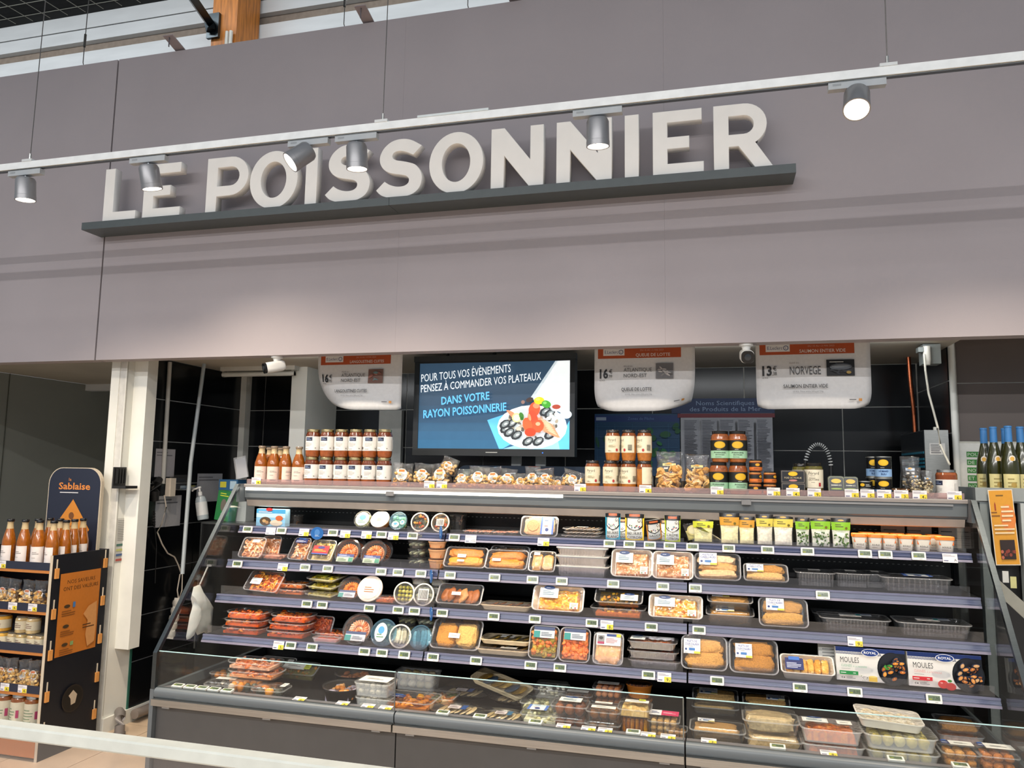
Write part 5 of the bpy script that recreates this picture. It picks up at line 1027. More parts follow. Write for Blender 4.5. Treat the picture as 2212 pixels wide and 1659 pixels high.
def pouch_art(c, words, tc='1a1a1a'):
    def art(p, w, h):
        p.rect(-w/2, 0, w, h, c, 8).rect(-w/2, h*.80, w, h*.2, '171513', 8).rect(-w*.28, h*.86, w*.56, h*.09, 'c8683c', 4)
        p.poly([(-w*.42, h*.80), (w*.42, h*.80), (w*.46, h*.5), (w*.30, h*.40), (0, h*.33), (-w*.30, h*.40), (-w*.46, h*.5)], '1a1a1a').poly([(-w*.38, h*.80), (w*.38, h*.80), (w*.41, h*.53), (w*.26, h*.43), (0, h*.37), (-w*.26, h*.43), (-w*.41, h*.53)], 'efeade')
        for i in range(9): p.ell(RD.uniform(-.3, .3)*w, h*RD.uniform(.44, .56), w*.035, w*.035, RD.choice(['2a6aa8', 'c8343a', '3a7a3c', '2a2a2a']), 7)
        p.ell(w*.25, h*.72, w*.08, w*.08, '3a3a3a', 10).ell(w*.25, h*.72, w*.055, w*.055, 'efeade', 10)
        for i, s in enumerate(words): p.text(s, 0, h*(.20-.14*i), h*.10, tc, al='c', w=w*min(.8, .16*len(s)))
    return art
put(f_pouch, 1, 1324, 33, 58, 'turquoise beurre blanc sauce pouch standing in front', art=pouch_art('36a8cc', ('BEURRE', 'BLANC')), back=.012, group='coloured sauce pouches')
put(f_pouch, 1, 1343, 30, 55, 'turquoise sauce pouch tucked behind the front one', art=pouch_art('36a8cc', ('BEURRE', 'BLANC')), back=.05, group='coloured sauce pouches')
put(f_pouch, 1, 1371, 42, 58, 'yellow lemon butter sauce pouch', art=pouch_art('e6c42c', ('BEURRE', 'CITRON')), back=.012, group='coloured sauce pouches')
put(f_pouch, 1, 1412, 34, 44, 'crumpled orange and white sauce pouch slumped on the shelf', art=pouch_art('d98f3c', ('SAUCE',)), back=.012, rot=(math.radians(14), math.radians(-8), .3), group='coloured sauce pouches')
put(f_pouch, 1, 1453, 35, 56, 'lime-green creamy sauce pouch', art=pouch_art('b8cc34', ('CREME', 'CITRON')), back=.012, group='coloured sauce pouches')
put(f_pouch, 1, 1436, 20, 50, 'narrow dark green pouch turned sideways behind the lime one', art=pouch_art('7a8c2c', ('CREME',)), back=.05, group='coloured sauce pouches')
def art_band(c, dark='1c1914', words=None):
    def art(p, w, h):
        p.rect(-w*.5, h*.86, w, h*.13, dark, 8).ell(0, h*.92, w*.16, h*.028, 'd9a83c', 14).rect(-w*.5, h*.60, w, h*.26, c, 8)
        p.bars(-w*.3, h*.68, w*.45, h*.12, 2, '5a5230').ell(w*.28, h*.66, w*.07, w*.07, '7a6a2c', 10)
        if words: p.text(words, 0, h*.78, h*.045, '3a3620', al='c', w=w*.5)
    return art
put(f_pouch, 1, 1519, 46, 52, 'yellow-green topped pouch with lemon slices standing upright', art=art_band('c9cf3a'), clearlow=('e6e0b0',), back=.03, group='clear sauce pouches')
put(f_pouch, 1, 1498, 40, 40, 'pale lemon pouch sagging behind the fallen one', art=lambda p, w, h: p.ell(0, h*.6, w*.38, h*.3, 'e9dc94', 14).ell(0, h*.6, w*.3, h*.22, 'f2ecc0', 14), clearlow=('e6dc9c',), back=.055, rot=(.2, -.25, 0), group='clear sauce pouches')
put(f_pouch, 1, 1524, 46, 66, 'cream pouch with olive band fallen on its side', art=art_band('a8b030', '22240f'), clearlow=('e2dcc0',), back=.004, rot=(math.radians(62), 0, -.9), group='clear sauce pouches')
PCH = [(1576, 44, 66, 'd9a03c', ('f0e8c0',), 'clear cream sauce pouch with ochre band, standing in front'), (1613, 36, 60, 'd9a03c', ('f0e8c0',), 'clear cream sauce pouch with ochre band, slightly shorter'), (1652, 38, 66, 'e3d05c', ('e8e4d4',), 'clear white sauce pouch with pale yellow band, thinner one'),
       (1692, 45, 66, 'e3d05c', ('ece8dc',), 'clear white butter pouch with pale yellow band and bold print'), (1734, 32, 62, '8fc832', ('d9dcd0', '5a7a3c', '3a5a2c'), 'clear herb sauce pouch with bright green band, narrow one'), (1773, 45, 64, '8fc832', ('e3e4da', '5a7a3c', '3a5a2c'), 'clear herb sauce pouch with bright green band, wide front one'), (1817, 43, 64, '8fc832', ('e3e4da', '5a7a3c', '3a5a2c'), 'clear herb sauce pouch with bright green band, beside the orange tubs')]
for i, (px, w, h, c, lo__, lab) in enumerate(PCH): put(f_pouch, 1, px, w, h, lab, art=art_band(c), clearlow=lo__, back=.006+.008*(i % 2), group='clear sauce pouches', thick=.034)
def f_pot(w, h, label, group=None, yaw=0, body='efe9dc'):
    t = thing('spread_pot', label, 'tub', group=group); r = w/2
    MB(body).loft([at(rrect(w*k, w*k, w*.22), z) for z, k in ((0, .80), (.002, .82), (h*.80, .96))]).build('pot', 'satin', t, 40)
    MB('e8862c').loft([at(rrect(w*k, w*k, w*.22), z) for z, k in ((h*.78, .99), (h*.78, 1.02), (h*.97, 1.02), (h, .97))]).build('lid', 'satin', t, 40)
    p = Print(.0004).rect(-w*.42, h*.45, w*.84, h*.28, 'd9702c').text('ROUILLE', 0, h*.24, h*.13, '3a3230', al='c', w=w*.5).bars(-w*.3, h*.08, w*.6, h*.10, 2, '8a8078').rect(-w*.2, h*.52, w*.4, h*.08, '8a3a1c')
    p.build('label', 'print', t, T=TR(0, -w*.465, 0) @ Matrix.Rotation(math.radians(-5), 4, 'X') @ UP); t['lean'] = 0; t.rotation_euler = (0, 0, yaw); return t
for i, px in enumerate((1857, 1890, 1922, 1957, 1993, 2043)): put(f_pot, 1, px, (31, 31, 32, 33, 35, 38)[i], 32, 'white rouille pot with orange lid, front row' if i < 5 else 'white pot with orange lid standing apart by the glass end', back=.012, yaw=(0, .05, -.1, 0, .1, 0)[i], group='orange-lidded pots on the top shelf')
for i, px in enumerate((1872, 1905, 1938, 1975, 2018)): put(f_pot, 1, px, 31, 32, 'orange-lidded pot in the second row behind the others', back=.11, group='orange-lidded pots on the top shelf')
for px, w in ((1930, 56), (1982, 58), (2050, 48)): put(f_box, 1, px, w, 56, 'printed white card standing at the back of the top shelf', back=.25, cat='card', name='shelf_card', d=.002, fill='c9c0ba', art=lambda p, w, h: p.rect(-w*.4, h*.72, w*.5, h*.05, '4a4644').bars(-w*.42, h*.1, w*.8, h*.5, 5, '8a8480'), group='white cards behind the pots')

# ================================================================== shelf 2
SHR = ('f0a878', 'e8935c', 'f4c09a', 'd97c4a'); PAL = ('f4c8a4', 'eeb48a', 'f8dcc4', 'e0a074'); RAW = ('c9825a', 'b86a44', 'dba07c')
put(f_tray, 2, 541, 50, 50, 'clear tray of peeled pale shrimps tilted beside the glass end', cols=PAL, lean=58, th=.04, stick=[('mini', .1, .3, .3, .14)], name='shrimp_tray')
put(f_tray, 2, 583, 40, 52, 'clear shrimp tray standing behind the tilted one', cols=PAL, lean=70, th=.035, back=.07, name='shrimp_tray')
put(f_tray, 2, 590, 46, 22, 'low pink fish fillet pack lying by the shrimp trays', kind='tub', food='bars', n=2, cols=('e8b096', 'dc9c80'), th=.03, d=.09, back=.03)
put(f_tray, 2, 640, 44, 54, 'slim clear shrimp tray with dark blue label leaning askew', cols=PAL, lean=60, stick=[('navy', .0, .34, .7, .2)], rot=(math.radians(60), 0, -.25), name='shrimp_tray')
put(f_tray, 2, 690, 56, 52, 'clear tray with red and yellow label leaning on the second shelf', cols=('b8a060', '9c8444', 'd0b878'), food='chunks', lean=58, stick=[('red', -.02, -.02, .66, .42)], rot=(math.radians(58), 0, -.12))
for px, lab in ((746, 'first one after the red label'), (803, 'second one before the herring stack')):
    put(f_round, 2, px, 54, 50, 'clear round shrimp crown with blue-green label, '+lab, food='ring', cols=('f0a070', 'e88c5a', 'f2b48c'), lean=60, th=.03, kind='dark', stick=[('bluegreen', 0, -.28, .66, .3)], name='shrimp_platter', group='shrimp crowns on the second shelf')
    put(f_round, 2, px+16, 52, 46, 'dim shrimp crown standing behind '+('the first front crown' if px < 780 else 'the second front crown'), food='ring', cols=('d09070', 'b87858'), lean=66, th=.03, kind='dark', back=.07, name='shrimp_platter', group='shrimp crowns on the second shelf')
HER = ('9aa088', '7c8470', 'b9bca4', '5c6456')
for px, bk, n, nm in ((897, .045, 4, 'front'), (930, .12, 4, 'back')):
    for i in range(n):
        q = put(f_round, 2, px, 40, 16, 'low clear herring tub, %s of the %s stack on the second shelf' % (('bottom', 'second', 'third', 'top')[i], nm), cols=HER, back=bk, zz=None if i == 0 else on(q), food='slices', n=5, group='stacked herring tubs')
for i in range(3): q = put(f_round, 2, 941, 38, 18, 'orange spread tub with clear lid, %s of the stack beside the herring' % ('bottom', 'middle', 'top')[i], cols=('d9793c', 'c8642c'), back=.03, zz=None if i == 0 else on(q), body='e0a878', rimcol=None, group='stacked orange tubs')
HAD = ('dc8a0c', 'cc7a08', 'e89c1c')
put(f_tray, 2, 1003, 92, 52, 'clear tray of golden smoked haddock with small white label', kind='dark', food='bars', n=2, cols=HAD, lean=52, th=.04, lid='dome', dome=.012, stick=[('mini', -.08, .0, .20, .16), ('mini', -.08, -.24, .16, .1)], name='smoked_fish_tray', group='smoked haddock trays')
put(f_tray, 2, 1092, 92, 50, 'dark clear tray of golden smoked haddock set lower in the row', kind='dark', food='bars', n=2, cols=HAD, lean=50, th=.04, lid='dome', dome=.012, stick=[('mini', -.22, -.1, .2, .14)], name='smoked_fish_tray', group='smoked haddock trays')
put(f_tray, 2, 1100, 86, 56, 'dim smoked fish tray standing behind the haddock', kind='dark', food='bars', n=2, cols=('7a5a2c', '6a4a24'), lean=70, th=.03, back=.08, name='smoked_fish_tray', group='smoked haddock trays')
put(f_tray, 2, 1170, 58, 52, 'dark pouch-like tray of two pale smoked fillets', kind='dark', food='sticks', n=2, cols=('c99a5c', 'b8864a'), lean=55, th=.04, stick=[('mini', -.22, .34, .22, .14)], name='smoked_fish_tray')
for i in range(3): q = put(f_tray, 2, 1257, 118-3*i, 21, 'ribbed foil tray with white card lid, %s of the stack of three' % ('bottom', 'middle', 'top')[i], kind='foil', food='mash', cols=('b9b0a0',), lid='white', dome=.003, d=.14, back=.015, zz=None if i == 0 else on(q), rib=16, name='foil_tray', group='stacked foil trays')
for px, lab in ((1364, 'beside the foil trays'), (1453, 'beside the cod pack')): put(f_tray, 2, px, 90, 66, 'cream-rimmed tray of herbed fish terrine with arched label, '+lab, kind='white', food='mash', cols=('e0b48c', 'd09c70', 'c98a60', 'eccba8'), lean=62, th=.045, stick=[('arch', -.18, .2, .42, .42), ('nutri', .30, -.26, .18, .26)], name='terrine_tray', group='fish terrine trays')
put(f_tray, 2, 1550, 102, 66, 'large clear pack of cod fillets in glossy film with blue print', kind='tub', food='bars', n=3, cols=('e8c49a', 'd9ad7a', 'efd4b0'), lean=58, th=.05, lid='dome', dome=.016, stick=[('cab', -.2, .22, .38, .46)], name='cod_pack', group='cod fillet packs')
put(f_tray, 2, 1655, 98, 48, 'clear pack of breaded cod fillets with white label', kind='dark', food='bars', n=2, cols=('d9a45c', 'c8914a', 'e3b878'), lean=45, th=.04, lid='dome', dome=.014, stick=[('cab', -.24, .14, .38, .44)], fm='crumb', name='cod_pack', group='cod fillet packs')
EMP = [(1762, 88, .06, 'beside the breaded cod'), (1842, 80, .09, 'in the middle of the empty row'), (1895, 56, .11, 'half hidden behind the widest one'), (1980, 158, .03, 'the widest, with blue and orange label on its film')]
for px, w, b, lab in EMP: put(f_tray, 2, px, w, 44, 'empty-looking clear tray '+lab, kind='tub', food='mash', cols=('1c1c1e', '26262a'), d=.16, th=.066, back=b, stick=[('bluewhite', .05, 0, .4, .5)] if w > 100 else [('mini', 0, 0, .3, .3)], name='smoked_plastic_tray', rib=12, group='smoked plastic trays, second shelf', fillk=.35)

# ================================================================== shelf 3
put(f_tray, 3, 560, 86, 52, 'clear tray of bright orange shrimps tilted toward the aisle', cols=('f5a23c', 'ef8a3c', 'f8bc6c', 'e0702c'), lean=52, th=.045, stick=[('mini', -.2, -.05, .3, .3)], rot=(math.radians(52), 0, -.2), name='shrimp_tray')
for i in range(2): q = put(f_tray, 3, 622, 78, 19, 'orange shrimp tray, %s of the pair behind the tilted tray' % ('lower', 'upper')[i], cols=SHR, d=.12, th=.03, back=.06, zz=None if i == 0 else on(q), name='shrimp_tray')
for i in range(3): q = put(f_tray, 3, 690+2*i, 74, 16, 'yellow-green clear tray of mini snacks, %s of the stack of three' % ('bottom', 'middle', 'top')[i], kind='tub', food='chunks', cols=('d9c860', 'c8b048', 'e6dc8c'), d=.16, th=.018, back=.02, zz=None if i == 0 else on(q), stick=[('lime', -.1, -.1, .4, .3)] if i == 2 else (), name='snack_tray', group='yellow snack trays', rot=(math.radians(8), 0, -.25))
put(f_round, 3, 752, 50, 44, 'clear shrimp crown with pink and blue label beside the snack trays', food='ring', cols=('f0a060', 'e88c4a'), lean=55, th=.03, kind='tub', stick=[('grey', -.05, -.26, .7, .3)], name='shrimp_platter')
put(f_round, 3, 796, 58, 52, 'large tub of pink spread with frosty cream lid', lid='solid', lidcol='f6e4cf', body='e8dcc8', cols=('e0b090',), lean=62, th=.04, stick=[('frost', 0, 0, .84, .84)])
put(f_tray, 3, 832, 46, 22, 'small orange marinated seafood tray beside the frosty tub', cols=('e8863c', 'd9702c'), food='chunks', d=.10, th=.03, back=.005)
put(f_round, 3, 873, 44, 44, 'cream-rimmed tub of stuffed green olives seen face-on', food='balls', n=4, cols=('b0a84c', '9c9440', 'c8c070'), lid='window', lean=74, th=.03, group='cream tubs on the third shelf')
put(f_round, 3, 915, 44, 42, 'cream-rimmed tub on edge showing a barcode, third shelf', cols=('b9b8a4', '9c9c88'), lid='window', lean=74, th=.03, stick=[('bar', 0, 0, .5, .5)], group='cream tubs on the third shelf')
for px, n in ((905, 3), (946, 4)):
    for i in range(n): q = put(f_round, 3, px, 42, 15, 'pale stacked tub behind the olives, %s of the %s stack' % (('bottom', 'second', 'third', 'top')[i], 'shorter' if n == 3 else 'taller'), cols=('c9c4a8', 'b0ac90'), back=.09, zz=None if i == 0 else on(q), kind='milky', group='pale tubs stacked behind the olives')
put(f_tray, 3, 990, 98, 52, 'clear tray of brown smoked fish strips with white label', kind='dark', food='slices', n=6, cols=('b8784a', 'a0623a', 'd09a6c'), lean=50, th=.045, lid='dome', dome=.012, stick=[('mini', -.06, -.05, .2, .16)], name='smoked_fish_tray')
for i in range(1): put(f_tray, 3, 1092, 110, 20, 'long pale wooden tray of anchovies lying flat', kind='wood', food='slices', n=5, cols=('8a5a34', '6a4426'), d=.14, th=.025, back=.012, name='wooden_tray')
put(f_tray, 3, 1204, 112, 62, 'cream tray of golden fish lasagne with arched label', kind='white', food='mash', cols=('f0b44c', 'e89a34', 'f4cc74', 'd9822c'), lean=58, th=.05, stick=[('arch', -.18, .22, .36, .46), ('nutri', .32, -.28, .16, .24)], name='gratin_tray')
q = put(f_tray, 3, 1334, 120, 26, 'clear tray of paella mix with dark mussels, lower of two', kind='tub', food='chunks', cols=('e8a83c', 'd98f2c', '3a2a20', 'f0c264', 'e0844c'), d=.15, th=.045, back=.015, name='paella_tray'); put(f_tray, 3, 1336, 120, 46, 'clear tray of paella mix tipped up on the lower tray', kind='tub', food='chunks', cols=('e8a83c', 'd9822c', 'b8862c', 'f0c264', '5a4a24'), lean=38, th=.04, back=.02, zz=on(q), stick=[('arch', .22, -.1, .36, .5), ('mini', -.36, .36, .14, .16)], name='paella_tray')
put(f_tray, 3, 1459, 118, 58, 'cream tray of golden seafood gratin with crooked arched label', kind='white', food='mash', cols=('f0b860', 'e3a04c', 'f6d494', 'c8783c'), lean=55, th=.05, stick=[('arch', -.2, .18, .38, .46), ('nutri', .3, -.28, .16, .26)], name='gratin_tray')
FIL = ('d0a05a', 'bf8d48', 'deb878')
q = put(f_tray, 3, 1577, 106, 28, 'breaded pollock pack with white label, lower of two', kind='dark', food='bars', n=2, cols=FIL, d=.13, th=.024, lid='dome', dome=.010, back=.012, fm='crumb', stick=[('fil', -.1, -.1, .38, .5)], name='breaded_fish_pack', group='breaded pollock packs, third shelf', rot=(math.radians(8), 0, 0)); put(f_tray, 3, 1577, 100, 36, 'breaded pollock pack with white label, upper of two', kind='dark', food='bars', n=2, cols=FIL, d=.11, th=.024, lid='dome', dome=.010, back=.03, zz=on(q, -.010), fm='crumb', stick=[('fil', -.2, .1, .38, .6)], name='breaded_fish_pack', group='breaded pollock packs, third shelf', rot=(math.radians(24), 0, 0))
put(f_tray, 3, 1693, 118, 72, 'breaded pollock pack standing nearly upright beside the smoked trays', kind='tub', food='bars', n=2, cols=FIL, lean=62, th=.045, lid='dome', dome=.014, fm='crumb', stick=[('fil', -.16, .24, .36, .42)], name='breaded_fish_pack', group='breaded pollock packs, third shelf')
for px, w, lab in ((1848, 156, 'ribbed, beside the pollock packs'), (2018, 166, 'ribbed, beside the glass end')): put(f_tray, 3, px, w, 44, 'clear tray of dark contents with torn film, '+lab, kind='tub', food='mash', cols=('1c1c1e', '2a2624'), d=.17, th=.06, back=.03, stick=[('mini', -.05, -.1, .3, .3), ('grey', .15, .05, .22, .3)], name='smoked_plastic_tray', rib=18, group='smoked plastic trays, third shelf', fillk=.35)
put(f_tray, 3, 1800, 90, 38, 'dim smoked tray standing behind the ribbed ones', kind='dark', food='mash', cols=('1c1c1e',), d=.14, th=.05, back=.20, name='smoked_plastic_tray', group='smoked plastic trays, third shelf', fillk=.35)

# ================================================================== shelf 4
for px, nm, n, w in ((520, 'first', 3, 92), (616, 'second', 3, 94)):
    for i in range(n): q = put(f_tray, 4, px+4*i, w-3*i, 24, 'clear tray of cooked orange shrimps, %s of the %s stack' % (('bottom', 'middle', 'top')[i], nm), cols=('f08a48', 'ea7434', 'f6ac70', 'd9602c'), d=.15, th=.036, back=.015, zz=None if i == 0 else on(q), name='shrimp_tray', group='stacked shrimp trays, fourth shelf', n=70, cr=.36)
put(f_tray, 4, 672, 90, 44, 'large shrimp tray standing behind the two stacks', cols=('d96c3a', 'c8562c'), lean=60, th=.04, back=.11, name='shrimp_tray')
put(f_tray, 4, 728, 96, 20, 'wide shallow shrimp tray set back beside the stacks', cols=('c8643a', 'b0502c', 'd98a5c'), d=.14, th=.034, back=.06, up=0, name='shrimp_tray')
put(f_tray, 4, 705, 56, 14, 'small pink dip tub in front of the wide shrimp tray', kind='milky', food='mash', cols=('c86a50', 'b85a44'), d=.06, th=.024, back=-.002)
put(f_round, 4, 767, 62, 58, 'clear shrimp crown with blue label and red dip cup', food='ring', cols=('f4b090', 'ea9670', 'f8cab0'), lean=58, th=.03, kind='dark', stick=[('grey', 0, -.25, .7, .3)], name='shrimp_platter')
put(f_round, 4, 826, 54, 52, 'blue-lidded clear tub of mussels tilted on the fourth shelf', cols=('8a6a4a', '6a5038', 'a88a64'), rimcol='7ab0d4', lean=64, th=.035, stick=[('disc', -.1, .0, .5, .7)])
put(f_round, 4, 864, 46, 44, 'cream-rimmed herring tub seen face-on, fourth shelf', cols=('d9d4bc', 'b9b49c', '8a866c'), food='slices', n=5, lid='window', lean=72, th=.03, group='herring tubs, fourth shelf')
put(f_round, 4, 907, 48, 46, 'clear-rimmed herring tub with dark marinade, fourth shelf', cols=('9aa4a0', '6a7470', 'c4c8c0'), food='slices', n=5, rimcol='d9dcd4', lean=70, th=.03, group='herring tubs, fourth shelf')
for px, n in ((876, 4), (917, 4)):
    for i in range(n): q = put(f_round, 4, px, 42, 15, 'stacked herring tub behind the face-on ones, %s of the %s stack' % (('bottom', 'second', 'third', 'top')[i], 'olive' if px == 876 else 'greyer'), cols=HER if px > 900 else ('9a9870', '7c7a58'), back=.10, zz=None if i == 0 else on(q), food='slices', n=5, group='herring tubs stacked behind')
put(f_tray, 4, 981, 108, 72, 'clear tray of golden fish cakes with small white label', kind='tub', food='sticks', n=2, cols=('d08a34', 'c88a3c', 'e3b468'), lean=52, th=.045, lid='dome', dome=.014, stick=[('mini', -.02, -.1, .22, .16)], fm='crumb', name='fish_cake_tray')
put(f_tray, 4, 992, 104, 78, 'clear fish cake tray standing behind the front one', kind='tub', food='sticks', n=2, cols=('c0803a', 'b87c38'), lean=66, th=.035, lid='dome', dome=.010, fm='crumb', back=.13, name='fish_cake_tray')
q = put(f_tray, 4, 1085, 118, 19, 'pale wooden tray of marinated fish, lower of two', kind='wood', food='slices', n=4, cols=('6a5434', '54422a'), d=.15, th=.024, back=.012, stick=[('mini', .1, -.2, .3, .2)], name='wooden_tray', group='wooden trays, fourth shelf'); put(f_tray, 4, 1091, 112, 17, 'pale wooden tray of marinated fish, upper of two', kind='wood', food='slices', n=4, cols=('6a5a30', '4a3e22'), d=.15, th=.022, back=.04, zz=on(q), stick=[('mini', -.02, .05, .3, .4)], name='wooden_tray', group='wooden trays, fourth shelf')
put(f_tray, 4, 1173, 68, 78, 'upright clear pack of salmon with green herb crust and grey label', kind='tub', food='chunks', n=70, cols=('e88a4c', 'b8983c', 'dc7440', '98843c'), lean=66, th=.035, lid='dome', dome=.010, stick=[('grey', 0, .28, .7, .32)], name='salmon_pack', group='upright salmon packs')
put(f_tray, 4, 1240, 72, 80, 'upright clear pack of pink salmon cubes with grey label', kind='tub', food='chunks', n=70, cols=('ee8450', 'e06c3a', 'f09a68'), lean=66, th=.035, lid='dome', dome=.010, stick=[('grey', 0, .28, .7, .32)], name='salmon_pack', group='upright salmon packs')
put(f_tray, 4, 1313, 66, 70, 'clear pack of layered beige fish mousse with portrait label', kind='milky', food='bars', n=1, cols=('dcb088',), lean=64, th=.03, lid='film', stick=[('portrait', 0, .27, .8, .36)], name='mousse_pack')
for i in range(3): q = put(f_tray, 4, 1413+(0, -3, -4)[i], 116-4*i, 21, 'foil tray of seafood in sauce with small printed label, %s of three' % ('bottom', 'middle', 'top')[i], kind='foil', food='mash', cols=('c8644a', 'd98a64', 'e3d0b8', 'b84e34'), d=.13, th=.034, back=.012, zz=None if i == 0 else on(q), stick=[('arch', -.3, 0, .3, .7)], rib=20, name='foil_tray', group='foil seafood trays, fourth shelf')
put(f_tray, 4, 1521, 104, 80, 'breaded pollock pack with blue-lettered label, deeper brown crumbs', kind='tub', food='bars', n=2, cols=('c48a42', 'b47a36', 'd09c58'), lean=60, th=.05, lid='dome', dome=.014, fm='crumb', stick=[('fil', -.26, .14, .36, .44)], name='breaded_fish_pack', group='breaded pollock packs, fourth shelf')
put(f_tray, 4, 1524, 100, 64, 'second breaded pollock pack peeping out behind the deeper brown one', kind='tub', food='bars', n=2, cols=('c8925a',), lean=72, th=.04, lid='dome', dome=.010, fm='crumb', back=.13, stick=[('fil', -.26, .3, .34, .34)], name='breaded_fish_pack', group='breaded pollock packs, fourth shelf')
put(f_tray, 4, 1629, 116, 86, 'breaded pollock pack with bright glossy film beside the white nugget tray', kind='tub', food='bars', n=2, cols=('c89046', 'b8803a', 'd6a45e'), lean=58, th=.05, lid='dome', dome=.016, fm='crumb', stick=[('fil', -.2, .1, .34, .4)], name='breaded_fish_pack', group='breaded pollock packs, fourth shelf')
put(f_tray, 4, 1745, 118, 54, 'white tray of golden fish nuggets with navy label', kind='white', food='sticks', n=6, cols=('e8b45c', 'dca048', 'f0c880'), lean=40, th=.05, lid='film', stick=[('navy', -.24, -.05, .34, .62)], fm='crumb', name='nugget_tray')
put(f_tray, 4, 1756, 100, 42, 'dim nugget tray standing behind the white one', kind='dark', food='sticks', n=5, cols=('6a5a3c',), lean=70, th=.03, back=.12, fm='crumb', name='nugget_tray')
def art_moules(style, var):
    def art(p, w, h):
        green = var == 0; a = '2f8a4a' if green else 'd0343c'
        p.rect(-w/2, 0, w, h, 'eceae4').rect(-w/2, h*.87, w, h*.13, '1c2f66')
        for r_ in (0, 1):
            n = 34; zz = [( -w/2+w*.66*i/n, h*(.845-.035*r_)+(h*.012 if i % 2 else 0)) for i in range(n+1)]
            p.poly(zz+[(x, y-h*.016) for x, y in zz[::-1]], '1c2f66')
        bx = w*.31; p.ell(bx, h*.42, w*.215, h*.50, '15161a', 30).rect(bx, 0, w*.19, h*.9, '1b1c22').ell(bx, h*.44, w*.195, h*.46, '22232a', 28)
        rd = random.Random(4+var)
        for i in range(26):
            r_, t_ = rd.uniform(.2, .9), rd.uniform(0, 6.3); x, y = bx+w*.17*r_*math.cos(t_), h*.43+h*.38*r_*math.sin(t_); ro = rd.uniform(0, 3)
            p.ell(x, y, w*.066, h*.070, '0b0c12', 10, ro).ell(x, y+h*.012, w*.058, h*.05, '33384a', 10, ro).ell(x+w*.004, y, w*.042, h*.044, rd.choice(['d9852c', 'e89a3c', 'c8702c', 'e0a45c'] if green else ['c8783c', 'b8642c', 'e0944c', 'd9a878']), 9, ro).ell(x+w*.006, y+h*.01, w*.012, h*.014, 'f2c27c', 7, ro)
        if green:
            for i in range(9): p.ell(bx-w*.08+rd.uniform(-.05, .05)*w, h*.52+rd.uniform(-.12, .12)*h, w*.022, h*.03, rd.choice(['4f9c3c', '3a7f2c', '6ab44c']), 6, rd.uniform(0, 3))
        p.ell(-w*.02, h*.885, w*.125, h*.115, 'e8eaf0', 24).ell(-w*.02, h*.885, w*.115, h*.10, '1f3a80', 24).text('ROYAL', -w*.02, h*.85, h*.075, 'f4f6fa', al='c', w=w*.18, bold=.02)
        p.text('MOULES', -w*.455, h*.56, h*.17, '3a3a3c', w=w*.27).text('CUISINÉES', -w*.445, h*.43, h*.075, '6fae8a' if green else 'd98a86', w=w*.155).text('À LA MARINIÈRE' if green else 'À LA PROVENÇALE', -w*.275, h*.425, h*.055, '6fae8a' if green else 'd98a86', w=w*.20)
        p.bars(-w*.445, h*.36, w*.2, h*.03, 1, '9a9a98').rect(-w*.475, h*.20, w*.27, h*.11, a).bars(-w*.46, h*.23, w*.12, h*.05, 1, 'e4efe4').bars(-w*.28, h*.23, w*.06, h*.05, 1, 'e4efe4').bars(-w*.38, h*.08, w*.14, h*.07, 2, '5a5a5c').text('4', -w*.455, h*.08, h*.07, '3a3a3c').ell(-w*.41, h*.11, w*.012, h*.02, '3a3a3c', 8)
        if green: p.rect(-w*.06, h*.04, w*.12, h*.14, 'e8c23c').ell(0, h*.18, w*.06, h*.03, 'f2d86c', 12); [p.ell(rd.uniform(-.17, -.07)*w, rd.uniform(.06, .2)*h, w*.006, h*.008, rd.choice(['7a8a4c', '3a3a30']), 6) for _ in range(16)]
        else: p.ell(-w*.07, h*.13, w*.07, h*.12, 'd0342c', 16).ell(w*.03, h*.08, w*.07, h*.11, 'c02a24', 16).ell(-w*.09, h*.17, w*.018, h*.03, 'f0908a', 8).ell(w*.02, h*.24, w*.03, h*.04, '3f7f34', 8)
    return art
def moules(px, wpx, hpx, var, label):
    y, z = SURF[4]; y += .004; x = xat(px, y, z+.06); w = wid(wpx, x, y, z+.06); h = hpx*depth((x, y, z+.06))/FPX
    t = f_box(w, h, label, cat='box', name='mussel_carton', d=.045, fill='efeee8', art=art_moules(0, var), group='large mussel cartons'); MB('1c2f66').box(-w/2, w/2, .0005, .0445, h, h+.0008).build('top_flap', 'print', t)
    settle(t, x, y, z, (math.radians(-8), 0, 0)); return t
moules(1888, 153, 80, 0, 'large white and navy mussel carton with green parsley accents'); moules(2051, 164, 83, 1, 'large white and navy mussel carton with red tomato accents')
y, z = SURF[4]; t = f_box(.16, .15, 'white carton with green print standing edgewise beside the green mussel carton', name='mussel_carton', d=.03, fill='eceae2', art=lambda p, w, h: p.rect(-w/2, 0, w, h*.3, '2f8a4a').bars(-w*.4, h*.5, w*.5, h*.3, 3, '8a8a84'), cat='box'); settle(t, xat(1803, y+.10, z+.06)+.02, y+.12, z, (math.radians(-14), 0, 0))

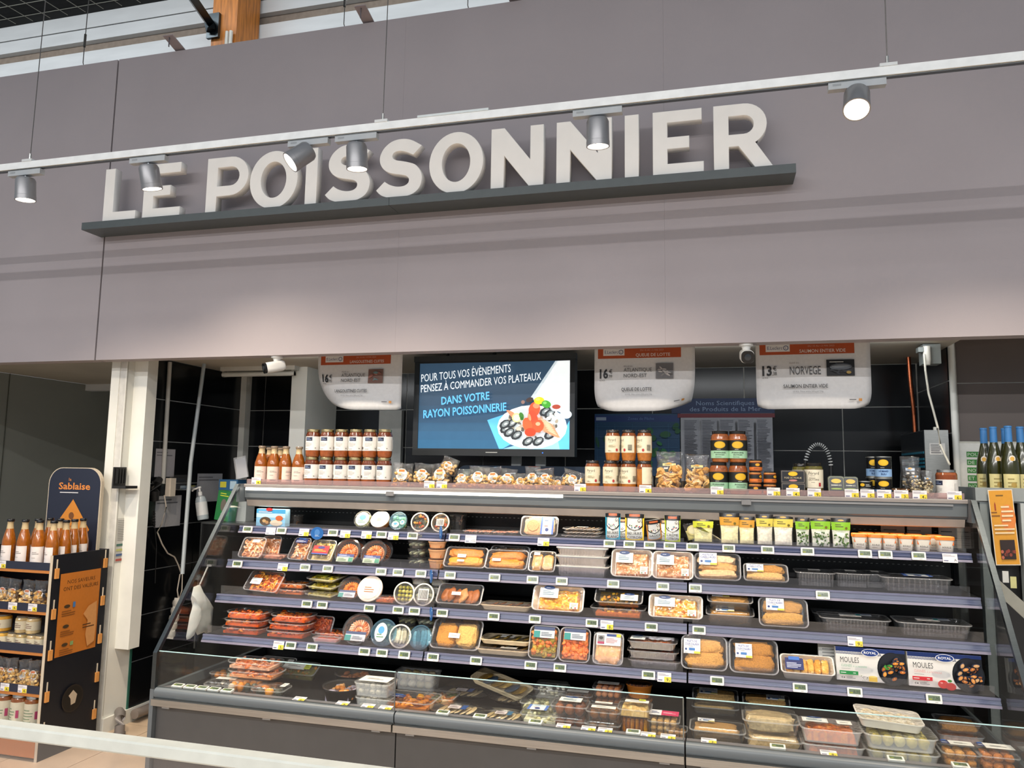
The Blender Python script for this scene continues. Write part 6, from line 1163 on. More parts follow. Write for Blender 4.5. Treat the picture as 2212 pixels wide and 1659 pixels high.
# ================================================================== deck
MAK = ('e8923c', 'dc8430', 'f0a85c', '3a3a2c')
def deck(px, w, h, yb, label, **kw): return put(f_tray, 5, px, w, h, label, back=yb, **kw)
a1 = deck(472, 66, 24, .02, 'clear sushi-style tray with dark rolls, at the deck corner', food='balls', n=4, cols=('2a2420', '3a302a', 'e8d8c4'), d=.12, th=.03, lid='dome', dome=.012, stick=[('mini', 0, .2, .6, .3)], name='snack_box', rot=(0, 0, .1))
a2 = deck(523, 74, 26, .05, 'clear tray of orange rolls under the big shrimp tray', food='balls', n=4, cols=MAK, d=.12, th=.03, lid='dome', dome=.014, name='snack_box')
a3 = deck(575, 68, 24, .012, 'clear tray with orange filling and white flag label, front of the pile', food='balls', n=3, cols=MAK, d=.12, th=.03, lid='dome', dome=.012, stick=[('mini', .36, .1, .16, .5)], name='snack_box', rot=(0, 0, .1))
a4 = deck(486, 66, 20, .22, 'flat clear tray of orange slices behind the dark rolls', food='balls', n=4, cols=('e8923c', 'e0d8b8', '6a6a4c'), d=.12, th=.024, lid='dome', dome=.010, name='snack_box')
a5 = deck(590, 76, 44, .36, 'olive-green clear tray leaning at the back of the pile', food='chunks', cols=('8a8450', '6a6438', 'b0a060'), lean=35, th=.04, name='snack_box', stick=[('mini', .36, .1, .16, .5)])
a6 = deck(640, 80, 40, .34, 'clear box with yellow label and orange food at the back', food='chunks', cols=('d9903c', 'b87c34', '8a8450'), lean=25, th=.045, lid='dome', dome=.012, name='snack_box', stick=[('mini', -.1, .0, .6, .5), ('lime', .25, 0, .16, .4)])
b1 = deck(542, 112, 26, .10, 'large clear shrimp tray, lower of two on top of the pile', zz=on(a2), cols=('f0905c', 'e47a44', 'f4b48c'), d=.15, th=.036, name='shrimp_tray', group='shrimp trays on the deck pile', n=70, cr=.36); deck(540, 108, 30, .11, 'large clear shrimp tray, upper of two on top of the pile', zz=on(b1), cols=('f4a884', 'ee9468', 'f8c8ac'), d=.15, th=.036, name='shrimp_tray', group='shrimp trays on the deck pile', n=70, cr=.36)
put(f_round, 5, 723, 80, 30, 'black bowl of shrimps with clear lid at the deck front', food='chunks', cols=('e8a060', 'd98c4c', 'f0c090', 'b0a8b8'), body='121213', name='meal_bowl', back=.03, group='black bowls on the deck'); put(f_round, 5, 748, 76, 26, 'black bowl with clear lid set further back on the deck', food='chunks', cols=('e09a70', 'c88460'), body='121213', name='meal_bowl', back=.28, group='black bowls on the deck')
c1 = deck(806, 78, 29, .012, 'clear box of grey whelks, lower of two', food='balls', n=5, cols=('8a8878', 'b0aa98', '6a685c'), d=.13, th=.05, kind='milky', lid='dome', dome=.006, name='whelk_box', group='whelk boxes'); deck(804, 78, 30, .012, 'clear box of grey whelks with white label, upper of two', zz=on(c1), food='balls', n=5, cols=('9a9484', 'c0b8a4', '7a7468'), d=.13, th=.05, kind='milky', lid='dome', dome=.006, stick=[('mini', 0, 0, .8, .7)], name='whelk_box', group='whelk boxes')
deck(872, 120, 46, .015, 'wide clear tray of orange marinated mussels', food='chunks', cols=('e8993c', 'd98430', 'f0b45c', 'b86c24'), d=.18, th=.055, kind='tub', stick=[('navy', -.2, -.1, .3, .2)], name='seafood_tray')
deck(897, 90, 40, .38, 'clear box of pale rolls with cream rim at the back of the deck', food='balls', n=4, cols=('d9cbb0', 'c8b890', 'e8dcc4'), d=.12, th=.05, kind='milky', lid='dome', dome=.01, name='snack_box'); deck(945, 70, 36, .16, 'clear tray of green vegetables and shrimps behind the orange tray', food='chunks', cols=('7a8a4c', 'd9b890', '5a6a34', 'c88a60'), d=.14, th=.04, name='seafood_tray')
def f_oval(w, h, label, group=None, cols=('c8b08c', 'd9c4a0'), stickc='2a4f8c'):
    t = thing('platter', label, 'platter', group=group); d = w*.62; n = 40
    def ring(k, z, sc=0): return [((w/2*k+(.003 if sc and i % 2 else 0))*math.cos(2*PI*i/n), (d/2*k+(.003 if sc and i % 2 else 0))*math.sin(2*PI*i/n), z) for i in range(n)]
    MB('19191a').loft([ring(.80, 0), ring(.98, .014, 1), ring(1.0, .016, 1), ring(.95, .016), ring(.78, .003)]).build('dish', 'gloss', t, 35)
    mb = food_fill('slices', cols, w*.70, d*.74, .004, .018, 6); mb.build('contents', 'food', t, 60)
    MB('ffffff').loft([ring(1.0, .017, 1), ring(.96, .019), ring(.86, .026), ring(.3, .028)], cap0=False).build('lid', 'tub', t, 35)
    p = Print(.0003); p.rect(w*.10, -d*.22, w*.09, d*.34, stickc).rect(-w*.12, -d*.2, w*.2, d*.26, 'd9cfd0').bars(-w*.1, -d*.16, w*.16, d*.18, 3, '7a6a6c'); p.build('label', 'print', t, z0=.0285); t['lean'] = 0; return t
put(f_oval, 5, 976, 126, 20, 'oval black platter of smoked fish under clear lid, deck front', back=.03, group='oval platters'); put(f_oval, 5, 992, 118, 20, 'oval black platter of smoked fish, further back', back=.30, group='oval platters'); pl = put(f_oval, 5, 1078, 118, 20, 'oval black platter beside the white salad tub', back=.02, group='oval platters', stickc='3a6a8c', cols=('d9c8a8', 'c8b48c'))
q = put(f_oval, 5, 1105, 110, 20, 'oval black platter carrying the wooden wedge tray', back=.28, group='oval platters')
deck(1073, 138, 40, .25, 'pale wooden tray of anchovies tipped across the platters', zz=on(q), kind='wood', food='slices', n=6, cols=('c8a86c', 'a88850', '5a6a7c'), d=.12, th=.026, rot=(math.radians(14), math.radians(9), -.35), name='wooden_tray')
CL = dict(kind='tub', lid='dome', d=.12, name='deli_box')
deck(1188, 74, 44, .32, 'clear box of white coleslaw at the back of the deck', food='chunks', cols=('f0ecdc', 'e2dcc4', 'f8f4ea'), th=.06, dome=.016, **CL)
e1 = deck(1166, 86, 34, .015, 'clear box of white potato salad with blue label, deck front', food='chunks', cols=('e0dcb8', 'ccc898', 'eeead0'), th=.06, dome=.014, stick=[('bluewhite', -.1, .05, .5, .6)], **CL); deck(1162, 80, 30, .19, 'clear box of white potato salad behind the blue-labelled one', food='chunks', cols=('e0dcb8', 'd0cca4'), th=.05, dome=.014, **CL)
e2 = deck(1230, 84, 27, .015, 'clear box of brown seafood balls, lower of two', food='balls', n=3, cols=('7a4a30', '653a24', '8f5c3c'), th=.045, dome=.01, **CL); deck(1229, 80, 30, .015, 'clear box of brown seafood balls with arched label, upper of two', zz=on(e2), food='balls', n=3, cols=('8a563a', '74442c'), th=.045, dome=.012, stick=[('arch', 0, .1, .6, .6)], **CL)
deck(1247, 66, 38, .30, 'dark clear box with white label behind the brown balls', food='balls', n=3, cols=('6a4a34',), th=.05, dome=.012, stick=[('mini', 0, -.2, .7, .3)], **CL)
e3 = deck(1301, 80, 26, .015, 'clear box of mushroom-brown bites, lower of two', food='balls', n=3, cols=('6a4c30', '553a22'), th=.045, dome=.01, **CL); deck(1303, 76, 27, .015, 'clear box of mushroom-brown bites with white strip label, upper of two', zz=on(e3), food='balls', n=3, cols=('a8784c', '8a5c38'), th=.045, dome=.012, stick=[('mini', 0, -.2, .7, .3), ('mini', -.05, .3, .5, .2)], **CL)
e4 = deck(1311, 68, 30, .30, 'clear box of pink shrimp bites, lower one at the back', food='balls', n=4, cols=('c8906c', 'b87c58'), th=.05, dome=.01, **CL); deck(1312, 66, 28, .30, 'clear box of pink shrimp bites, upper one at the back', zz=on(e4), food='balls', n=4, cols=('e8a880', 'd99468'), th=.045, dome=.012, stick=[('mini', 0, 0, .7, .4)], **CL)
e5 = put(f_round, 5, 1370, 74, 34, 'amber tub of rolled anchovies, lower of two at the deck front', food='sticks', n=6, cols=('e0912c', 'd07c20', 'eba84c'), back=.02, name='anchovy_tub', group='amber anchovy tubs'); deck(1370, 74, 26, .02, 'clear box of beige spread with yellow price flash on the amber tub', zz=on(e5), food='mash', cols=('e0c490', 'd0b078'), th=.03, dome=.016, stick=[('mini', .05, .1, .7, .3), ('lime', .2, .25, .2, .2)], **CL)
for i in range(2): q = put(f_round, 5, 1379, 58, 26, 'amber jar-like tub at the back of the deck, %s' % ('lower', 'upper')[i], food='sticks', n=6, cols=('d98424', 'c87018'), back=.34, zz=None if i == 0 else on(q), name='anchovy_tub', group='amber anchovy tubs', body='c87a2c')
deck(1433, 72, 46, .03, 'clear box of golden seafood balls with pink and white sleeve', food='balls', n=4, cols=('c8a064', 'b88c50', 'd6b47c'), th=.06, dome=.016, stick=[('pink', 0, .1, .9, .6)], fm='crumb', **CL)
deck(1462, 46, 32, .012, 'small film bag of golden balls beside the pink-sleeved box', food='balls', n=3, cols=('b88a50', 'a87a44'), kind='tub', d=.08, th=.05, name='deli_box', fm='crumb')
BR = dict(kind='dark', lid='dome', fm='crumb', name='breaded_fish_pack')
deck(1550, 124, 38, .015, 'clear pack with one pale breaded fillet in front of the glass joint', food='bars', n=1, cols=('c89c60', 'b88a50'), d=.15, th=.04, dome=.012, stick=[('fil', -.2, .2, .3, .3)], **BR)
g1 = deck(1545, 104, 20, .44, 'breaded pollock pack at the deck back, lower of two', food='bars', n=2, cols=FIL, d=.12, th=.03, dome=.01, **BR); deck(1545, 100, 34, .44, 'breaded pollock pack at the deck back with yellow-edged label, upper of two', zz=on(g1), food='bars', n=2, cols=FIL, lean=25, th=.03, dome=.01, stick=[('fil', -.15, .1, .4, .5)], **BR)
g2 = deck(1655, 108, 22, .42, 'pale breaded fish pack at the deck back, lower of two', food='bars', n=2, cols=('d9b070', 'e3c08a'), d=.12, th=.03, dome=.01, **BR); deck(1655, 104, 34, .42, 'pale breaded fish pack at the deck back with label, upper of two', zz=on(g2), food='bars', n=2, cols=('d9b070', 'c89c5c'), lean=22, th=.03, dome=.01, stick=[('fil', .2, .05, .38, .45)], **BR)
g3 = deck(1672, 132, 34, .015, 'wide film-wrapped pack of pale fillets, lower of two', food='bars', n=2, cols=('c8ae84', 'b89c70'), d=.16, kind='tub', th=.045, dome=.016, lid='dome', name='fillet_pack', group='film-wrapped fillet packs'); deck(1666, 126, 36, .03, 'wide film-wrapped pack of pale fillets with glossy lid, upper of two', zz=on(g3), food='bars', n=2, cols=('d9c8a8', 'c8b490'), d=.15, kind='tub', th=.045, dome=.02, lid='dome', name='fillet_pack', group='film-wrapped fillet packs')
g4 = deck(1800, 140, 36, .015, 'clear tray of orange fish stew, lower of two', food='mash', cols=('c8662c', 'b85a24', 'd97c3c'), d=.16, th=.05, kind='milky', name='stew_tray', group='orange stew trays'); deck(1796, 136, 40, .02, 'clear tray of orange fish stew with arched label, upper of two', zz=on(g4), food='mash', cols=('d9782c', 'c8682a', 'e3924a'), d=.16, th=.055, kind='milky', name='stew_tray', stick=[('arch', -.22, .2, .42, .4), ('mini', .25, .1, .24, .3)], group='orange stew trays')
g5 = deck(1950, 166, 34, .015, 'milky tray of pale green dumplings, bottom of three', food='balls', n=5, cols=('c8b868', 'b8a858', 'd6c884'), d=.18, th=.05, kind='milky', name='dumpling_tray', group='dumpling trays'); g6 = deck(1946, 164, 40, .015, 'milky tray of pale green dumplings, middle of three', zz=on(g5), food='balls', n=5, cols=('d0c070', 'c0b05c', 'dcd090'), d=.18, th=.055, kind='milky', name='dumpling_tray', group='dumpling trays'); deck(1925, 146, 24, .05, 'white tray with glossy film, top of the dumpling stack', zz=on(g6), food='mash', cols=('e8e0cc', 'd9ccb0'), d=.15, th=.035, kind='white', name='dumpling_tray', rot=(math.radians(6), math.radians(3), 0), group='dumpling trays')
deck(2078, 88, 44, .03, 'clear box of fried squid rings with white label, deck front', food='balls', n=3, cols=('c88a44', 'b87a38', 'd69c58'), th=.06, dome=.016, stick=[('navy', -.3, .2, .2, .3), ('mini', .1, .15, .6, .4)], fm='crumb', **CL); deck(2160, 92, 46, .03, 'clear box of pink fish fritters with white label at the deck end', food='balls', n=3, cols=('d0844c', 'e09a70', 'c07840'), th=.06, dome=.016, stick=[('navy', -.3, .2, .2, .3), ('mini', .1, .1, .7, .5)], fm='crumb', **CL)
g7 = deck(2076, 104, 30, .32, 'pink film-topped fish pack at the deck end, lower of two', food='mash', cols=('d99c7c', 'c8845c'), d=.14, th=.045, kind='milky', name='fillet_pack', stick=[('mini', .1, .1, .6, .4)], group='packs at the deck end'); deck(2072, 96, 28, .33, 'golden breaded pack at the deck end, upper of two', zz=on(g7), food='bars', n=2, cols=('d9984c', 'c88840'), d=.13, th=.04, kind='tub', name='fillet_pack', fm='crumb', group='packs at the deck end')

# ================================================================== price labels on the rails
ESL = {}
def esl_proto(txt, label, group):
    t = thing('electronic_price_label', label, 'price tag', group=group)
    MB('e6e4de').loft([[(x, y, z) for x, z in rrect(.058, .036, .004)] for y in (0, -.008)]).build('casing', 'satin', t)
    d = MB('5a6b50').box(-.022, .022, -.0092, -.008, -.007, .012).build('display', 'lcd', t)
    Print(.0002).text(txt, .020, -.003, .011, '20261c', al='r').rect(-.020, -.005, .012, .005, '8f9a2c').build('digits', 'print', d, T=TR(0, -.0093, 0) @ UP)
    Print(.0002).bars(.002, -.0155, .018, .004, 1, '8a8884').build('fine_print', 'print', t, T=TR(0, -.0081, 0) @ UP)
    return t
def card_proto(txt, label, group, yel=True):
    t = thing('paper_price_card', label, 'price tag', group=group)
    MB('ece9ec').box(-.030, .030, -.0012, 0, -.02, .02).build('card', 'print', t)
    p = Print(.0002)
    if yel: p.rect(.0, -.0198, .030, .022, 'e6d23c').text(txt, .018, -.016, .014, '1f1f1a', al='r', bold=.01).rect(.021, -.015, .004, .003, '3a3a30')
    else: p.text(txt, .026, -.014, .012, '3a3a3c', al='r')
    p.bars(-.027, .006, .05, .010, 2, 'a9a6ac').rect(-.026, -.014, .018, .004, '6a6a8c'); p.build('print', 'print', t, T=TR(0, -.0013, 0) @ UP); return t
RN = ('top', 'second', 'third', 'fourth')
E_ = [[(536, '2,79'), (609, '2,45'), (720, '2,99'), (825, '2,25'), (892, '2,79'), (982, '21'), (1317, '2,79'), (1360, '2,79'), (1404, '2,79'), (1447, '2,79'), (1496, '3,50'), (1574, '3,50'), (1658, '3,30'), (1744, '3,50'), (1868, '2,39'), (1912, '2,36'), (1984, '2,30')],
      [(514, '5,99'), (660, '4,99'), (709, '3,99'), (824, '3,85'), (861, '3,29'), (910, '3,95'), (973, '4,99'), (1069, '7,50'), (1151, '3,75'), (1214, '9,90'), (1325, '7,50'), (1432, '9,90'), (1502, '4,75'), (1777, '8,50')],
      [(664, '3,99'), (697, '3,50'), (799, '3,99'), (861, '3,50'), (896, '3,39'), (956, '4,99'), (1067, '8,90'), (1156, '9,90'), (1279, '8,90'), (1407, '8,90'), (1510, '3,90')],
      [(629, '5,99'), (675, '3,99'), (788, '3,50'), (826, '3,50'), (874, '3,80'), (936, '4,99'), (1029, '3,90'), (1147, '5,90'), (1210, '5,90'), (1401, '2,99'), (1549, '2,50'), (1728, '4,90'), (1846, '8,90'), (2017, '7,90')]]
C_ = [[(657, '2', 1), (746, '3', 1), (792, '3', 1), (850, '2', 1), (1017, '102', 0), (1174, '6', 1), (585, '', 0), (2052, '', 0)], [(611, '7', 1)], [(1311, '8', 1), (1847, '9', 1)], [(602, '5', 1), (1435, '9', 1)]]
for s in range(4):
    fy, zt, zb = SH[s]; lean = -math.atan2(.010, zt-zb); z = (zt+zb)/2; y = fy-.012
    for px, txt in E_[s]:
        lab = 'white electronic price label with grey-green display on the %s shelf rail' % RN[s]; gr = 'electronic price labels, %s rail' % RN[s]; loc_ = (xat(px, y, z), y, z)
        if (s, txt) in ESL: dup(ESL[(s, txt)], loc_, (lean, 0, 0))
        else: t = ESL[(s, txt)] = esl_proto(txt, lab, gr); t.location = loc_; t.rotation_euler = (lean, 0, 0)
    for px, txt, yel in C_[s]:
        t = card_proto(txt or 'A', ('white and yellow paper price card reading %s on the %s shelf rail' % (txt, RN[s])) if yel else ('plain white paper card on the %s shelf rail%s' % (RN[s], ', numbered 102' if txt else '')), 'paper price cards, %s rail' % RN[s], yel)
        t.location = (xat(px, y, z-.003), y-.001, z-.003); t.rotation_euler = (lean, 0, 0)
for px, txt, by in ((553, '4', 'below the soup bottles'), (927, '1', 'first of two below the crouton bags'), (954, '1', 'second of two below the crouton bags'), (1253, '5', 'below the first cream-label jar'), (1394, '4', 'beside the toast bag'), (1549, '5', 'below the mint-label jars'), (1671, '3', 'below the small spread jars'), (1713, '4', 'below the cod liver cartons'), (1759, '9', 'below the samphire jar'),
                    (1840, '6', 'below the sardine tins'), (1874, '5', 'below the silver tins'), (1910, '5', 'below the lobster cans'), (1947, '3', 'below the small dark jars'), (1987, '4', 'below the seaweed bags'), (2062, '6', 'below the last soup jar')):
    t = card_proto(txt, 'paper price card reading %s on the canopy strip, %s' % (txt, by), 'paper price cards on the canopy strip'); t.location = (xat(px, .645, 1.515), .6475, 1.519)
# labels lying on the deck ledge
LT = math.radians(-80)
def ledge(px): y = .062; z = .5345; return (xat(px, y, z), y, z)
ep = None
for px, lab in ((385, 'first of the run of four'), (411, 'second of the run of four'), (437, 'third of the run of four'), (463, 'last of the run of four'), (491, 'lying alone beside the run of four'), (957, 'in front of the oval platter'), (1037, 'in front of the second oval platter'), (1157, 'in front of the potato salad'), (1368, 'in front of the amber tub'), (1680, 'in front of the film-wrapped fillets'), (1935, 'in front of the dumpling trays'), (2075, 'in front of the squid rings')):
    lab = 'electronic label lying on the deck ledge, '+lab
    if ep is None: ep = esl_proto('4,50', lab, 'electronic labels on the deck ledge'); ep.location = ledge(px); ep.rotation_euler = (LT, 0, 0)
    else: dup(ep, ledge(px), (LT, 0, 0), lab)
for px, txt, by in ((647, '6', 'before the empty deck stretch'), (740, '4', 'before the black bowl'), (795, '11', 'before the whelk boxes'), (833, '13', 'before the orange mussel tray'), (1217, '3', 'before the brown balls'), (1271, '3', 'before the mushroom bites'), (1307, '2', 'second before the mushroom bites'), (1400, '3', 'before the amber tub'), (1443, '3', 'before the pink-sleeved box'), (1531, '3', 'before the pale breaded fillet'), (1790, '8', 'before the orange stew')):
    t = card_proto(txt, 'paper price card reading %s lying on the deck ledge %s' % (txt, by), 'paper price cards on the deck ledge'); t.location = ledge(px); t.rotation_euler = (LT, 0, 0)
# blue promotional discs clipped to the rails
for px, s, py, rz, lab in ((685, 0, 1152, .5, 'blue plastic disc on the top rail beside the shrimp tray'), (952, 0, 1150, -1.0, 'blue plastic disc seen edge-on on the top rail by the antipasti'), (931, 1, 1245, -1.0, 'blue plastic disc seen edge-on on the second rail by the herring'), (931, 2, 1326, -1.0, 'blue plastic disc seen edge-on on the third rail')):
    fy = SH[s][0]; p_ = onY(px, py, fy-.03); t = thing('shelf_disc', lab, 'shelf marker', p_, (0, 0, rz), group='blue discs on the shelf rails')
    MB('2f6cb4').lathe([(.034, -.001), (.034, .001)], 24, T=Matrix.Rotation(PI/2, 4, 'X')).build('disc', 'gloss', t, 40)
    Print(.0003).ell(0, .004, .014, .018, '4a86c8').bars(-.012, -.018, .026, .010, 2, 'bcd4ee').build('print', 'print', t, T=TR(0, -.0012, 0) @ UP); MB('c9cbd0').box(-.012, .012, .001, .004, -.004, .03).build('clip', 'satin', t)
# clear acrylic bins that hold the round tubs
for s, a, b, lab in ((0, 880, 965, 'under the antipasti tubs'), (1, 823, 948, 'under the herring stacks'), (2, 842, 938, 'under the olive tubs'), (3, 783, 922, 'under the face-on herring tubs')):
    y, z = SURF[s+1]; x0, x1 = xat(a, y, z), xat(b, y, z); t = thing('acrylic_bin', 'low clear acrylic divider bin '+lab, 'divider', (x0, y-.003, z), group='clear acrylic bins'); w = x1-x0
    MB('ffffff').box(0, w, 0, .002, 0, .030).build('front_wall', 'fence', t)
    for k in range(4): MB('ffffff').box(w*k/3-.001, w*k/3+.001, .002, .012, 0, .030).build('fin', 'fence', t)

# ================================================================== cardboard stand on the left
SX, SY0, SY1 = -.93, .27, .675
st = thing('cardboard_stand', 'navy and orange cardboard display stand with rounded header', 'display stand', (SX, SY0, 0)); SW = .80
sp = MB('14161e').box(-.016, 0, 0, SY1-SY0, 0, 1.093).build('side_panel', 'print', st); MB('cfc2ac').box(-.017, .001, -.002, 0, 0, 1.093).build('panel_edge', 'print', sp)
MB('14161e').box(-SW, -SW+.016, 0, SY1-SY0, 0, 1.093).build('side_panel', 'print', st); MB('1c2230').box(-SW, -.016, SY1-SY0-.01, SY1-SY0, 0, 1.093).build('back_board', 'print', st)
LZ = [onY(50, y, SY0).z for y in (1213, 1302, 1390, 1479, 1572)]
for z in LZ:
    q = MB('b8763a').box(-SW+.016, -.016, .002, SY1-SY0-.01, z-.055, z-.045).build('shelf_board', 'print', st)
    MB('20263a').box(-SW+.016, -.016, -.004, .002, z-.042, z).build('shelf_lip', 'print', q); MB('c07a3a').box(-SW+.016, -.016, -.003, .004, z-.058, z-.042).build('lip_trim', 'print', q)
MB('b8764a').box(-SW+.016, -.016, -.002, .004, .02, LZ[4]-.06).build('foot_board', 'print', st)
hx0, hx1, hz = -1.385-SX, -.99-SX, 1.578
hp = [(hx0, 1.0), (hx1, 1.0)]+arc(hx1-.10, hz-.10, .10, .10, 0, 90, 8)+arc(hx0+.10, hz-.10, .10, .10, 90, 180, 8)
hb = MB('cfc2ac').prism(hp, SY1-SY0-.036, SY1-SY0-.013, 'y').build('header_board', 'print', st)
p = Print(.0004); p.poly([((x-(hx0+hx1)/2)*.97+(hx0+hx1)/2, (z-1.28)*.985+1.28) for x, z in hp], '1d2438'); cx = (hx0+hx1)/2
p.text('Sablaise', cx, 1.445, .042, 'e08a3c', al='c', w=.235, bold=.02).text('la', cx-.045, 1.496, .02, 'e08a3c', w=.02).bars(cx-.105, 1.418, .21, .014, 1, 'd9d9dc')
p.poly([(cx, 1.385), (cx+.135, 1.205), (cx, 1.02), (cx-.135, 1.205)], 'd98a2e').ell(cx-.005, 1.285, .02, .022, '7a4a20', 12).bars(cx-.06, 1.215, .12, .014, 1, 'a8642a')
p.build('header_print', 'print', hb, T=TR(0, SY1-SY0-.0365, 0) @ UP)
pn = Print(.0004); D = SY1-SY0
pn.poly([(.060, .985), (D-.055, .985), (D-.055, .53), (.060, .53)], 'c8782c')
pn.text('NOS SAVEURS', D*.52, .925, .022, '5a3a1c', al='c', w=.20).text('ONT DES VALEURS', D*.52, .888, .022, '5a3a1c', al='c', w=.25)
for i, z in enumerate((.80, .69, .59)): pn.ell(.12, z, .022, .010, '4a3a24', 10).bars(.085, z-.055, .10, .035, 3, '8a5424')
pn.rect(.155, .79, .018, .03, '4a7ab0').rect(.155, .58, .022, .022, '8aa86c').poly([(.27, .78), (.33, .80), (.335, .66), (.33, .57), (.28, .55), (.26, .62), (.27, .70), (.235, .74)], 'd99a5c').bars(.235, .655, .09, .03, 2, '5a3a1c')
pn.ell(D*.5, .28, .075, .075, '2a221c', 18).ell(D*.5, .28, .068, .068, '191510', 18).poly([(D*.5-.03, .30), (D*.5, .325), (D*.5+.03, .295), (D*.5+.02, .25), (D*.5-.01, .245), (D*.5-.015, .28)], 'c9b8a0')
pn.build('panel_print', 'print', sp, T=TR(.0008, 0, 0) @ SIDE)
for yy in (.028, D-.028):
    for z in (1.02, .80, .58, .36, .15):
        if yy > .2: z += .02
        k = MB('dd9a54').box(.0005, .010, yy-.012, yy+.012, z-.055, z).build('clip', 'satin', sp); MB('d9cdb8').box(.0005, .004, yy-.003, yy+.003, z, z+.05).build('clip_tab', 'satin', k)
def standx(px, y, z): return xat(px, y, z)
bt = None
for px, y, lab in ((18, .325, 'row'), (50, .325, 'row'), (82, .325, 'row'), (112, .325, 'row'), (139, .40, 'side'), (157, .475, 'side'), (176, .55, 'side'), (78, .42, 'back'), (104, .50, 'back'), (126, .47, 'back')):
    z = LZ[0]-.0445; lab = {'row': 'tall amber soup bottle with black cap, front row on the cardboard stand', 'side': 'tall amber soup bottle with black cap along the stand side panel', 'back': 'tall amber soup bottle with black cap behind the front row of the stand'}[lab]
    if bt is None:
        x = standx(px, y, z+.1); w = .071; bt = f_bottle(w, .272, lab, cap='17171a', lab='ece4e0', sauce='8f5010', group='soup bottles on the cardboard stand'); del bt['lean']; bt.location = (x, y, z)
    else: dup(bt, (standx(px, y, z+.1), y, z), (0, 0, RD.uniform(-.4, .5)), lab)
for row, z in ((0, LZ[1]-.0445), (1, LZ[3]-.0445)):
    for px in ((8, 30, 62, 88) if row == 0 else (6, 28, 55, 76)):
        x = standx(px, .33, z); t = f_bag(.092, .16, 'clear bag of croutons with orange sticker on the %s level of the cardboard stand' % ('upper', 'lower')[row], group='crouton bags on the cardboard stand', n=50, size=.012); settle(t, x, SY0+.02, z+.0005, (0, RD.uniform(-.15, .15), 0))
for px, lv, w, c in ((8, 0, .085, 'c89a3c'), (8, 1, .085, 'c8922c'), (30, 0, .07, 'b9a070'), (50, 0, .078, 'a8905c'), (50, 1, .078, 'b09868'), (73, 0, .075, 'b49c70'), (73, 1, .075, 'c0a878'), (90, 0, .07, 'b49c70')):
    z = LZ[2]-.0445+lv*.0905; t = f_jar(w, .09, 'small %s spread jar, %s row of the jar level on the cardboard stand' % ('mustard-yellow' if px == 8 else 'beige', ('lower', 'upper')[lv]), sauce=c, top=c, lidc='6a6458', art=lambda p, u, b, h, r: p.bars(-.6*r, b+h*.2, 1.2*r, h*.6, 3, '8a6a5c'), lab='ddd2b4', shape='straight', l0=.2, l1=.72, name='spread_jar', group='spread jars on the cardboard stand'); del t['lean']; t.location = (standx(px, .33, z+.04), .33, z)
for px, yw_ in ((10, .1), (42, -.3), (72, .2)):
    z = LZ[4]-.0445; t = f_jar(.095, .20, 'large brown soup jar with cream and blue label on the lowest stand level', sauce='8a5024', top='8a5024', lidc='b9b9b6', art=lambda p, u, b, h, r: p.rect(-u, b, 2*u, h*.06, '5a9ab0', 12).bars(-.7*r, b+h*.25, 1.3*r, h*.55, 5, '8a9a7c').rect(.7*r, b+h*.4, .3*r, h*.3, 'b8446c'), lab='ddd6bc', shape='straight', l0=.12, l1=.8, yaw=yw_, group='large jars at the stand foot'); del t['lean']; t.location = (standx(px, .34, z+.08), .34, z)
for row, pxs in ((1, (27, 70)), (3, (10, 48)), (0, (3,))):
    for px in pxs:
        t = card_proto('4', 'white and yellow price card on the %s lip of the cardboard stand' % ('top', 'second', 'third', 'fourth')[row], 'price cards on the cardboard stand'); t.location = (xat(px, SY0-.006, LZ[row]-.02), SY0-.0045, LZ[row]-.021)

# ================================================================== drain pipe, notices on the wall end
t = thing('drain_pipe', 'grey plastic drain elbow rising from the floor at the wall end', 'pipe', (-.82, .80, 0))
MB('7c7672').tube([(0, -.06, 0), (0, -.06, .06), (-.02, -.04, .09), (-.06, .01, .10), (-.10, .04, .10)], .028, 14).build('elbow', 'satin', t, 60); MB('6a6460').lathe([(.034, .0), (.034, .02)], 14, T=TR(0, -.06, 0)).build('collar', 'satin', t, 40)
t = thing('wall_pipe', 'long grey pipe running low along the tiled wall', 'pipe', (-.90, .95, .055)); MB('8a8078').tube([(0, 0, 0), (0, .9, 0)], .03, 12).build('run', 'satin', t, 40); MB('6a645c').box(-.035, .02, .3, .32, -.054, .032).build('saddle', 'satin', t)
t = thing('printed_sheet', 'narrow printed sheet with coloured tabs taped to the white wall end', 'paper', (-.949, .745, 1.0)); MB('cfcdc6').box(-.0005, .0005, 0, .10, 0, .27).build('sheet', 'print', t)
pp = Print().bars(.005, .13, .085, .13, 12, '8a8884'); [pp.rect(.0, .10-.03*i, .05, .014, c) for i, c in enumerate(('3a6a5c', 'b8b86c', '3a5a8c', 'b04a3c'))]; pp.build('print', 'print', t, T=TR(.0006, 0, 0) @ SIDE)

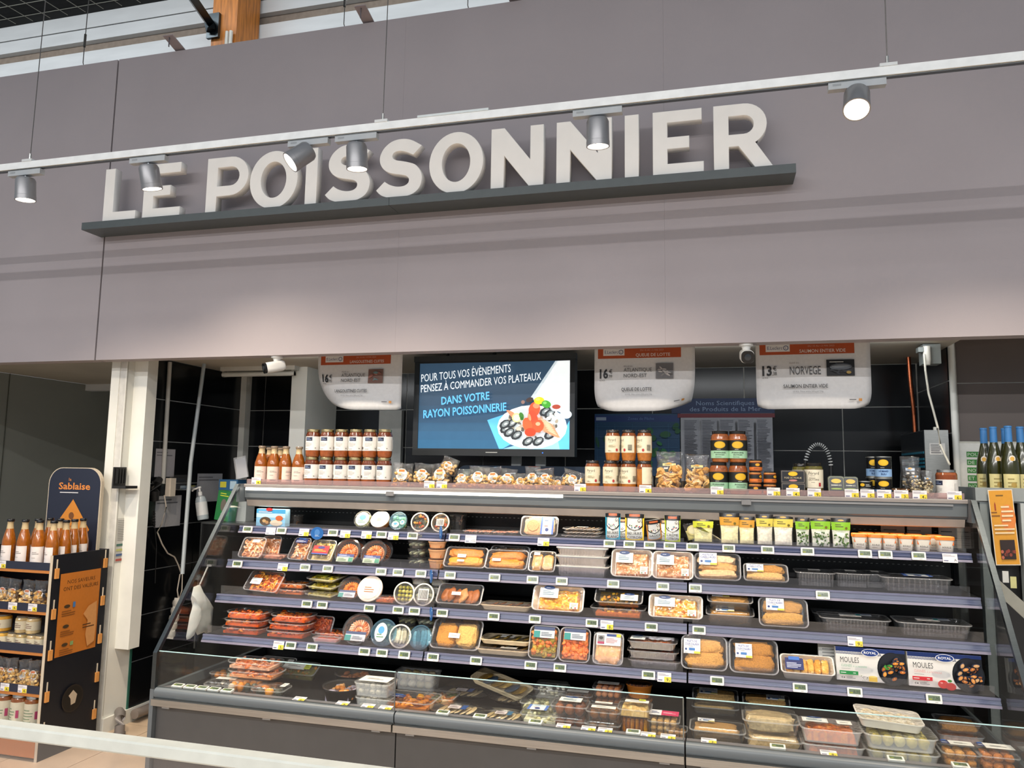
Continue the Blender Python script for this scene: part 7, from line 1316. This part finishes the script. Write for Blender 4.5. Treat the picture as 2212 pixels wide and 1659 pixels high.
# ================================================================== wine stand on the right
ws = thing('wine_stand', 'grey metal promotional stand holding wine bottles beside the case', 'display stand', (3.77, .70, 0))
MB('8f9696').box(.0, 1.0, 0, .012, 1.497, 1.557).build('front_lip', 'satin', ws); MB('8a9090').box(.0, 1.0, .012, .42, 1.490, 1.500).build('top_shelf', 'satin', ws); MB('8f9696').box(.0, .012, .012, .42, 1.497, 1.557).build('side_lip', 'satin', ws)
MB('7c8586').box(.018, .055, .01, .05, 0, 1.49).build('post', 'satin', ws); MB('a9b0b0').box(.175, .36, -.01, .03, .4, 1.49).build('front_column', 'satin', ws); MB('17181a').box(.055, .9, .06, .09, 0, 1.49).build('dark_back', 'satin', ws)
MB('17181a').box(.055, .9, .0, .06, 0, 1.04).build('lower_front', 'satin', ws)
a_, b_ = onY(2150, 1262, .66), onY(2225, 1330, .50); L = (b_-a_); 
MB('b9b9b0').loft([[(a_.x-3.77, a_.y-.70, a_.z+h_) for h_ in (-.035, .035)]+[(a_.x-3.77, a_.y-.70+.01, a_.z+h_) for h_ in (.035, -.035)], [(b_.x-3.77, b_.y-.70, b_.z+h_) for h_ in (-.035, .035)]+[(b_.x-3.77, b_.y-.70+.01, b_.z+h_) for h_ in (.035, -.035)]]).build('second_lip', 'satin', ws)
for i, (px, py, c) in enumerate(((2172, 1246, 'cfd0cc'), (2189, 1258, 'c9c68a'))):
    q = onY(px, py, .655); MB(c).box(q.x-3.77-.012, q.x-3.77+.012, q.y-.70-.002, q.y-.70, q.z-.025, q.z+.025).build('shelf_tag', 'print', ws)
pw_ = .098; t = thing('wine_placard', 'yellow-orange paper placard for wine hanging from the stand lip', 'sign', (xat(2170, .685, 1.4)+.005, .682, 1.215), (0, math.radians(-3), 0)); H_ = .335
MB('e0d8c8').box(-pw_/2, pw_/2, 0, .002, 0, H_).build('sheet', 'print', t); p = Print().rect(-pw_/2+.003, .004, pw_-.006, H_-.008, 'd99a2c').ell(.02, H_*.62, .030, .06, 'e0853c', 18).poly([(-.03, H_*.72), (-.024, H_*.72), (-.024, H_*.80), (-.027, H_*.84), (-.030, H_*.80)], '9a3a1c')
p.bars(-.02, H_*.90, .045, .014, 1, '7a5a1c').bars(-.045, H_*.63, .035, .03, 2, '8a5a1c').bars(-.005, H_*.56, .05, .08, 4, 'efd9b0').bars(-.04, H_*.40, .085, .05, 3, 'efd9b0').rect(-.025, H_*.08, .058, .085, '2a1a16')
for i in range(9): p.ell(-.02+.048*RD.random(), H_*.10+.035*RD.random(), .006, .008, RD.choice(['8a3a2c', 'b8644c', '5a2a20']), 8)
p.build('print', 'print', t, T=TR(0, -.0003, 0) @ UP)
wb_ = None
WL = ['front, with cream label and round medal', 'behind, with yellow neck label']
def f_wine(label, h=.345, r=.0385):
    t = thing('wine_bottle', label, 'bottle', group='wine bottles on the grey stand')
    MB('2c2e0e').lathe([(r*.9, 0), (r, .01), (r, .13), (r*.92, .18), (r*.6, .235), (r*.38, .275), (r*.36, .30), (r*.36, .335)], 24).build('bottle', 'jarfill', t, 60)
    MB('3f7fc0').lathe([(r*.41, .268), (r*.42, .272), (r*.39, .335), (r*.43, .336), (r*.43, h-.002), (r*.3, h)], 20).build('capsule', 'satin', t, 40)
    p = Print(.0004).rect(-1.1*r, .045, 1.9*r, .075, 'e6dc9c', 12).bars(-.6*r, .055, 1.0*r, .05, 3, 'a89a5c').ell(0, .07, .3*r, .012, 'b89a4c', 10); p.build('label', 'print', t, cyl=r*1.005)
    p = Print(.0004).ell(0, .19, .014, .016, 'efe8dc', 14).ell(0, .19, .009, .010, 'e0b04c', 12); p.build('medal', 'print', t, cyl=r*.90); return t
for px, y, lab, yw_ in ((2179, .80, 'green wine bottle with blue capsule, foremost, showing its round medal', -.1), (2147, .87, 'green wine bottle with blue capsule, second row, next to the framed notice', .1), (2205, .86, 'green wine bottle with blue capsule, second row, beyond the foremost one', .3), (2126, .98, 'green wine bottle with blue capsule, back row beside the framed notice', -.4), (2172, .995, 'green wine bottle with blue capsule, back row behind the foremost one', .5)):
    loc_ = (xat(px, y, 1.75), y, 1.5005)
    if wb_ is None: wb_ = f_wine(lab); wb_.location = loc_
    else: dup(wb_, loc_, (0, 0, yw_), lab)

# ================================================================== white guard rail in the foreground
gr = thing('guard_rail', 'pale white rail above a clear panel crossing the foreground', 'barrier', (.2, -1.63, 0)); zr = .952
MB('d3d6cd').loft([[(x, y, z) for y, z in ((-.016, zr-.030), (-.019, zr-.026), (-.018, zr-.004), (-.014, zr), (.020, zr), (.024, zr-.004), (.024, zr-.030))] for x in (-1.2, 2.0)]).build('rail', 'satin', gr, 30)
MB('ffffff').box(-1.2, 2.0, -.002, .004, .02, zr-.030).build('clear_panel', 'fence', gr); MB('d3d6cd').box(-1.2, 2.0, -.02, .02, 0, .02).build('foot', 'satin', gr)
